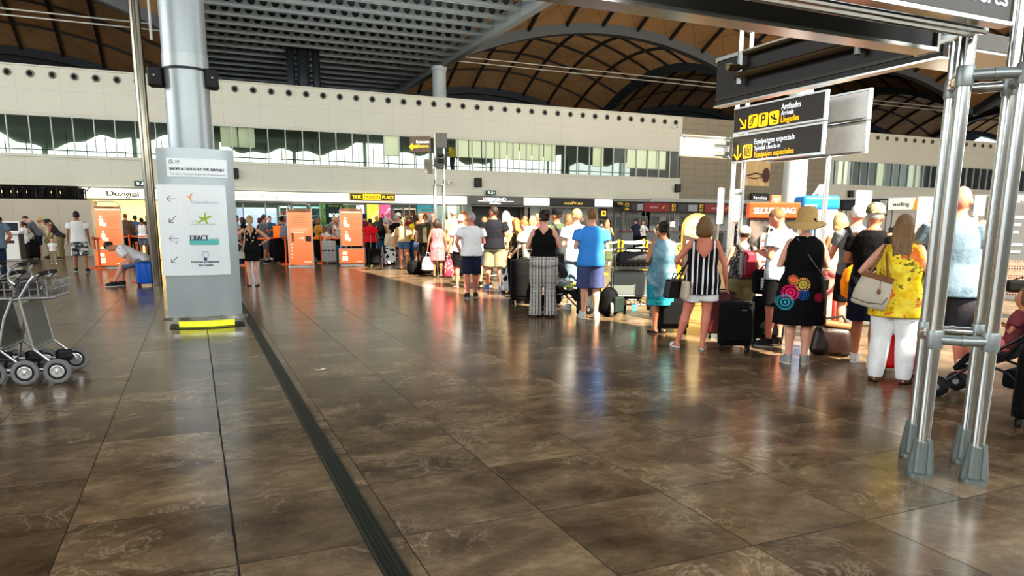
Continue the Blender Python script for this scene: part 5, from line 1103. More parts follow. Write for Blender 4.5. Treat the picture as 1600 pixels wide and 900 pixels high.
    b.ell(Hd((0, .012, 1.605)), Vector((.075, .094, .108))*hs, HMr); b.ell(Hd((0, .045, 1.535)), Vector((.054, .052, .06))*hs, HMr); b.ell(Hd((0, .06, 1.575)), Vector((.056, .05, .05))*hs, HMr)
    b.limb([Hd((0, .105, 1.605)), Hd((0, .122, 1.572))], [.009*hs, .015*hs], 8); b.limb([Hd((-.03, .092, 1.62)), Hd((.03, .092, 1.62))], [.016*hs, .016*hs], 8); b.limb([Hd((-.012, .1, 1.535)), Hd((.012, .1, 1.535))], [.012*hs, .012*hs], 8)
    for sg in (-1, 1): b.ell(Hd((sg*.078, .0, 1.585)), Vector((.012, .024, .034))*hs, HMr, 8, 6)
    lg = (1+(g-1)*.7)
    LR = (.092*lg, .07*lg, .056*lg, .058*lg, .04*lg, .034) if male else (.094*lg, .074*lg, .054*lg, .056*lg, .036*lg, .031)
    feet = []
    for hp, kn, an, fd in legs:
        hp, kn, an = Vector(hp), Vector(kn), Vector(an); c_ = kn.lerp(an, .3)+Vector((0, -.018, 0)) if abs(an.z-kn.z) > .2 else kn.lerp(an, .3)
        b.limb([hp, hp.lerp(kn, .55), kn, c_, kn.lerp(an, .72), an], list(LR)); f = Vector((fd[0], fd[1], 0)).normalized(); feet.append((an, f))
        b.limb([an+f*-.03+Vector((0, 0, -.045)), an+f*.06+Vector((0, 0, -.045)), an+f*.155+Vector((0, 0, -.062))], [.030, .030, .018], 10); b.limb([an, an+f*.05+Vector((0, 0, -.035))], [.034, .03], 8)
    ag = 1+(g-1)*.6; AR = ([.054*ag, .05*ag, .043*ag, .036, .038*ag, .026] if male else [.046*ag, .044*ag, .037*ag, .031, .033*ag, .022]); ARMS = []; hands = MB()
    for k, sg in ((0, -1), (1, 1)):
        e, w_ = ARM[arms[k]] if isinstance(arms[k], str) else arms[k]; go = .03*(g-1)*8*.35
        sh = U((sg*sx, -.012, 1.375)); el = U((sg*(e[0]+go), e[1], e[2])); wr = U((sg*(w_[0]+(go if w_[0] > .18 else 0)), w_[1], w_[2])); ARMS.append((sh, el, wr))
        b.limb([sh, sh.lerp(el, .35), sh.lerp(el, .7), el, el.lerp(wr, .35), wr], AR)
        d = (wr-el).normalized(); t_ = Vector((0, 1, 0))-d*d.y
        if t_.length < .35: t_ = Vector((-sg*.5, 0, 1)); t_ = t_-d*d.dot(t_)
        t_.normalize(); nn = d.cross(t_)*(1 if sg > 0 else -1)  # towards the palm for a hanging hand
        pc = wr+d*.045; Mh = Matrix((t_, nn, d)).transposed(); b.ell(pc, (.038, .017, .052), Mh, 12, 8)
        for i, (of, ln) in enumerate(((.026, .068), (.009, .076), (-.009, .07), (-.026, .055))):
            b0 = wr+d*.075+t_*of; cl_ = .45+.12*i; k1 = b0+d*ln*.5+nn*(-.012)*cl_*-1*-1; k1 = b0+(d*.5+nn*-.12*-1)*ln; k2 = k1+(d*(.42-.1*cl_)+nn*.33)*ln; hands.limb([b0-d*.02, b0, k1, k2], [.009, .0095, .0085, .0075], 6)
        tb = wr+d*.03+t_*.03; hands.limb([tb-t_*.01, tb+t_*.012+d*.02, tb+t_*.014+d*.055+nn*.012], [.012, .0105, .0085], 6)
    def sc_mesh(me):
        me.transform(Matrix.Scale(s, 4)); return me
    me = fuse(b, vox, it); 
    if q >= 1:
        bm = bmesh.new(); bm.from_mesh(me); hm = hands.mesh('h'); bm.from_mesh(hm); bm.to_mesh(me); bm.free(); bpy.data.meshes.remove(hm)
    body = link('body', sc_mesh(me), SKIN[skin], root, True)
    def part(name, mb, material, cut=None, v=None, sm=None, parent=root):
        me = fuse(mb, v or vox, it if sm is None else sm, cut); me.name = name
        if len(me.polygons) == 0: return None
        return link(name, sc_mesh(me), material, parent, True)
    def solid(name, mb, material, parent=root, smooth=True):
        for_ = MB(); for_.v = [tuple(Vector(p)*s) for p in mb.v]; for_.f = mb.f; o = for_.build(name, material, parent, smooth); return autosmooth(o, 50) if smooth else o
    # --- hair
    style, hc = hair if hair else (None, None)
    if style and style != 'bald':
        m = MB(); top_only = style
        if style in ('short', 'crop'): m.ell(Hd((0, .004, 1.617)), Vector((.084 if style == 'short' else .08, .105 if style == 'short' else .1, .112 if style == 'short' else .106))*hs, HMr)
        else: m.ell(Hd((0, .0, 1.612)), Vector((.09, .108, .118))*hs, HMr)
        if style == 'long':
            rings = []
            for z, rx_, ry, y in ((1.67, .07, .05, -.05), (1.58, .098, .062, -.055), (1.48, .094, .058, -.075), (1.38, .078, .05, -.10), (1.28, .062, .04, -.115), (1.2, .03, .02, -.12)): rings.append([Hd((rx_*math.cos(2*PI*j/16), y+ry*math.sin(2*PI*j/16), z)) if z > 1.5 else U((rx_*math.cos(2*PI*j/16), y+ry*math.sin(2*PI*j/16)-.01, z)) for j in range(16)])
            m.rings(rings)
            for i in range(7):
                x = -.075+.025*i; ph = i*1.9; m.limb([Hd((x*1.05, -.095, 1.6)), U((x*1.05+.008*math.sin(ph), -.125, 1.48)), U((x*.95+.014*math.sin(ph+1.5), -.145, 1.38)), U((x*.8+.012*math.sin(ph+3), -.155, 1.28)), U((x*.65+.012*math.sin(ph+4), -.15, 1.19-.03*math.sin(ph)))], [.017, .02, .02, .017, .007], 8)
        if style == 'bob': m.ell(Hd((0, -.022, 1.565)), Vector((.112, .102, .13))*hs, HMr); m.ell(Hd((0, -.03, 1.51)), Vector((.118, .085, .075))*hs, HMr)
        if style == 'pony': m.limb([Hd((0, -.09, 1.645)), Hd((0, -.135, 1.62)), Hd((.01, -.14, 1.52)), U((.012, -.125, 1.42)), U((.01, -.12, 1.30))], [.03, .034, .034, .028, .012])
        if style == 'bun': m.ell(Hd((0, -.085, 1.675)), Vector((.062, .055, .055))*hs, HMr)
        def hcut(p):
            q_ = HI(p)
            if style in ('short', 'crop'):
                lim = 1.56 if q_.y < -.02 else (1.575 if q_.y < .02 else 1.66); return q_.z < lim or (q_.y > .05 and q_.z < 1.665)
            if style in ('pony', 'bun') and q_.z < 1.545 and q_.y > -.115: return q_.y > -.11
            return q_.y > .042 and q_.z < 1.668 and abs(q_.x) < .2
        part('hair', m, HAIR[hc], hcut, None if q else .022/s, 2)
    if style == 'bald' and hc:
        m = MB(); m.ell(Hd((0, .008, 1.60)), Vector((.081, .1, .105))*hs, HMr); part('hair', m, HAIR[hc], lambda p: HI(p).z > 1.625 or HI(p).z < 1.55 or HI(p).y > .03)
    # --- garments
    for gar in wear:
        kind, tex = gar[0], TX[gar[1]]; opt = gar[2] if len(gar) > 2 else {}
        m = MB()
        if kind in ('tee', 'polo', 'blouse', 'longsleeve', 'shirt'):
            hem = opt.get('hem', .86); loft(m, torso_rings(hem, 1.455, .018+opt.get('loose', .006), flare=opt.get('flare', .012)), 22, opt.get('folds', .018))
            if hem < .95:
                for sg in (-1, 1): m.ell(U((sg*.075*g, -.06, .89)), (.108*g, .102*g, .11))
            fr = {'tee': .60, 'polo': .6, 'blouse': .95, 'shirt': .8, 'longsleeve': 1.0}[kind]
            for sh, el, wr in ARMS:
                k = .02+opt.get('loose', .006)
                if kind == 'longsleeve': m.limb([sh+Vector((0, 0, .0)), sh.lerp(el, .5), el, el.lerp(wr, .5), el.lerp(wr, .9)], [AR[0]+k, AR[1]+k, AR[3]+k, AR[4]+k*.8, AR[5]+k])
                else: m.tube([sh.lerp(el, -.08), sh, sh.lerp(el, fr*.5), sh.lerp(el, fr)], [AR[0]*.75, AR[0]+k, AR[1]+k*1.15, AR[2]+k*1.35], 14)
            part('shirt' if kind != 'blouse' else 'blouse', m, tex, lambda p, hem=hem: UI(p).z > 1.452 or (UI(p).z < hem-.004 and hem > .7 and abs(UI(p).x) < .2*g and abs(UI(p).y) < .16*g))
        elif kind in ('tank', 'cami', 'dress', 'sleeveless', 'tunic'):
            hem = opt.get('hem', .86); Rr = torso_rings(max(hem, .80), 1.46, .012+opt.get('loose', .004), flare=opt.get('flare', .01))
            if hem < .80:
                z, rx_, ry, yo = Rr[0]; ext = []
                z = hem; fl_ = opt.get('hw', .2); Rr[0] = (Rr[0][0], max(Rr[0][1], fl_*.95), max(Rr[0][2], fl_*.72), yo); n_ = 4
                for i in range(n_): f = i/n_; ext.append((hem+(Rr[0][0]-hem)*f, fl_+(Rr[0][1]-fl_)*f, fl_*.74+(Rr[0][2]-fl_*.74)*f, yo))
                Rr = ext+Rr
            loft(m, Rr, 28, opt.get('folds', .025))
            if hem < .9:
                for sg in (-1, 1): m.ell(U((sg*.075*g, -.058, .89)), (.112*g, .112*g, .12))
            bv, fv, sw = {'tank': (1.36, 1.30, .105), 'cami': (1.26, 1.28, .095), 'dress': (1.40, 1.36, .14), 'sleeveless': (1.425, 1.39, .15), 'tunic': (1.425, 1.39, .155)}[kind]; bv = opt.get('back', bv); sw = opt.get('strap', sw)*(1 if not male else 1.1); stw = opt.get('sw', .03)
            def cut(p, bv=bv, fv=fv, sw=sw, stw=stw, kind=kind):
                u = UI(p); lim = bv if u.y < 0 else fv; ax = abs(u.x)
                if u.z > lim+ax*opt.get('v', 1.0) and ax < sw-stw: return True
                if u.z > 1.25 and ax > sw+(.02 if kind in ('tank', 'cami', 'dress') else .03)+max(0, (1.33-u.z))*.8: return True
                return u.z > 1.447 or (u.z < hem-.004 and hem > .6)
            part('dress' if hem < .7 else 'top', m, tex, cut)
        elif kind in ('shorts', 'trousers', 'wide'):
            loft(m, [(z, max(rx_, .16), max(ry, .11), yo) for z, rx_, ry, yo in torso_rings(.81, opt.get('waist', 1.0), .014)], 22)
            for sg in (-1, 1): m.ell(U((sg*.075*g, -.055, .885)), (.105*g, .1*g, .1))
            for hp, kn, an, fd in legs:
                hp, kn, an = Vector(hp), Vector(kn), Vector(an); lo = opt.get('loose', .022)
                if kind == 'shorts': f = opt.get('len', .82); m.tube([hp+Vector((0, 0, .02)), hp.lerp(kn, f*.5), hp.lerp(kn, f)], [LR[0]+lo*.8, LR[0]+lo*.9-.002, LR[1]+lo*1.5+.008], 18)
                elif kind == 'trousers': m.tube([hp+Vector((0, 0, .02)), hp.lerp(kn, .5), kn, kn.lerp(an, .4)+Vector((0, -.008, 0)), kn.lerp(an, .8), an+Vector((0, .01, -.03))], [LR[0]+lo*.8, LR[0]+lo*.5, LR[2]+lo*1.1, LR[3]+lo*.9, LR[4]+lo*1.4, .056+lo*.5], 18)
                else: m.tube([hp+Vector((0, 0, .02)), hp.lerp(kn, .5), kn, kn.lerp(an, .5), an+Vector((0, .0, -.055))], [LR[0]+lo, LR[0]+lo, LR[2]+lo*1.1, .082*lg, .094*lg], 20)
            part({'shorts': 'shorts', 'trousers': 'trousers', 'wide': 'trousers'}[kind], m, tex, lambda p: UI(p).z > opt.get('waist', 1.0)-.006)
        elif kind == 'skirt':
            hem = opt.get('hem', .5); w_ = opt.get('hw', .2); z1 = opt.get('top', 1.0); k = gx(.95); Rr = []
            for i in range(6): f = i/5; z = hem+(z1-hem)*f; Rr.append((z, w_+(opt.get('wt', .168)*k+.02-w_)*f, w_*.75+((.118*k+.02)-w_*.75)*f, -.008))
            loft(m, Rr, 30, opt.get('folds', .05))
            for sg in (-1, 1): m.ell(U((sg*.075*g, -.058, .88)), (.108*g, .106*g, .11))
            part('skirt', m, tex)
    # --- shoes
    sk, scol = shoes if shoes else (None, None)
    if sk:
        for an, f in feet:
            sd = Vector((f.y, -f.x, 0)); m = MB(); zb = an.z-.085
            def foot_rings(z, grow, heel=-.055, toe=.175, n=16):
                ring = []
                for j in range(n):
                    a = 2*PI*j/n; ca, sa = math.cos(a), math.sin(a); L_ = (toe-heel)/2+grow; mid = (toe+heel)/2; w_ = (.047 if ca > -.2 else .038)+grow; ring.append(an+f*(mid+L_*ca)+sd*(w_*sa*(1 if abs(ca) < .8 else .9))+Vector((0, 0, z-an.z+zb)))
                return ring
            so_ = MB(); so_.rings([foot_rings(0, -.002), foot_rings(.006, .004), foot_rings(.024, .003)])
            if sk == 'sneaker':
                m.rings([foot_rings(.018, .004), foot_rings(.05, .006), foot_rings(.072, .003, -.058, .145), foot_rings(.09, .003, -.058, .10), foot_rings(.112, .002, -.055, .048)]); sh_ = solid('shoe', m, SHOE[scol]); solid('sole', so_, SOLE if scol != 'brown' else SOLB, sh_)
                if opt_stripes(label):
                    for i in range(3): q_ = MB(); 
            elif sk == 'sandal':
                sh_ = solid('shoe', so_, SHOE[scol]); m.tube([an+f*.09+sd*.046+Vector((0, 0, -.06)), an+f*.085+Vector((0, 0, -.028)), an+f*.09-sd*.046+Vector((0, 0, -.06))], .012, 6); m.tube([an+sd*.04+Vector((0, 0, -.055)), an+f*.04+Vector((0, 0, .0)), an-sd*.04+Vector((0, 0, -.055)), an-f*.045+Vector((0, 0, -.02))], .008, 6, True); solid('strap', m, SHOE[scol], sh_)
            elif sk == 'slide':
                sh_ = solid('shoe', so_, SHOE[scol]); q_ = []
                for i in range(9): a = PI*i/8; q_.append(an+f*.085+sd*.05*math.cos(a)+Vector((0, 0, -.066+.045*math.sin(a))))
                m.add([p+f*.035 for p in q_]+[p-f*.035 for p in q_]+[p+f*.035+Vector((0, 0, .006)) for p in q_]+[p-f*.035+Vector((0, 0, .006)) for p in q_], [(i, i+1, 10+i, 9+i) for i in range(8)]+[(18+i, 27+i, 28+i, 19+i) for i in range(8)]+[(i, 18+i, 19+i, i+1) for i in range(8)]+[(9+i, 10+i, 28+i, 27+i) for i in range(8)]); solid('strap', m, SHOE[scol], sh_)
    # --- hats
    if hat:
        hk, hm_ = hat; m = MB(); HM4 = HMr
        if hk == 'sun':
            prof = [(.208, 1.548), (.178, 1.582), (.128, 1.612), (.112, 1.63), (.108, 1.68), (.102, 1.735), (.078, 1.768), (.0, 1.778)]; n_ = 30; rings = []
            for r_, z in prof: rings.append([Hd((r_*math.cos(2*PI*j/n_), r_*1.08*math.sin(2*PI*j/n_)-.005, z+(.034*math.cos(4*PI*j/n_+.6)*max(0, (r_-.11)/.1)))) for j in range(n_)])
            m.rings(rings); o = solid('hat', m, TX[hm_]); bnd = MB(); bnd.rings([[Hd((r_*math.cos(2*PI*j/24), r_*1.08*math.sin(2*PI*j/24)-.005, z)) for j in range(24)] for r_, z in ((.112, 1.622), (.111, 1.632), (.109, 1.642))], cap=False); solid('hat_band', bnd, TX['brown'], o); k_ = MB(); k_.ell(Hd((.06, -.1, 1.63)), (.022, .02, .014)); k_.limb([Hd((.06, -.11, 1.63)), Hd((.075, -.14, 1.60))], [.008, .006], 6); solid('hat_bow', k_, TX['black'], o)
        elif hk in ('cap', 'backcap'):
            sgn = 1 if hk == 'cap' else 1; n_ = 24; rings = []
            for r_, z in ((.094, 1.625), (.095, 1.65), (.088, 1.69), (.065, 1.722), (.03, 1.737), (.001, 1.74)): rings.append([Hd((r_*math.cos(2*PI*j/n_), r_*1.15*math.sin(2*PI*j/n_), z)) for j in range(n_)])
            m.rings(rings); o = solid('hat', m, TX[hm_]); v_ = MB(); P_ = []
            for i in range(11): a = PI*i/10; P_.append((.085*math.cos(a), .085+.085*math.sin(a)))
            top = [Hd((x, y, 1.632-.02*abs(x)/.085-.012*(y-.085)/.08)) for x, y in P_]; bot = [Hd((x, y, 1.626-.02*abs(x)/.085-.012*(y-.085)/.08)) for x, y in P_]; v_.add(top+bot, [tuple(range(11)), tuple(range(21, 10, -1))]+[(i, i+1, 12+i, 11+i) for i in range(10)]); solid('visor', v_, TX[hm_], o)
        elif hk == 'scarf':
            m.ell(Hd((.02, -.055, 1.665)), (.085, .05, .055)); m.limb([Hd((.05, -.1, 1.66)), Hd((.1, -.12, 1.70)), Hd((.13, -.1, 1.69))], [.02, .03, .012]); m.limb([Hd((.05, -.1, 1.65)), Hd((.11, -.12, 1.64))], [.02, .02]); part('hair_scarf', m, TX[hm_], None, .012/s)
    if eyes:
        e_ = MB(); e2 = MB()
        for sg in (-1, 1): e_.ell(Hd((sg*.031, .094, 1.600)), (.014, .012, .008), HMr, 8, 6); e2.ell(Hd((sg*.031, .104, 1.600)), (.006, .004, .006), HMr, 8, 6)
        o = solid('eyes', e_, EYEW); solid('iris', e2, EYEB, o); l_ = MB(); l_.ell(Hd((0, .108, 1.535)), (.022, .008, .008), HMr, 8, 6); solid('mouth', l_, LIP)
    root['_s'] = s
    NPEOPLE[0] += 1
    def W(p, upper=True): p = U(p) if upper else Vector(p); p = p*s; a = -hd; return P+Vector((p.x*math.cos(a)-p.y*math.sin(a), p.x*math.sin(a)+p.y*math.cos(a), p.z))
    root_W[root.name] = (W, [tuple(W(w_, False) for w_ in A) for A in ARMS], hd)
    return root
root_W = {}
def opt_stripes(l): return False
def H_(px, py, top): return height_at(G(px, py), px, top)
PEO = {}
def pp(key, px, py, top, label, h=None, **k):
    P = G(px, py); hh = h or height_at(P, px+(px-770)*.00016*(py-top), top)
    if 'hat' in k and k['hat'] and not h: hh *= .975
    PEO[key] = person(label, P, hh, **k); return PEO[key]
SNE = lambda col: ('sneaker', col)
# ---- the queue, nearest first
pp('yellow', 1388, 598, 338, 'woman in yellow flowered top and white trousers with long brown hair, seen from behind', face=4, sex='f', g=1.32, hair=('long', 'brown'), skin='fair', wear=(('sleeveless', 'floral', {'hem': .70, 'hw': .27, 'back': 1.37, 'strap': .15, 'v': .6, 'loose': .012}), ('trousers', 'white', {'loose': .03})), shoes=SNE('brown'), arms=('bagarm', 'front'), st=.13, q=3)
pp('gman', 1468, 604, 293, 'big bald man in grey blue T-shirt seen between the steel gantry tubes', face=14, g=1.3, hair=None, skin='red', wear=(('tee', 'gblue', {'hem': .80, 'loose': .015}), ('shorts', 'charcoal', {'len': .95})), shoes=SNE('black'), arms=('front', 'front'), st=.15, q=3)
pp('hat', 1243, 569, 327, 'woman in straw sun hat and black dress with bright round rosettes', h=1.63, face=-10, sex='f', g=1.2, hair=('crop', 'ginger'), skin='fair', hat=('sun', 'straw'), wear=(('sleeveless', 'mandala', {'hem': .47, 'hw': .285, 'loose': .022, 'back': 1.43, 'strap': .155, 'folds': .03}),), shoes=SNE('grey'), arms=('front', 'front'), st=.085, q=3)
pp('blacktee', 1345, 571, 315, 'man in camouflage cap and black T-shirt beside the woman in yellow', face=22, hair=('crop', 'grey'), skin='tan', hat=('cap', 'camog'), wear=(('tee', 'black'), ('shorts', 'navy', {'len': .95, 'loose': .03})), shoes=SNE('white'), arms=('front', 'front'), st=.12, step=(.1, -.05), q=3)
pp('striped', 1091, 545, 340, 'woman in black and white striped top and white shorts with brown curly hair', face=-4, sex='f', g=1.17, hair=('bob', 'brown'), skin='red', wear=(('cami', 'stripes', {'hem': .73, 'hw': .235, 'back': 1.19, 'strap': .13, 'v': 1.05, 'sw': .02, 'loose': .012}), ('shorts', 'white', {'len': .58, 'loose': .035})), shoes=('slide', 'white'), arms=('bagarm', 'hold'), legs=[((-.088, 0, .87), (-.17, .05, .47), (-.27, .03, .085), (-.5, 1)), ((.088, 0, .87), (.08, .02, .48), (.045, -.06, .085), (.1, 1))], q=3)
pp('teal', 1030, 520, 343, 'woman in blue tie dye tunic with turquoise fringed hem beside the loaded trolley', face=-24, sex='f', g=1.16, hair=('bun', 'black'), skin='tan', hat=('scarf', 'palm'), wear=(('skirt', 'crochet', {'hem': .44, 'top': .75, 'hw': .21, 'wt': .19, 'folds': .03}), ('tunic', 'tiedye', {'hem': .57, 'hw': .218, 'loose': .02, 'folds': .02})), shoes=('sandal', 'black'), arms=('front', 'front'), st=.075, q=3)
pp('tank', 848, 495, 330, 'woman in black vest top and wide black and white patterned trousers', face=2, sex='f', g=1.3, yaw=38, hair=('bun', 'dbrown'), skin='fair', wear=(('wide', 'mono', {'loose': .03, 'waist': 1.03}), ('tank', 'black', {'hem': .98, 'back': 1.33, 'v': 1.2, 'strap': .125, 'sw': .045})), shoes=('slide', 'brown'), arms=('front', 'front'), st=.125, q=3)
pp('rucksack', 1153, 526, 352, 'woman in pale peaked cap and flowered vest carrying a red rucksack', face=-14, sex='f', g=1.2, hair=('crop', 'dbrown'), skin='fair', hat=('cap', 'cream'), wear=(('tank', 'gflower', {'hem': .92, 'back': 1.36, 'loose': .012}), ('shorts', 'kh2', {'len': .86, 'loose': .04})), shoes=SNE('black'), arms=('phone', 'front'), st=.1, q=3)
pp('hawaii', 1208, 541, 325, 'man bowing his head in white shirt with blue leaves behind the straw hat', face=-58, pitch=32, hair=('short', 'brown'), skin='red', wear=(('tee', 'wflower', {'hem': .84, 'loose': .02}), ('shorts', 'black', {'len': .9})), shoes=SNE('black'), arms=('front', 'front'), st=.11, q=3)
pp('greyold', 1322, 534, 322, 'white haired man in grey T-shirt behind the man in camouflage cap', face=-16, hair=('short', 'white'), skin='red', wear=(('tee', 'grey'), ('shorts', 'black', {'len': .9})), shoes=SNE('black'), arms=('fwd', 'fwd'), q=2)
pp('blondearm', 1297, 520, 335, 'blonde woman in pale top reaching for the handle of a tilted suitcase', face=-38, sex='f', hair=('bob', 'blonde'), skin='tan', wear=(('tank', 'cream', {'hem': .9}), ('trousers', 'pink', {'loose': .025})), shoes=SNE('white'), arms=('low', 'down'), q=2)
pp('creamright', 1424, 586, 352, 'tanned woman in cream top half hidden between yellow blouse and gantry', face=55, sex='f', hair=('long', 'blonde'), skin='tan', wear=(('tank', 'cream', {'hem': .9}), ('skirt', 'brown', {'hem': .6})), shoes=('sandal', 'black'), arms=('front', 'front'), q=2)
pp('blue', 921, 498, 328, 'man in sky blue T-shirt and slate shorts with curly brown hair', face=-8, yaw=14, hair=('short', 'brown'), skin='fair', g=1.08, wear=(('tee', 'blue', {'hem': .84, 'loose': .02}), ('shorts', 'dblue', {'len': .95, 'loose': .035})), shoes=SNE('white'), arms=('front', 'front'), q=3)
pp('whiteshirt', 898, 484, 328, 'man in bright white shirt and grey shorts left of the man in blue', face=-18, yaw=20, hair=('short', 'blonde'), skin='fair', wear=(('tee', 'white', {'hem': .84, 'loose': .02}), ('shorts', 'gblue', {'len': .95})), shoes=SNE('white'), arms=('front', 'front'), q=2)
pp('greenshirt', 868, 473, 324, 'man in black cap and moss green shirt behind the stroller', face=-34, yaw=22, hair=('short', 'dbrown'), skin='tan', hat=('cap', 'black'), g=1.12, wear=(('shirt', 'green', {'hem': .86, 'loose': .022}), ('trousers', 'charcoal')), shoes=SNE('black'), arms=('fwd', 'fwd'), q=2)
pp('ginger', 805, 462, 342, 'woman with long ginger hair and olive top left of the black vest', face=-34, sex='f', hair=('long', 'ginger'), skin='tan', wear=(('tank', 'olive', {'hem': .9}), ('trousers', 'black')), shoes=SNE('black'), arms=('front', 'front'), q=2)
pp('creamlean', 829, 466, 351, 'fair haired person in cream sleeves bending forward beside the black vest', h=1.6, face=-52, lean=14, pitch=12, hair=('short', 'ginger'), skin='fair', wear=(('tee', 'cream', {'loose': .025}), ('trousers', 'black')), shoes=SNE('black'), arms=('fwd', 'front'), q=2)
pp('darktee', 772, 454, 320, 'tall man in charcoal T-shirt and khaki shorts with blue shoes', h=1.86, face=6, yaw=58, hair=('short', 'dbrown'), skin='tan', g=1.1, wear=(('tee', 'inky', {'hem': .86, 'loose': .02}), ('shorts', 'khaki', {'len': .95, 'loose': .035})), shoes=SNE('blue'), arms=('front', 'front'), st=.14, q=3)
pp('whitetee', 737, 466, 333, 'man in white T-shirt and navy shorts with black slip on shoes', face=-6, yaw=52, hair=('crop', 'grey'), skin='red', g=1.1, wear=(('tee', 'white', {'hem': .86, 'loose': .018}), ('shorts', 'navy', {'len': .95})), shoes=SNE('black'), arms=('pocket', 'front'), st=.085, step=(-.05, .12), q=3)
pp('whitehair', 721, 450, 336, 'white haired man in white T-shirt and black shorts behind the navy shorts', face=-10, yaw=25, hair=('short', 'white'), skin='red', wear=(('tee', 'white', {'loose': .018}), ('shorts', 'black', {'len': .9})), shoes=('sandal', 'pink'), arms=('hold', 'front'), q=2)
pp('paleblue', 757, 447, 340, 'man in pale blue shirt between the white and charcoal T-shirts', face=14, hair=('short', 'brown'), skin='red', wear=(('tee', 'lblue'), ('shorts', 'navy')), shoes=SNE('black'), arms=('front', 'front'), q=2)
pp('beige', 709, 427, 327, 'grey haired man dressed all in beige beside the mid hall signpost', face=8, hair=('crop', 'grey'), skin='tan', g=1.08, wear=(('shirt', 'beige', {'loose': .022}), ('trousers', 'cream')), shoes=SNE('brown'), arms=('down', 'hold'), q=2)
pp('pink', 684, 433, 343, 'woman with dark bob hair in sleeveless pink dotted dress', face=4, sex='f', hair=('bob', 'dbrown'), skin='olive', wear=(('sleeveless', 'pinkhex', {'hem': .50, 'hw': .225, 'loose': .02, 'back': 1.41, 'strap': .15}),), shoes=('sandal', 'black'), arms=('hold', 'down'), q=2)
pp('olive', 666, 424, 335, 'stout man in dark olive T-shirt left of the pink dress', face=6, g=1.2, hair=('short', 'brown'), skin='fair', wear=(('tee', 'olive', {'loose': .02}), ('trousers', 'black')), shoes=SNE('black'), arms=('down', 'front'), q=2)
pp('beigeblouse', 632, 421, 341, 'woman in beige blouse and denim shorts with fair ponytail', face=3, sex='f', hair=('pony', 'blonde'), skin='tan', wear=(('blouse', 'beige', {'loose': .03, 'hem': .93}), ('shorts', 'denim', {'len': .45})), shoes=('sandal', 'black'), arms=('front', 'front'), q=2)
pp('red', 580, 415, 342, 'woman in bright red top and black trousers behind the orange notice', face=-6, sex='f', g=1.15, hair=('crop', 'black'), skin='olive', wear=(('tee', 'red', {'loose': .02}), ('trousers', 'black')), shoes=SNE('black'), arms=('front', 'hold'), q=1)
pp('blackhair', 597, 411, 341, 'woman with long black hair and black vest right of the red top', face=12, sex='f', hair=('long', 'black'), skin='olive', wear=(('tank', 'black'), ('skirt', 'teal', {'hem': .55})), shoes=SNE('black'), arms=('front', 'front'), q=1)
pp('dredcap', 571, 407, 333, 'man in dark cap and dark red T-shirt behind the red top', face=8, hair=('short', 'black'), skin='olive', hat=('cap', 'navy'), wear=(('tee', 'dred'), ('trousers', 'black')), shoes=SNE('black'), arms=('front', 'front'), q=1)
pp('maroon', 611, 406, 341, 'woman in maroon top and pale hat left of the beige blouse', face=20, sex='f', g=1.15, hair=('crop', 'grey'), skin='tan', hat=('cap', 'beige'), wear=(('blouse', 'maroon'), ('trousers', 'brown')), shoes=SNE('white'), arms=('fwd', 'fwd'), q=1)
pp('blackgrey', 621, 414, 337, 'grey haired man in black T-shirt close behind the beige blouse', face=24, hair=('short', 'grey'), skin='red', wear=(('tee', 'black'), ('shorts', 'black')), shoes=SNE('grey'), arms=('front', 'front'), q=1)
pp('whitecap', 624, 402, 332, 'person in white cap facing the crowd above the beige blouse', face=170, hair=('short', 'grey'), skin='red', hat=('cap', 'white'), wear=(('tee', 'lgrey'), ('trousers', 'grey')), shoes=SNE('black'), q=1)
pp('scarf', 650, 412, 337, 'woman in yellow scarf and brown top between beige blouse and olive T-shirt', face=-18, sex='f', hair=('long', 'dbrown'), skin='tan', wear=(('tee', 'yellow'), ('trousers', 'jeans')), shoes=SNE('black'), arms=('front', 'front'), q=1)
pp('camisole', 654, 420, 346, 'slim woman in black camisole with bare arms beside the olive T-shirt', face=-28, sex='f', g=.95, hair=('pony', 'brown'), skin='tan', wear=(('tank', 'charcoal', {'hem': .95}), ('shorts', 'denim', {'len': .5})), shoes=SNE('white'), arms=('front', 'front'), q=1)
# ---- behind the orange barrier
pp('dress', 396, 447, 338, 'blonde woman in short black flowered dress with her hands on her hips', face=0, sex='f', g=1.02, hair=('pony', 'blonde'), skin='fair', wear=(('cami', 'bflower', {'hem': .62, 'hw': .185, 'back': 1.24, 'strap': .11, 'v': 1.6, 'sw': .022, 'folds': .01}),), shoes=('sandal', 'black'), arms=('hip', 'hip'), st=.075, q=3)
pp('l1', 373, 414, 337, 'dark haired man in grey shirt at the edge of the pillar sign', face=70, hair=('short', 'black'), skin='olive', wear=(('tee', 'lgrey'), ('trousers', 'jeans')), shoes=SNE('black'), q=1)
pp('l2', 383, 412, 340, 'woman in black top peering past the blonde ponytail', face=-40, sex='f', hair=('bob', 'dbrown'), skin='fair', wear=(('tee', 'black'), ('trousers', 'black')), shoes=SNE('black'), arms=('front', 'front'), q=1)
pp('l3', 416, 411, 336, 'young man in grey T-shirt and grey shorts right of the black dress', face=60, hair=('short', 'dbrown'), skin='tan', wear=(('tee', 'grey'), ('shorts', 'grey', {'len': .95})), shoes=SNE('black'), arms=('front', 'front'), step=(.2, -.1), q=1)
pp('l4', 424, 404, 338, 'man in petrol blue T-shirt with a white badge facing the hall', face=165, pitch=14, hair=('short', 'black'), skin='fair', wear=(('tee', 'teal'), ('trousers', 'black')), shoes=SNE('black'), arms=('desk', 'desk'), q=1, eyes=True)
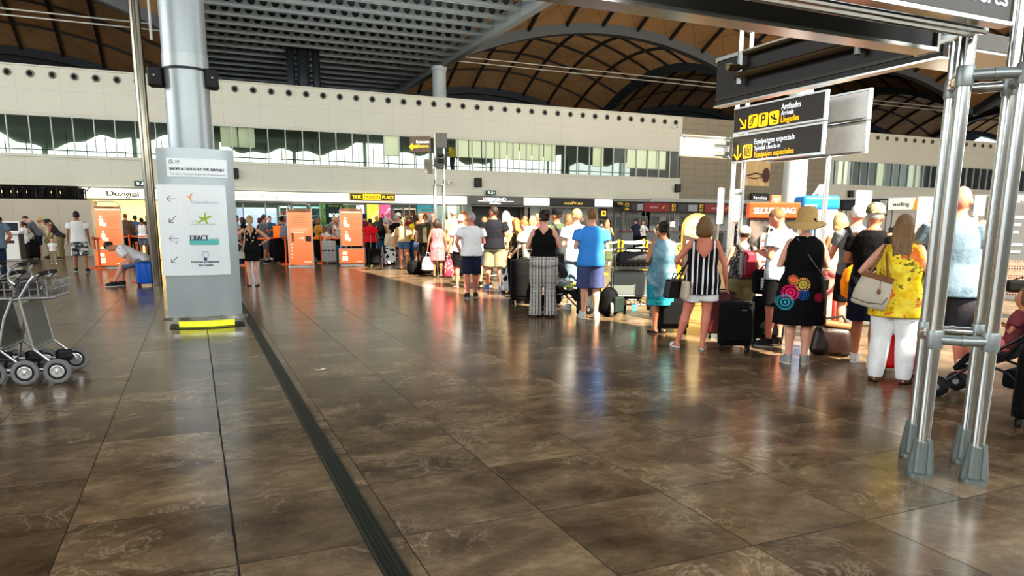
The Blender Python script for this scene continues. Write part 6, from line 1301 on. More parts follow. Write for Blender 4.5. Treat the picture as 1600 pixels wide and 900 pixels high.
pp('l5', 409, 405, 341, 'woman in dark top between the black dress and grey T-shirt', face=-70, sex='f', hair=('long', 'black'), skin='olive', wear=(('tee', 'charcoal'), ('trousers', 'black')), shoes=SNE('black'), arms=('front', 'front'), q=1)
pp('l6', 443, 408, 338, 'man with dark cap and maroon shirt left of the tall orange notice', face=30, hair=('short', 'black'), skin='olive', hat=('cap', 'black'), wear=(('tee', 'maroon'), ('trousers', 'black')), shoes=SNE('black'), arms=('front', 'front'), q=1)
pp('l7', 453, 412, 338, 'sunburnt man in grey shirt half hidden by the tall orange notice', face=40, hair=('crop', 'brown'), skin='red', wear=(('tee', 'lgrey'), ('trousers', 'charcoal')), shoes=SNE('black'), arms=('front', 'front'), q=1)
pp('m1', 490, 405, 339, 'man in black T-shirt looking down right of the tall orange notice', face=168, pitch=22, hair=('short', 'black'), skin='fair', wear=(('tee', 'black'), ('trousers', 'black')), shoes=SNE('black'), arms=('desk', 'front'), q=1)
pp('m2', 500, 409, 341, 'woman in mustard blouse standing behind the pale hard case', face=60, sex='f', hair=('bob', 'brown'), skin='tan', g=1.1, wear=(('blouse', 'mustard'), ('trousers', 'black')), shoes=SNE('black'), arms=('front', 'front'), q=1)
pp('m3', 511, 411, 355, 'child in white spotted blouse above the pale hard case', face=40, sex='f', hair=('pony', 'brown'), skin='fair', hs=1.12, wear=(('tee', 'spots', {'loose': .03}), ('trousers', 'black')), shoes=SNE('white'), q=1)
pp('m4', 516, 406, 337, 'man in grey shirt leaning over the orange barrier belt', face=100, lean=16, hair=('crop', 'grey'), skin='red', wear=(('tee', 'grey'), ('trousers', 'charcoal')), shoes=SNE('black'), arms=('desk', 'desk'), q=1)
pp('m5', 525, 408, 340, 'woman in brown vest with white trim bending towards a bag', face=150, lean=14, sex='f', hair=('bun', 'blonde'), skin='tan', wear=(('tank', 'white'), ('trousers', 'black')), shoes=SNE('black'), arms=('desk', 'desk'), q=1)
pp('m6', 533, 403, 337, 'red faced man beside the left edge of the bag gauge stand', face=150, hair=('short', 'brown'), skin='red', wear=(('tee', 'lgrey'), ('trousers', 'jeans')), shoes=SNE('black'), q=1)
# ---- left part of the hall
pp('camo', 128, 425, 331, 'man in white T-shirt and camouflage shorts walking away at the left', face=6, hair=('short', 'black'), skin='olive', wear=(('tee', 'white', {'loose': .02}), ('shorts', 'camo', {'len': 1.0, 'loose': .035})), shoes=SNE('black'), arms=('down', 'down'), st=.15, step=(.16, -.16), q=2)
pp('toddler', 85, 412, 374, 'toddler in brown dungarees walking towards the viewer at the left', face=178, hs=1.45, hair=('short', 'dbrown'), skin='fair', wear=(('tee', 'white', {'loose': .03}), ('trousers', 'khaki', {'loose': .05, 'waist': 1.22})), shoes=SNE('white'), step=(.12, -.1), q=1, eyes=True)
pp('kioskw', 42, 405, 347, 'woman in long white T-shirt typing at the left check-in kiosk', face=-80, sex='f', g=1.1, hair=('pony', 'black'), skin='olive', wear=(('tee', 'white', {'hem': .72, 'loose': .03}), ('trousers', 'brown')), shoes=SNE('white'), arms=('desk', 'desk'), q=2)
pp('kioskm', 64, 404, 338, 'man in grey T-shirt and navy shorts bending left beside the kiosks', h=1.78, face=-78, lean=26, pitch=20, hair=('short', 'dbrown'), skin='fair', wear=(('tee', 'grey'), ('shorts', 'navy', {'len': .9})), shoes=SNE('white'), arms=('desk', 'desk'), q=2)
pp('kiosk3', 80, 403, 342, 'woman in cream top and pale green skirt bending beside the grey T-shirt', h=1.68, face=-70, lean=24, sex='f', hair=('pony', 'blonde'), skin='tan', wear=(('tee', 'cream'), ('skirt', 'lime', {'hem': .6})), shoes=SNE('brown'), arms=('desk', 'desk'), q=1)
pp('kiosk4', 98, 405, 342, 'woman with black ponytail and khaki trousers bending beside the partition', h=1.7, face=-72, lean=38, sex='f', hair=('pony', 'black'), skin='olive', wear=(('tank', 'charcoal'), ('trousers', 'kh2')), shoes=SNE('black'), arms=('desk', 'desk'), q=1)
pp('edge', 0, 448, 330, 'man in blue T-shirt and jeans cut by the left edge of the picture', h=1.74, face=-20, hair=('short', 'dbrown'), skin='tan', g=1.1, wear=(('tee', 'gblue', {'loose': .02}), ('trousers', 'jeans')), shoes=SNE('black'), arms=('front', 'pocket'), q=2)
pp('edge2', 6, 405, 339, 'person in black cap behind the man in blue at the left edge', face=60, hair=('short', 'black'), skin='olive', hat=('cap', 'black'), wear=(('tee', 'black'), ('trousers', 'black')), shoes=SNE('black'), q=1)
pp('shop1', 201, 402, 334, 'man in dark brown jacket with his back turned right of the left notice stand', face=4, g=1.2, hair=('crop', 'brown'), skin='tan', wear=(('longsleeve', 'brown'), ('trousers', 'black')), shoes=SNE('black'), q=1)
pp('shop2', 226, 403, 341, 'woman in white vest top and grey shorts left of the polished pole', face=6, sex='f', hair=('bun', 'black'), skin='olive', wear=(('tank', 'white'), ('shorts', 'grey')), shoes=SNE('black'), arms=('front', 'front'), q=1)
pp('shop3', 216, 400, 337, 'man in denim shirt looking into the yellow lit shop', face=20, hair=('short', 'black'), skin='olive', wear=(('longsleeve', 'denim'), ('trousers', 'black')), shoes=SNE('black'), q=1)
pp('shop4', 236, 400, 335, 'dark haired woman close to the polished pole by the yellow lit shop', face=-20, sex='f', hair=('bob', 'black'), skin='olive', wear=(('tee', 'charcoal'), ('trousers', 'black')), shoes=SNE('black'), q=1)
# seated man bending forward on the blue suitcase
P = G(226, 446); az_ = math.atan2(P.x, P.y)
PEO['seated'] = person('man in white T-shirt and grey blue shorts sitting bent forward on a blue suitcase', P+Vector((0, 0, -.32)), 1.76, face=-88, lean=62, pitch=10, hair=('short', 'dbrown'), skin='fair', wear=(('tee', 'white', {'loose': .02}), ('shorts', 'gblue', {'len': .95, 'loose': .03})), shoes=SNE('black'), legs=[((-.09, 0, .88), (-.13, .42, .80), (-.11, .60, .395), (-.1, 1)), ((.09, 0, .88), (.14, .42, .80), (.13, .44, .395), (.1, 1))], arms=(((.24, .10, 1.12), (.16, .28, .98)), ((.24, .10, 1.12), (.16, .28, .98))), q=2)
# ---- far right: check-in area
pp('d1', 994, 394, 342, 'man in navy shirt leaning on a check-in desk left of the teal tunic', face=-30, lean=12, hair=('short', 'dbrown'), skin='fair', wear=(('tee', 'navy'), ('trousers', 'black')), shoes=SNE('black'), arms=('desk', 'desk'), q=1)
pp('d2', 1003, 393, 345, 'woman in white blouse at the check-in desk above the trolley', face=160, sex='f', hair=('bob', 'black'), skin='fair', wear=(('blouse', 'white'), ('trousers', 'black')), shoes=SNE('black'), arms=('desk', 'desk'), q=1)
pp('d3', 1067, 402, 343, 'man in black T-shirt turned right between teal tunic and striped top', face=50, lean=10, g=1.15, hair=('short', 'brown'), skin='red', wear=(('tee', 'black'), ('trousers', 'black')), shoes=SNE('black'), arms=('desk', 'desk'), q=1)
pp('d4', 947, 412, 344, 'woman in long green dress with fair hair right of the man in blue', face=-6, sex='f', hair=('long', 'brown'), skin='tan', wear=(('sleeveless', 'green', {'hem': .15, 'hw': .24, 'folds': .03}),), shoes=SNE('white'), arms=('front', 'front'), q=1)
pp('d5', 938, 408, 343, 'dark haired woman at the shoulder of the man in sky blue', face=10, sex='f', hair=('bun', 'black'), skin='olive', wear=(('tee', 'charcoal'), ('trousers', 'black')), shoes=SNE('black'), q=1)
pp('d6', 1033, 400, 350, 'brown haired woman bent over beside the face of the woman in teal', face=-70, lean=20, sex='f', hair=('bob', 'brown'), skin='tan', wear=(('tee', 'brown'), ('trousers', 'black')), shoes=SNE('black'), arms=('face', 'desk'), q=1)
pp('d7', 1146, 396, 345, 'dark haired clerk in navy behind the signpost tubes', face=178, sex='f', hair=('bob', 'black'), skin='fair', wear=(('longsleeve', 'navy'), ('trousers', 'black')), shoes=SNE('black'), arms=('desk', 'desk'), q=1, eyes=True)
pp('d8', 1310, 418, 352, 'clerk in dark jacket at the desk right of the white booth', face=90, hair=('short', 'black'), skin='olive', wear=(('longsleeve', 'black'), ('trousers', 'black')), shoes=SNE('black'), arms=('desk', 'desk'), q=1)
pp('d9', 1525, 430, 352, 'clerk with dark hair beside the white notice between the gantry tubes', face=150, hair=('short', 'black'), skin='olive', wear=(('longsleeve', 'navy'), ('trousers', 'black')), shoes=SNE('black'), arms=('desk', 'desk'), q=1)
# ---- crowd behind the front of the queue: mostly heads
for key, px, py, top, lab, k in (
    ('c1', 790, 440, 331, 'white haired woman right of the tall charcoal T-shirt', dict(face=-20, sex='f', hair=('bob', 'white'), skin='fair', wear=(('tee', 'cream'), ('trousers', 'beige')))),
    ('c2', 798, 436, 338, 'person in dazzling white hat and shirt behind the ginger hair', dict(face=10, hair=('short', 'white'), skin='fair', hat=('cap', 'white'), wear=(('tee', 'white'), ('trousers', 'khaki')))),
    ('c3', 819, 430, 336, 'dark haired man facing the hall behind the ginger hair', dict(face=168, hair=('short', 'black'), skin='olive', wear=(('tee', 'gflower'), ('trousers', 'black')), eyes=True)),
    ('c4', 831, 436, 338, 'woman with pale blonde hair behind the bending cream sleeves', dict(face=-12, sex='f', hair=('bob', 'blonde'), skin='fair', wear=(('tee', 'cream'), ('trousers', 'khaki')))),
    ('c5', 838, 426, 334, 'red faced man left of the black cap', dict(face=150, hair=('bald', 'grey'), skin='red', wear=(('tee', 'maroon'), ('trousers', 'black')))),
    ('c6', 793, 418, 332, 'red faced man far behind the white haired woman', dict(face=172, hair=('short', 'brown'), skin='red', wear=(('tee', 'grey'), ('trousers', 'black')))),
    ('c7', 905, 450, 338, 'woman with dark hair between the white shirt and the blue T-shirt', dict(face=-30, sex='f', hair=('bob', 'dbrown'), skin='fair', wear=(('tee', 'cream'), ('trousers', 'beige')))),
    ('c8', 886, 462, 336, 'woman with curly fair hair left of the bright white shirt', dict(face=-40, sex='f', hair=('bob', 'brown'), skin='tan', wear=(('tee', 'green'), ('trousers', 'khaki')))),
    ('c9', 560, 404, 338, 'dark haired person at the right edge of the bag gauge stand', dict(face=30, hair=('short', 'black'), skin='olive', wear=(('tee', 'dred'), ('trousers', 'black')))),
    ('c10', 590, 402, 337, 'bald man facing the hall right of the red top', dict(face=160, hair=('bald', 'grey'), skin='tan', wear=(('tee', 'olive'), ('trousers', 'black')))),
    ('c11', 640, 404, 336, 'person in dark red top above the ponytail of the beige blouse', dict(face=-30, hair=('short', 'brown'), skin='tan', wear=(('tee', 'dred'), ('trousers', 'black')))),
    ('c12', 672, 408, 335, 'woman in grey headscarf above the olive T-shirt', dict(face=20, sex='f', hair=('bob', 'grey'), skin='tan', wear=(('tee', 'grey'), ('trousers', 'black')))),
    ('c13', 697, 414, 340, 'dark haired woman between the pink dress and the beige shirt', dict(face=0, sex='f', hair=('bob', 'black'), skin='olive', wear=(('tee', 'navy'), ('trousers', 'black')))),
    ('c14', 725, 424, 331, 'woman with reddish hair behind the white haired man', dict(face=15, sex='f', hair=('bob', 'ginger'), skin='fair', wear=(('tee', 'brown'), ('trousers', 'black')))),
    ('c15', 764, 430, 340, 'man in red shirt glimpsed between the pale blue and charcoal shirts', dict(face=120, hair=('short', 'dbrown'), skin='red', wear=(('tee', 'dred'), ('trousers', 'black')))),
    ('c16', 550, 401, 341, 'short dark haired woman behind the bag gauge stand', dict(face=-20, sex='f', hair=('bob', 'dbrown'), skin='tan', wear=(('tee', 'black'), ('trousers', 'black')))),
    ('c17', 661, 402, 338, 'woman with light brown hair far behind the camisole', dict(face=0, sex='f', hair=('long', 'brown'), skin='tan', wear=(('tee', 'beige'), ('trousers', 'black')))),
    ('c18', 605, 407, 340, 'grey haired woman far behind the maroon top', dict(face=40, sex='f', hair=('bob', 'grey'), skin='tan', wear=(('tee', 'beige'), ('trousers', 'black')))),
): pp(key, px, py, top, lab, q=1, shoes=SNE('black'), arms=('front', 'front'), **k)
# worker behind the upper glass
p = onY(707, 262, 41.3); PEO['worker'] = person('worker in yellow high visibility jacket behind the upper floor glass', (p.x, 41.3, 4.45), 1.75, face=-60, lean=10, hair=('short', 'black'), skin='olive', wear=(('longsleeve', 'yellow'), ('trousers', 'navy')), shoes=SNE('black'), arms=('front', 'side'), q=1)
# ================================================================ luggage, trolleys, prams, kiosks
ALU = mat('dull aluminium tube', c(168, 170, 168), .3, .85, .1, 20); RUB = mat('black rubber', c(20, 20, 21), .7); GRUB = mat('grey rubber tyre', c(120, 120, 118), .75); BKP = mat('black ballistic nylon', c(9, 9, 10), .8, 0, .2, 40, .3, .25)
def wheels(t, w, d, r, wid=.03, inset=.05, material=RUB):
    for x in (-w/2+inset, w/2-inset):
        for y in (-d/2+inset*.8, d/2-inset*.8): MB().lathe([(r*.4, -wid/2), (r, -wid/2), (r, wid/2), (r*.4, wid/2)], (x, y, r), 14, Matrix.Rotation(PI/2, 3, 'Y')).build('wheel', material, t)
def suitcase(label, at, w, d, h, material, rz=0, pull=0, ribs=0, name='suitcase', band=None, tilt=0, soft=False, group=None, emblem=None):
    t = thing(name, label, 'suitcase', at, rz, group); t.rotation_euler = (tilt, 0, rz); r = .035; z0 = r*1.7
    b = MB(); b.rbox((0, 0, z0+h/2), (w, d, h), min(w, d)*(.16 if not soft else .22), 4); autosmooth(b.build('shell', material, t, True), 50)
    if ribs:
        m = MB()
        for k in range(ribs):
            x = -w*.4+w*.8*k/(ribs-1)
            m.rbox((x, 0, z0+h/2), (w*.8/ribs*.45, d+.014, h*.86), .006, 1)
        m.build('rib', material, t)
    m = MB(); m.rbox((0, 0, z0+h/2), (w+.006, .016, h+.006), .006, 1); m.build('zip', mat('zip dark', c(14, 14, 15), .5), t)
    if band: m = MB(); m.rbox((0, 0, z0+h*.55), (w+.012, d+.012, .045), .004, 1); m.build('strap_band', mat(*band), t)
    wheels(t, w, d, r); m = MB(); m.tube([(-.07, 0, z0+h), (-.06, 0, z0+h+.03), (.06, 0, z0+h+.03), (.07, 0, z0+h)], .01, 8); m.build('top_handle', RUB, t)
    if soft: MB().rbox((0, -d/2-.012, z0+h*.4), (w*.8, .04, h*.55), .015, 2).build('front_pocket', material, t)
    if emblem: MB().box((w*.18, -d/2-.036 if soft else -d/2-.004, z0+h*.84), (.06, .004, .012)).build('badge', mat('grey badge', c(120, 116, 110), .4), t)
    if pull:
        for x in (-w*.22, w*.22): MB().tube([(x, d*.3, z0+h-.02), (x, d*.3, z0+h+pull)], .008, 8).build('pull_rod', ALU, t)
        MB().rbox((0, d*.3, z0+h+pull), (w*.44+.04, .03, .03), .01, 2).build('pull_grip', RUB, t)
    return t
def away(px, py, dz=0): P = G(px, py); return -math.atan2(P.x, P.y)+dz
def sc(px, py, *a, dz=0, **k): return a
def case(label, px, py, w, d, h, material, dz=0, **k): return suitcase(label, G(px, py), w, d, h, material, away(px, py, dz), **k)
SCM = lambda n_, r_, g_, b_, ro=.4: mat(n_, c(r_, g_, b_), ro, 0, .1, 6)
case('upright black suitcase standing right of the white shorts', 1147, 546, .40, .26, .53, BKP, .12, pull=.0, soft=True, emblem=True)
case('upright black suitcase behind the straw hat woman, with dark bags on top', 1197, 536, .40, .26, .54, BKP, -.1, soft=True)
P = G(1190, 533); zt_ = .62
t = thing('rucksack', 'black rucksack with white lettering lying on top of a black suitcase', 'rucksack', (P.x, P.y, zt_), away(1190, 533)); MB().rbox((0, 0, .16), (.34, .24, .32), .07, 3).build('body', BKP, t); MB().rbox((-.02, -.14, .12), (.24, .08, .2), .03, 2).build('front_pocket', BKP, t); text('DAKINE', (-.04, -.185, .15), (0, 0, 1), (-1, 0, 0), WHITE, t, width=.15, height=.04, bold=.003); MB().tube([(-.08, -.05, .31), (-.04, -.05, .37), (.04, -.05, .37), (.08, -.05, .31)], .01, 6).build('strap', BKP, t)
case('black suitcase standing close right of the woman in teal', 1050, 519, .42, .28, .58, BKP, .2, soft=True)
case('dark maroon suitcase showing beside the white shorts', 1123, 527, .34, .22, .56, SCM('dark maroon shell', 84, 16, 28), .0)
case('dark grey ribbed hard suitcase in front of the man in blue', 919, 490, .40, .25, .50, SCM('graphite shell', 70, 74, 74), .05, pull=.45, ribs=4)
case('tall black suitcase standing behind the black vest top', 818, 474, .5, .3, .78, BKP, .1, soft=True, pull=.3)
def cow():
    m, n = newmat('white shell with black patches'); f = n.noise(6, 2, .4)[0]; n.base(n.mix(n.math('GREATER_THAN', f, .54), c(206, 210, 214), c(20, 20, 22))); n.set(Roughness=.35); return m
case('small white suitcase with black patches beside the khaki shorts', 795, 458, .34, .22, .5, cow(), .3)
case('black suitcase under a yellow ribbon beside the man in beige', 713, 434, .40, .26, .62, BKP, .05, soft=True, pull=.2, band=('yellow ribbon', c(206, 160, 40), .6))
case('glowing red hard suitcase behind the white trousers', 1408, 583, .44, .28, .66, mat('glossy red shell', c(214, 10, 26), .18), .1, ribs=4, pull=.3)
case('pale grey hard suitcase with dark strap behind the orange post', 515, 412, .52, .32, .78, SCM('pale grey shell', 168, 172, 168), .0, ribs=4, band=('dark luggage strap', c(40, 50, 50), .6))
case('petrol blue suitcase between the hard case and the bag gauge', 531, 411, .4, .26, .6, SCM('petrol shell', 20, 92, 124), .1, ribs=3)
case('black suitcase with an aqua pull handle in front of the red top', 585, 416, .42, .28, .55, BKP, .1, soft=True, pull=.5)
case('white and black panelled suitcase left of the denim shorts', 608, 415, .42, .28, .66, cow(), .4)
case('bright blue hard suitcase under the seated man', 229, 447, .40, .30, .50, SCM('bright blue shell', 16, 96, 196), .1, ribs=3)
case('crimson suitcase edge between pillar sign and polished pole', 270, 442, .3, .22, .62, SCM('crimson shell', 150, 16, 50), 0)
case('dark suitcase behind the pink dress hem', 696, 430, .4, .26, .6, BKP, .1, soft=True)
case('black suitcase cut by the right edge in front of the pram', 1630, 668, .42, .28, .56, BKP, .1, soft=True)
case('magenta patterned suitcase behind the tall orange notice', 455, 410, .38, .26, .6, SCM('magenta dark shell', 96, 24, 60), .1)
case('black suitcase left of the tall orange notice legs', 425, 405, .42, .28, .66, BKP, .1, soft=True)
case('dark suitcase beside the women at the left kiosk', 54, 405, .42, .28, .62, BKP, .2, soft=True)
# striped suitcase tilted on its wheels beside the booth, pulled by a long handle
P = G(1303, 505)
t = thing('suitcase', 'tilted pale blue and white striped suitcase pulled by its long handle', 'suitcase', (P.x, P.y, .56), away(1309, 500)); Mt = Matrix.Rotation(math.radians(52), 3, 'Y')
b = MB(); b.rbox((0, 0, 0), (.34, .24, .54), .05, 3, Mt); b.build('shell', SCM('pale blue shell', 176, 196, 210), t)
m = MB()
for k in range(7): m.box(Mt @ Vector((0, 0, -.22+.073*k)), (.35, .25, .022), Mt)
m.build('stripe', SCM('blue grey stripe', 96, 116, 136), t); m = MB(); m.box(Mt @ Vector((0, -.0, 0)), (.08, .256, .55), Mt); m.build('dark_band', mat('dark slate band', c(40, 46, 54), .5), t)
for x in (-.09, .09): MB().tube([Mt @ Vector((x, .06, .25)), Mt @ Vector((x, .06, .62))], .008, 6).build('pull_rod', ALU, t)
MB().tube([Mt @ Vector((-.1, .06, .62)), Mt @ Vector((.1, .06, .62))], .014, 8).build('pull_grip', RUB, t)
P = G(1312, 503); t = thing('wrapping_turntable', 'low steel turntable with an orange edge below the striped suitcase', 'machine', P, away(1312, 503)); m = MB(); m.rbox((0, 0, .145), (1.25, .7, .29), .03, 2); m.build('base', mat('pale steel base', c(150, 150, 146), .35, .6), t); m = MB(); m.rbox((0, 0, .31), (1.3, .75, .04), .015, 2); m.build('edge', mat('varnished orange edge', c(206, 130, 50), .3), t); MB().lathe([(.28, 0), (.28, .012)], (.2, 0, .332), 28).build('disc', mat('polished disc', c(190, 190, 186), .15, 1), t)
# hold-all with tan flap
P = G(1297, 554); t = thing('holdall', 'glossy dark brown holdall with a tan flap on the floor between the queue', 'bag', P, away(1301, 553, .15))
m = MB(); m.rbox((0, 0, .18), (.50, .30, .36), .09, 4, None, .8); m.build('body', mat('glossy dark brown leather', c(40, 24, 18), .22, 0, .3, 12, .5), t, True); m = MB(); m.rbox((.08, -.02, .36), (.38, .2, .07), .03, 3, Matrix.Rotation(.12, 3, 'Y')); m.build('flap', mat('tan leather', c(140, 100, 62), .5), t); m = MB(); m.tube([(-.16, 0, .33), (-.12, 0, .42), (.1, 0, .46), (.16, 0, .36)], .014, 8); m.build('handle', RUB, t)
# bags on the floor near the pink dress
P = G(656, 428); t = thing('holdall', 'black soft holdall on the floor left of the pink dress', 'bag', P, .2); m = MB(); m.rbox((0, 0, .2), (.75, .4, .40), .13, 4); m.build('body', BKP, t, True); MB().tube([(-.2, 0, .38), (-.14, 0, .5), (.14, 0, .5), (.2, 0, .38)], .015, 6).build('handle', RUB, t)
def carrier(label, loc, rz, w, h, material, name='carrier_bag'):
    t = thing(name, label, 'bag', loc, rz); R = []
    for z, k, y in ((0, .86, .07), (.03, 1, .1), (h*.5, .98, .11), (h*.86, .7, .06), (h, .5, .02)): R.append([Vector((w/2*k*math.cos(2*PI*j/14)*(1+.06*math.sin(3*j+z*9)), y*math.sin(2*PI*j/14), z)) for j in range(14)])
    m = MB(); m.rings(R); autosmooth(m.build('sack', material, t, True), 60); m = MB(); m.tube([(-w*.16, 0, h*.97), (-w*.08, 0, h+.12), (w*.08, 0, h+.12), (w*.16, 0, h*.97)], .008, 6); m.build('handle', material, t); return t
def hand_of(key, k): return root_W[PEO[key].name][0], root_W[PEO[key].name][1][k]
def in_hand(key, k, drop): wr = hand_of(key, k)[1][2]; return (wr.x, wr.y, wr.z-drop)
rzof = lambda key: PEO[key].rotation_euler[2]
carrier('white plastic carrier bag held by the woman in pink', in_hand('pink', 0, .62), rzof('pink'), .36, .38, mat('white plastic film', c(222, 214, 212), .4, 0, .08, 5, .4)); carrier('aqua plastic carrier bag in the middle of the crowd', in_hand('camisole', 1, .5), .1, .26, .36, mat('aqua plastic film', c(120, 190, 190), .4)); carrier('red floral carrier bag beside the navy shorts', in_hand('whitehair', 0, .58), rzof('whitehair')+.5, .26, .40, pat('red floral bag', flowersmall(c(206, 60, 80), c(200, 180, 140), 16, .36)))
carrier('cream tote with long fringe hanging by the red top', (G(588, 414)+Vector((0, 0, .14))), 0, .32, .42, TX['beige'], 'tote_bag')
t = carrier('beige jacket hanging over the white and black suitcase', (G(608, 416)+Vector((0, -.12, .72))), 0, .36, .42, TX['cream'], 'jacket')
t = carrier('beige shoulder tote at the left side of the beige blouse', (G(620, 420)+Vector((0, 0, .72))), 0, .42, .46, TX['beige'], 'shoulder_tote')
# bags carried by the front of the queue (set in the frame of the person who carries them)
def carried(name, label, key, cat='bag'):
    p = PEO[key]; s = p['_s']; t = thing(name, label, cat, p.location, p.rotation_euler[2]); t['_s'] = s; return t, s
def S(mb, s): mb.v = [(x*s, y*s, z*s) for x, y, z in mb.v]; return mb
LEA = mat('tan brown leather', c(120, 74, 42), .5, 0, .2, 14); CAN = mat('pale grey canvas', c(188, 178, 160), .8, 0, .14, 30, .5)
t, s = carried('handbag', 'pale canvas handbag with brown leather straps under the arm of the woman in yellow', 'yellow')
Mb = Matrix.Rotation(.25, 3, 'Y') @ Matrix.Rotation(.0, 3, 'Z'); C_ = Vector((-.20, -.25, .98)); R = []
for z, wx, wy in ((-.18, .14, .05), (-.165, .165, .062), (-.05, .17, .07), (.06, .155, .055), (.11, .145, .04)): R.append([C_+Mb @ Vector((wx*math.copysign(abs(math.cos(2*PI*j/20))**.6, math.cos(2*PI*j/20)), wy*math.copysign(abs(math.sin(2*PI*j/20))**.6, math.sin(2*PI*j/20)), z)) for j in range(20)])
m = MB(); m.rings(R); autosmooth(S(m, s).build('body', CAN, t, True), 50); m = MB(); m.box(C_+Mb @ Vector((0, -.0, .125)), (.29, .09, .045), Mb); S(m, s).build('rim', LEA, t)
for yy in (-.04, .04): m = MB(); m.tube([C_+Mb @ Vector((-.09, yy, .12)), (-.20, -.20+yy, 1.24), (-.145, -.09+yy, 1.415), (-.115, -.13+yy, 1.30), C_+Mb @ Vector((.10, yy, .12))], .011, 8); S(m, s).build('strap', LEA, t)
m = MB(); m.ell(C_+Mb @ Vector((.06, -.078, .0)), (.018, .006, .026)); m.tube([C_+Mb @ Vector((.04, -.06, .11)), C_+Mb @ Vector((.06, -.078, .02))], .003, 5); S(m, s).build('tag', LEA, t); m = MB(); m.tube([C_+Mb @ Vector((-.16, -.05, -.13)), C_+Mb @ Vector((0, -.076, -.135)), C_+Mb @ Vector((.13, -.06, -.11)), C_+Mb @ Vector((.15, -.05, -.04))], .004, 6); S(m, s).build('piping', mat('dark brown piping', c(60, 40, 26), .5), t)
t, s = carried('handbag', 'black and beige handbag hanging on a long strap beside the striped top', 'striped')
C_ = Vector((-.33, -.12, .80)); m = MB(); m.rbox(C_, (.13, .33, .24), .02, 2, Matrix.Rotation(-.9, 3, 'Z') @ Matrix.Rotation(.1, 3, 'Y'), .86); S(m, s).build('body', mat('black bag leather', c(18, 17, 18), .3), t); m = MB(); m.rbox(C_+Vector((.115, -.075, -.01)), (.14, .07, .225), .02, 2, Matrix.Rotation(-.9, 3, 'Z') @ Matrix.Rotation(.1, 3, 'Y'), .86); S(m, s).build('end_panel', mat('beige bag leather', c(196, 180, 156), .5), t)
m = MB(); m.tube([C_+Vector((-.05, .04, .09)), (-.17, -.05, 1.15), (-.115, -.07, 1.42), (-.10, .06, 1.40), (-.16, .13, 1.2), C_+Vector((.03, .03, .09))], .010, 8); S(m, s).build('long_strap', mat('black bag leather'), t); m = MB(); m.tube([C_+Vector((-.06, .06, .09)), C_+Vector((-.03, .05, .19)), C_+Vector((.05, -.03, .19)), C_+Vector((.06, -.05, .09))], .008, 8); S(m, s).build('handle', mat('black bag leather'), t); m = MB(); m.box(C_+Vector((-.05, -.075, .05)), (.03, .008, .02), Matrix.Rotation(-.9, 3, 'Z')); S(m, s).build('clasp', mat('gold clasp', c(210, 180, 110), .3, .9), t)
t, s = carried('rucksack', 'small red and grey rucksack on the back of the woman in the pale cap', 'rucksack', 'rucksack')
m = MB(); m.rbox((.03, -.24, 1.16), (.25, .15, .40), .06, 4, None, .82); S(m, s).build('body', mat('crimson nylon', c(142, 14, 40), .6, 0, .15, 20), t, True); m = MB(); m.rbox((.04, -.33, 1.10), (.18, .06, .22), .025, 3); S(m, s).build('front_pocket', mat('crimson nylon'), t, True); m = MB(); m.box((-.045, -.335, 1.16), (.02, .012, .3)); m.box((-.085, -.26, 1.16), (.03, .13, .33)); S(m, s).build('grey_trim', mat('grey reflective trim', c(150, 142, 140), .4), t)
for sg in (-1, 1): m = MB(); m.tube([(sg*.09+.02, -.2, 1.34), (sg*.10, -.1, 1.435), (sg*.11, .03, 1.43), (sg*.125, .12, 1.3), (sg*.17, .05, 1.12), (sg*.15+.02, -.16, 1.02)], .018, 8); S(m, s).build('strap', mat('dark grey webbing', c(62, 54, 58), .7), t)
t, s = carried('shoulder_bag', 'small black shoulder bag with a thin strap across the black dress', 'hat'); m = MB(); m.tube([(-.10, -.10, 1.425), (-.02, -.165, 1.30), (.06, -.18, 1.18), (.17, -.13, 1.05), (.235, .03, .99)], .006, 6); m.tube([(-.10, -.10, 1.425), (-.1, .05, 1.43), (.0, .17, 1.3), (.18, .14, 1.08), (.235, .03, .99)], .006, 6); S(m, s).build('strap', mat('grey thin strap', c(96, 92, 90), .5), t); m = MB(); m.rbox((.25, .08, .92), (.07, .18, .14), .02, 2); S(m, s).build('body', mat('black bag leather'), t)
t, s = carried('shoulder_bag', 'white shoulder bag on a pale chain strap at the hip of the black flowered dress', 'dress'); m = MB(); m.tube([(-.10, -.06, 1.41), (-.125, -.12, 1.3), (-.15, -.15, 1.05), (-.20, -.13, .86)], .009, 6); m.tube([(-.10, -.06, 1.41), (-.11, .08, 1.36), (-.18, .14, 1.0), (-.25, .02, .86)], .009, 6); S(m, s).build('strap', mat('pale strap', c(196, 186, 170), .5), t); m = MB(); m.rbox((-.235, -.06, .77), (.2, .09, .18), .02, 2, Matrix.Rotation(.35, 3, 'Z')); S(m, s).build('body', mat('pale leather', c(190, 180, 172), .5), t)
t, s = carried('rucksack', 'slate grey rucksack on the back of the man in black cap', 'greenshirt', 'rucksack'); m = MB(); m.rbox((.0, -.27, 1.13), (.34, .2, .5), .08, 4, None, .85); S(m, s).build('body', mat('slate nylon', c(58, 66, 66), .7, 0, .15, 20), t, True)
for sg in (-1, 1): m = MB(); m.tube([(sg*.1, -.2, 1.34), (sg*.11, -.06, 1.45), (sg*.12, .06, 1.42), (sg*.14, .14, 1.25)], .018, 8); S(m, s).build('strap', mat('dark grey webbing'), t)
t, s = carried('rucksack', 'black rucksack on the back of the white haired man in grey', 'greyold', 'rucksack'); m = MB(); m.rbox((-.0, -.25, 1.13), (.3, .18, .46), .08, 4, None, .85); S(m, s).build('body', BKP, t, True)
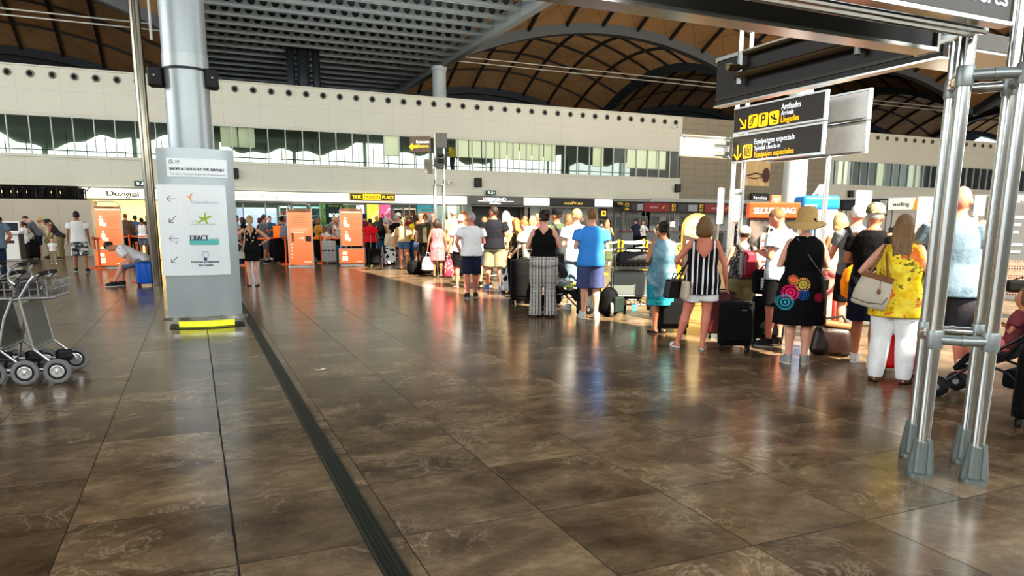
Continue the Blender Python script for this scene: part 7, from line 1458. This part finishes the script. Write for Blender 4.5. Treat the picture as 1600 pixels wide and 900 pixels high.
for sg in (-1, 1): m = MB(); m.tube([(sg*.1, -.2, 1.34), (sg*.11, -.06, 1.44), (sg*.12, .06, 1.42), (sg*.14, .14, 1.25)], .018, 8); S(m, s).build('strap', BKP, t)
t, s = carried('rucksack', 'olive and dark grey rucksack on the back of the woman with ginger hair', 'ginger', 'rucksack'); m = MB(); m.rbox((.04, -.27, 1.08), (.3, .2, .36), .08, 4, None, .85); S(m, s).build('body', mat('olive nylon', c(96, 88, 56), .7), t, True); MB().tube([(.0, -.2*s, 1.25*s), (.02, -.28*s, 1.30*s), (.07, -.2*s, 1.25*s)], .012, 6).build('loop', BKP, t)
t, s = carried('rucksack', 'grey rucksack on the back of the sunburnt man by the tall orange notice', 'l7', 'rucksack'); m = MB(); m.rbox((.0, -.25, 1.15), (.32, .2, .48), .08, 3, None, .85); S(m, s).build('body', mat('grey nylon', c(120, 122, 124), .7), t, True); MB().tube([(-.04*s, -.2*s, 1.37*s), (0, -.24*s, 1.43*s), (.04*s, -.2*s, 1.37*s)], .012, 6).build('loop', BKP, t)
P = G(438, 412); t = thing('parcel', 'small orange box on a dark case behind the orange belt', 'box', (P.x, P.y, .95)); MB().rbox((0, 0, .21), (.36, .3, .42), .02).build('box', emit('orange box', c(250, 120, 20), .4), t); MB().box((0, -.155, .15), (.08, .01, .05)).build('label', WHITE, t)
P = G(438, 411.5); case('tall dark case under the small orange box', 438, 411.5, .45, .32, .86, BKP, .0, soft=True)
t = thing('jacket', 'bright orange folded jacket held between the man in camouflage cap and grey T-shirt', 'jacket', G(1326, 556)+Vector((0, 0, .66)), away(1326, 556)); m = MB(); R = []
for z, a_, b_ in ((0, .05, .04), (.05, .13, .08), (.2, .15, .09), (.34, .12, .07), (.40, .05, .04)): R.append([Vector((a_*math.cos(2*PI*j/14)*(1+.1*math.sin(3*j)), b_*math.sin(2*PI*j/14), z)) for j in range(14)])
m.rings(R); autosmooth(m.build('cloth', TX['orange'], t, True), 60)
# ---- luggage trolleys
def trolley(name, label, at, rz=0, group=None):
    """handle end at the origin facing +x; platform runs to -x"""
    t = thing(name, label, 'trolley', at, rz, group); W = .62; T = .0145
    for y in (-W/2, W/2):
        m = MB(); m.tube([(.05, y, .125), (.035, y, .16), (-.14, y, .33), (-.20, y, .74), (-.205, y, .80), (-.11, y, .955), (-.07, y*.99, 1.0), (-.05, y*.93, 1.012), (-.045, y*.8, 1.015)], T, 8); m.build('upright', ALU, t)
        m = MB(); m.tube([(-.225, y, .93), (-.265, y, .965), (-.27, y, 1.02), (-.24, y, 1.075), (-.215, y*.97, 1.095), (-.205, y*.88, 1.10), (-.2, y*.78, 1.10)], T, 8); m.build('side_handle', ALU, t)
        m = MB(); m.tube([(-.045, y*.86, 1.014), (-.042, y*.14, 1.02)], .019, 8); m.build('grip', RUB, t); m = MB(); m.tube([(-.2, y*.84, 1.10), (-.198, y*.14, 1.105)], .020, 8); m.build('grip', RUB, t)
        m = MB(); m.tube([(-.205, y, .8), (-.27, y, .78), (-.34, y, .62), (-.46, y, .15)], T, 8); m.build('stay', ALU, t)
        m = MB(); m.tube([(.04, y, .135), (-.46, y, .15), (-1.05, y*.75, .17)], T, 8); m.build('base_rail', ALU, t)
        ax = MB(); ry = Matrix.Rotation(PI/2, 3, 'X'); ax.lathe([(.078, -.018), (.084, -.024), (.112, -.024), (.118, 0), (.112, .024), (.084, .024), (.078, .018)], (.04, y*1.06, .118), 28, ry, cap=False); w_ = ax.build('wheel', GRUB, t, True); q_ = MB(); q_.lathe([(.001, -.012), (.082, -.014), (.082, .014), (.001, .012)], (.04, y*1.06, .118), 24, ry, cap=False); q_.build('wheel_disc', RUB, w_); h_ = MB(); h_.lathe([(.062, -.016), (.06, -.022), (.05, -.02), (.02, -.026), (.001, -.03)], (.04, y*1.06, .118), 24, ry, cap=False); h_.lathe([(.062, .016), (.06, .022), (.05, .02), (.02, .026), (.001, .03)], (.04, y*1.06, .118), 24, ry, cap=False); h_.build('hub', mat('bright zinc hub', c(196, 198, 196), .25, .8, .08), w_, True)
        MB().rbox((-.05, y*.93, .17), (.15, .02, .11), .03, 2).build('wheel_bracket', mat('dark bracket', c(36, 38, 42), .45), t)
    for p in (((-.14, -W/2, .33), (-.14, W/2, .33)), ((-.205, -W/2, .80), (-.205, W/2, .80)), ((-.045, -W*.42, 1.015), (-.045, W*.42, 1.015)), ((-.2, -W*.42, 1.10), (-.2, W*.42, 1.10)), ((-.46, -W/2, .15), (-.46, W/2, .15)), ((-1.05, -W*.37, .17), (-1.05, W*.37, .17))): MB().tube(p, T, 8).build('cross_bar', ALU, t)
    MB().box((-.172, 0, .55), (.012, W-.05, .40), Matrix.Rotation(-.14, 3, 'Y')).build('back_plate', mat('grey back plate', c(104, 108, 102), .4, .3, .08, 3), t); MB().box((-.215, 0, .89), (.03, W-.02, .15)).build('advert_board', mat('dark advert board', c(52, 54, 58), .45), t)
    b = MB()
    for k in range(8): y = -W/2+.03+k*(W-.06)/7; b.tube([(-.19, y, .81), (.03, y, .81), (.07, y, .95)], .006, 5)
    for z, x in ((.95, .07), (.81, .03), (.88, .05)): b.tube([(x, -W/2+.03, z), (x, W/2-.03, z)], .007, 5)
    for x in (-.13, -.06, .01): b.tube([(x, -W/2+.03, .95), (x, -W/2+.03, .812), (x, W/2-.03, .812), (x, W/2-.03, .95)], .006, 5)
    for y in (-W/2+.03, W/2-.03):
        for z in (.88, .95): b.tube([(-.19, y, z), (.06, y, z)], .007, 5)
    b.build('wire_basket', ALU, t); m = MB(); m.tube([(-.2, -W/2, .80), (.0, -W/2+.01, .80), (.05, -W/2+.07, .80), (.05, W/2-.07, .80), (.0, W/2-.01, .80), (-.2, W/2, .80)], .014, 8); m.build('basket_rim', ALU, t)
    m = MB()
    for k in range(4): y = -W*.33+k*W*.22; m.tube([(-.44, y, .155), (-1.05, y*.9, .175)], .009, 6)
    m.build('platform_bar', ALU, t); MB().lathe([(.03, -.02), (.06, -.02), (.06, .02), (.03, .02)], (-1.0, 0, .06), 14, Matrix.Rotation(PI/2, 3, 'X')).build('castor', RUB, t); MB().box((-1.0, 0, .13), (.04, .06, .1)).build('castor_fork', ALU, t)
    return t
A_ = G(91, 600); B_ = G(122, 577); D_ = (B_-A_); rzt = math.atan2(D_.y, D_.x)-PI/2
base_ = (A_+B_)/2-Vector((math.cos(rzt), math.sin(rzt), 0))*.04
first = trolley('luggage_trolley', 'empty steel luggage trolley at the right end of the nested row', base_, rzt)
for k, lab in enumerate(('empty steel luggage trolley second from the right end of the nested row', 'empty steel luggage trolley third from the right end, cut by the left edge', 'empty steel luggage trolley fourth in the nested row, mostly outside the left edge')):
    dup(first, base_-Vector((math.cos(rzt), math.sin(rzt), 0))*.262*(k+1), rzt, lab)
P = G(986, 495); rz2 = away(986, 495, .12)-PI/2
tl = dup(first, P, rz2, 'steel luggage trolley loaded with bags beside the woman in teal')
ux = Vector((math.cos(rz2), math.sin(rz2), 0)); 
t = thing('holdall', 'black crinkled bag lying on top of the loaded trolley', 'bag', (P.x+ux.x*.03, P.y+ux.y*.03, .86), rz2); m = MB(); m.rbox((0, 0, .10), (.30, .60, .21), .09, 4); m.build('body', mat('glossy black bag', c(20, 20, 22), .28, 0, .3, 14, 1.0), t, True); m = MB(); m.tube([(0, -.15, .2), (0, -.1, .26), (0, .1, .26), (0, .15, .2)], .014, 6); m.build('handle', RUB, t)
t = thing('newspaper', 'folded grey newspaper sticking out of the loaded trolley basket', 'paper', (P.x+ux.x*.1+.12, P.y+ux.y*.1, .98), rz2+.3); MB().rbox((0, 0, .01), (.2, .3, .02), .006, 1, Matrix.Rotation(.25, 3, 'X')).build('pages', mat('newsprint', c(196, 194, 188), .8), t); MB().box((0, 0, .03), (.16, .24, .004), Matrix.Rotation(.25, 3, 'X')).build('print', mat('newsprint dark', c(110, 110, 108), .8), t)
Q = P-ux*.62; suitcase('black suitcase lying on the platform of the loaded trolley', (Q.x, Q.y, .18), .5, .4, .5, BKP, rz2+PI/2, soft=True)
Q = G(951, 493); t = thing('duffel_bag', 'bulging black duffel bag leaning on the left side of the loaded trolley', 'bag', Q, .3); m = MB(); m.rbox((0, 0, .24), (.34, .4, .48), .15, 5, None, .75); m.build('body', BKP, t, True); m = MB(); m.rbox((.02, -.19, .2), (.22, .08, .26), .03, 3); m.build('front_pocket', mat('dark green nylon', c(22, 40, 32), .7), t); MB().tube([(-.08, 0, .46), (0, 0, .55), (.08, 0, .46)], .014, 6).build('handle', RUB, t)
P = G(990, 503); t = thing('luggage_tag', 'small turquoise luggage tag hanging under the loaded trolley', 'tag', (P.x, P.y, .22), rz2+PI/2); MB().rbox((0, 0, 0), (.07, .02, .1), .01, 2).build('tag', mat('turquoise tag', c(70, 190, 170), .5), t); MB().tube([(0, 0, .05), (0, 0, .12)], .004, 5).build('loop', RUB, t)
P = G(1322, 462); rz3 = away(1322, 462, .5)-PI/2
dup(first, P, rz3, 'sunlit steel trolley between the white booth and the grey T-shirt'); dup(first, P+Vector((.35, .75, 0)), rz3, 'second sunlit steel trolley close behind the first near the white booth')
# ---- pushchairs
def pushchair(label, at, rz, fabric, trim, hood=True):
    t = thing('pushchair', label, 'pushchair', at, rz); W = .40; BM = mat('black pushchair frame', c(24, 24, 26), .35, .4)
    for x in (-W/2, W/2):
        MB().tube([(x, .42, .09), (x, .12, .36), (x, -.18, .62), (x, -.42, 1.0), (x, -.52, 1.06)], .012, 8).build('frame', BM, t); MB().tube([(x, -.36, .09), (x, -.1, .30), (x, .12, .36)], .012, 8).build('frame', BM, t); MB().tube([(x, -.55, 1.06), (x, -.48, 1.05)], .018, 8).build('grip', RUB, t)
        for y in (.42, -.36):
            for dx in (-.022, .022): o = MB(); o.lathe([(.03, -.014), (.082, -.016), (.088, 0), (.082, .016), (.03, .014)], (x+dx, y, .088), 20, Matrix.Rotation(PI/2, 3, 'Y'), cap=False); w_ = o.build('wheel', RUB, t, True); h_ = MB(); h_.lathe([(.001, -.012), (.045, -.012), (.045, .012), (.001, .012)], (x+dx, y, .088), 16, Matrix.Rotation(PI/2, 3, 'Y'), cap=False); h_.build('hub', mat('grey hub', c(140, 140, 140), .4), w_)
    MB().tube([(-W/2, .2, .30), (W/2, .2, .30)], .011, 6).build('cross_bar', BM, t); MB().tube([(-W/2, -.36, .12), (W/2, -.36, .12)], .011, 6).build('axle', BM, t); MB().tube([(-W/2, .40, .13), (W/2, .40, .13)], .011, 6).build('foot_bar', BM, t)
    R = []
    for y, z in ((.30, .26), (.2, .40), (-.02, .38), (-.12, .46), (-.34, .86)): R.append([Vector((-W/2+.01, y, z-.015)), Vector((W/2-.01, y, z-.015)), Vector((W/2-.01, y+.02, z+.02)), Vector((-W/2+.01, y+.02, z+.02))])
    m = MB(); m.rings(R); m.build('seat', fabric, t); R = []
    for k in range(6):
        a = math.radians(100-k*22); R.append([Vector(((W/2)*math.cos(PI*j/8)*(-1), -.26+math.cos(a)*.30, .66+math.sin(a)*.30*(.55+.45*math.sin(PI*j/8)))) for j in range(9)])
    m = MB(); 
    for i in range(5): pass
    vs = [p for r_ in R for p in r_]; m.add(vs, [(i*9+j, i*9+j+1, i*9+j+10, i*9+j+9) for i in range(5) for j in range(8)]); m.build('hood', fabric, t, True) if hood else None
    m = MB(); m.rbox((0, -.2, .24), (W-.06, .3, .16), .04, 2); m.build('basket', fabric, t); m = MB(); m.tube([(-W/2, .1, .48), (-W/2+.02, .24, .5), (W/2-.02, .24, .5), (W/2, .1, .48)], .014, 8); m.build('bumper_bar', trim, t); m = MB(); m.tube([(-W/2-.006, -.05, .40), (-W/2-.008, -.2, .62), (-W/2-.006, -.33, .84)], .008, 6); m.tube([(W/2+.006, -.05, .40), (W/2+.008, -.2, .62), (W/2+.006, -.33, .84)], .008, 6); m.build('piping', trim, t)
    return t
BKF = cloth('black pram fabric', c(20, 21, 24)); NEON = mat('lime piping', c(190, 226, 40), .5)
def babyin(label, t, skin, hair, wear, scale=.78, lean=-24):
    s = scale/1.7; rz = t.rotation_euler[2]; b = Vector((-.01, -.06)); P = t.location+Vector((b.x*math.cos(rz)-b.y*math.sin(rz), b.x*math.sin(rz)+b.y*math.cos(rz), 0)); hz = .47-.87*s+.02
    return person(label, (P.x, P.y, hz), scale, az=0, face=math.degrees(-rz), lean=lean, hs=1.7 if scale < .9 else 1.4, hair=hair, skin=skin, wear=wear, shoes=SNE('white'), legs=[((-.09, 0, .88), (-.14, .36, .92), (-.13, .52, .62), (-.1, 1)), ((.09, 0, .88), (.14, .36, .92), (.13, .52, .62), (.1, 1))], arms=('cross', 'front'), q=1, eyes=True)
P = G(877, 491); t = pushchair('black pushchair with lime piping and a baby, right of the patterned trousers', P, away(877, 491, -1.9)+0, BKF, NEON); PEO['baby'] = babyin('baby in white top lying back in the pushchair with lime piping', t, 'fair', ('crop', 'blonde'), (('tee', 'white', {'loose': .03}), ('trousers', 'lgrey', {'loose': .03})))
P = G(1560, 628); t = pushchair('black pushchair at the right edge partly behind the steel gantry', P, away(1560, 628, 1.25), BKF, mat('black rubber'), False); PEO['child'] = babyin('child with long brown hair and dark pink top sitting in the right pushchair', t, 'tan', ('long', 'brown'), (('tee', 'maroon', {'loose': .03}), ('trousers', 'pink', {'loose': .03})), .95, -8)
# ---- bench and bag at the right edge
P = G(1594, 498); t = thing('perforated_bench', 'reddish brown perforated metal bench at the right edge', 'bench', P, away(1594, 498, .2)); PB = pat('perforated brown metal', lambda n: n.mix(n.math('LESS_THAN', n.voro(26, rnd=0)[0], .36), c(150, 110, 92), c(30, 22, 20)), .45)
MB().rbox((0, 0, .42), (1.1, .46, .03), .01, 1).build('seat', PB, t); MB().rbox((0, .26, .72), (1.1, .03, .46), .01, 1, Matrix.Rotation(-.25, 3, 'X')).build('backrest', PB, t)
for x in (-.45, .45): MB().tube([(x, -.18, 0), (x, -.15, .41), (x, .18, .41), (x, .22, 0)], .02, 8).build('leg', ALU, t)
t = thing('camera_bag', 'black camera bag resting on the back of the perforated bench', 'bag', (P.x, P.y, .44), away(1594, 498, .2)); MB().rbox((-.05, .0, .1), (.42, .24, .19), .05, 3).build('body', BKP, t); MB().tube([(-.2, 0, .18), (-.05, -.05, .25), (.1, 0, .18)], .012, 6).build('strap', RUB, t)
# ---- check-in kiosks at the left
def kiosk(label, at, rz, w=.62, h=1.42):
    t = thing('checkin_kiosk', label, 'kiosk', at, rz); KW = mat('kiosk white', c(222, 220, 214), .4, 0, .04, 3); KG = mat('kiosk dark side', c(58, 58, 56), .4, .3)
    MB().rbox((0, 0, .5), (w, .5, 1.0), .03).build('cabinet', KW, t); MB().box((w/2+.012, 0, .52), (.03, .52, 1.04)).build('side', KG, t); MB().rbox((0, -.05, 1.03), (w+.1, .56, .05), .015, 2).build('shelf', KW, t); s_ = MB().rbox((0, .12, 1.26), (w*.9, .08, .42), .02, 2, Matrix.Rotation(-.2, 3, 'X')).build('screen_housing', KW, t); MB().box((0, .07, 1.27), (w*.74, .02, .3), Matrix.Rotation(-.2, 3, 'X')).build('screen', SCR, s_); MB().rbox((.0, -.255, .72), (w*.5, .02, .1), .006, 1).build('ticket_slot', BLACK, t); MB().rbox((0, 0, .04), (w+.1, .58, .08), .01, 1).build('plinth', ALU, t); return t
kiosk('white self check-in kiosk with dark side at the left edge', G(22, 408), -.1); kiosk('white self check-in kiosk half hidden behind the man in blue', G(2, 404), -.1)
kiosk('white self check-in kiosk behind the bending man in grey', G(50, 398), .6)
P = G(70, 400); suitcase('black and white striped bag stack behind the kiosk users', (G(57, 403)), .4, .3, .7, BKP, 0)
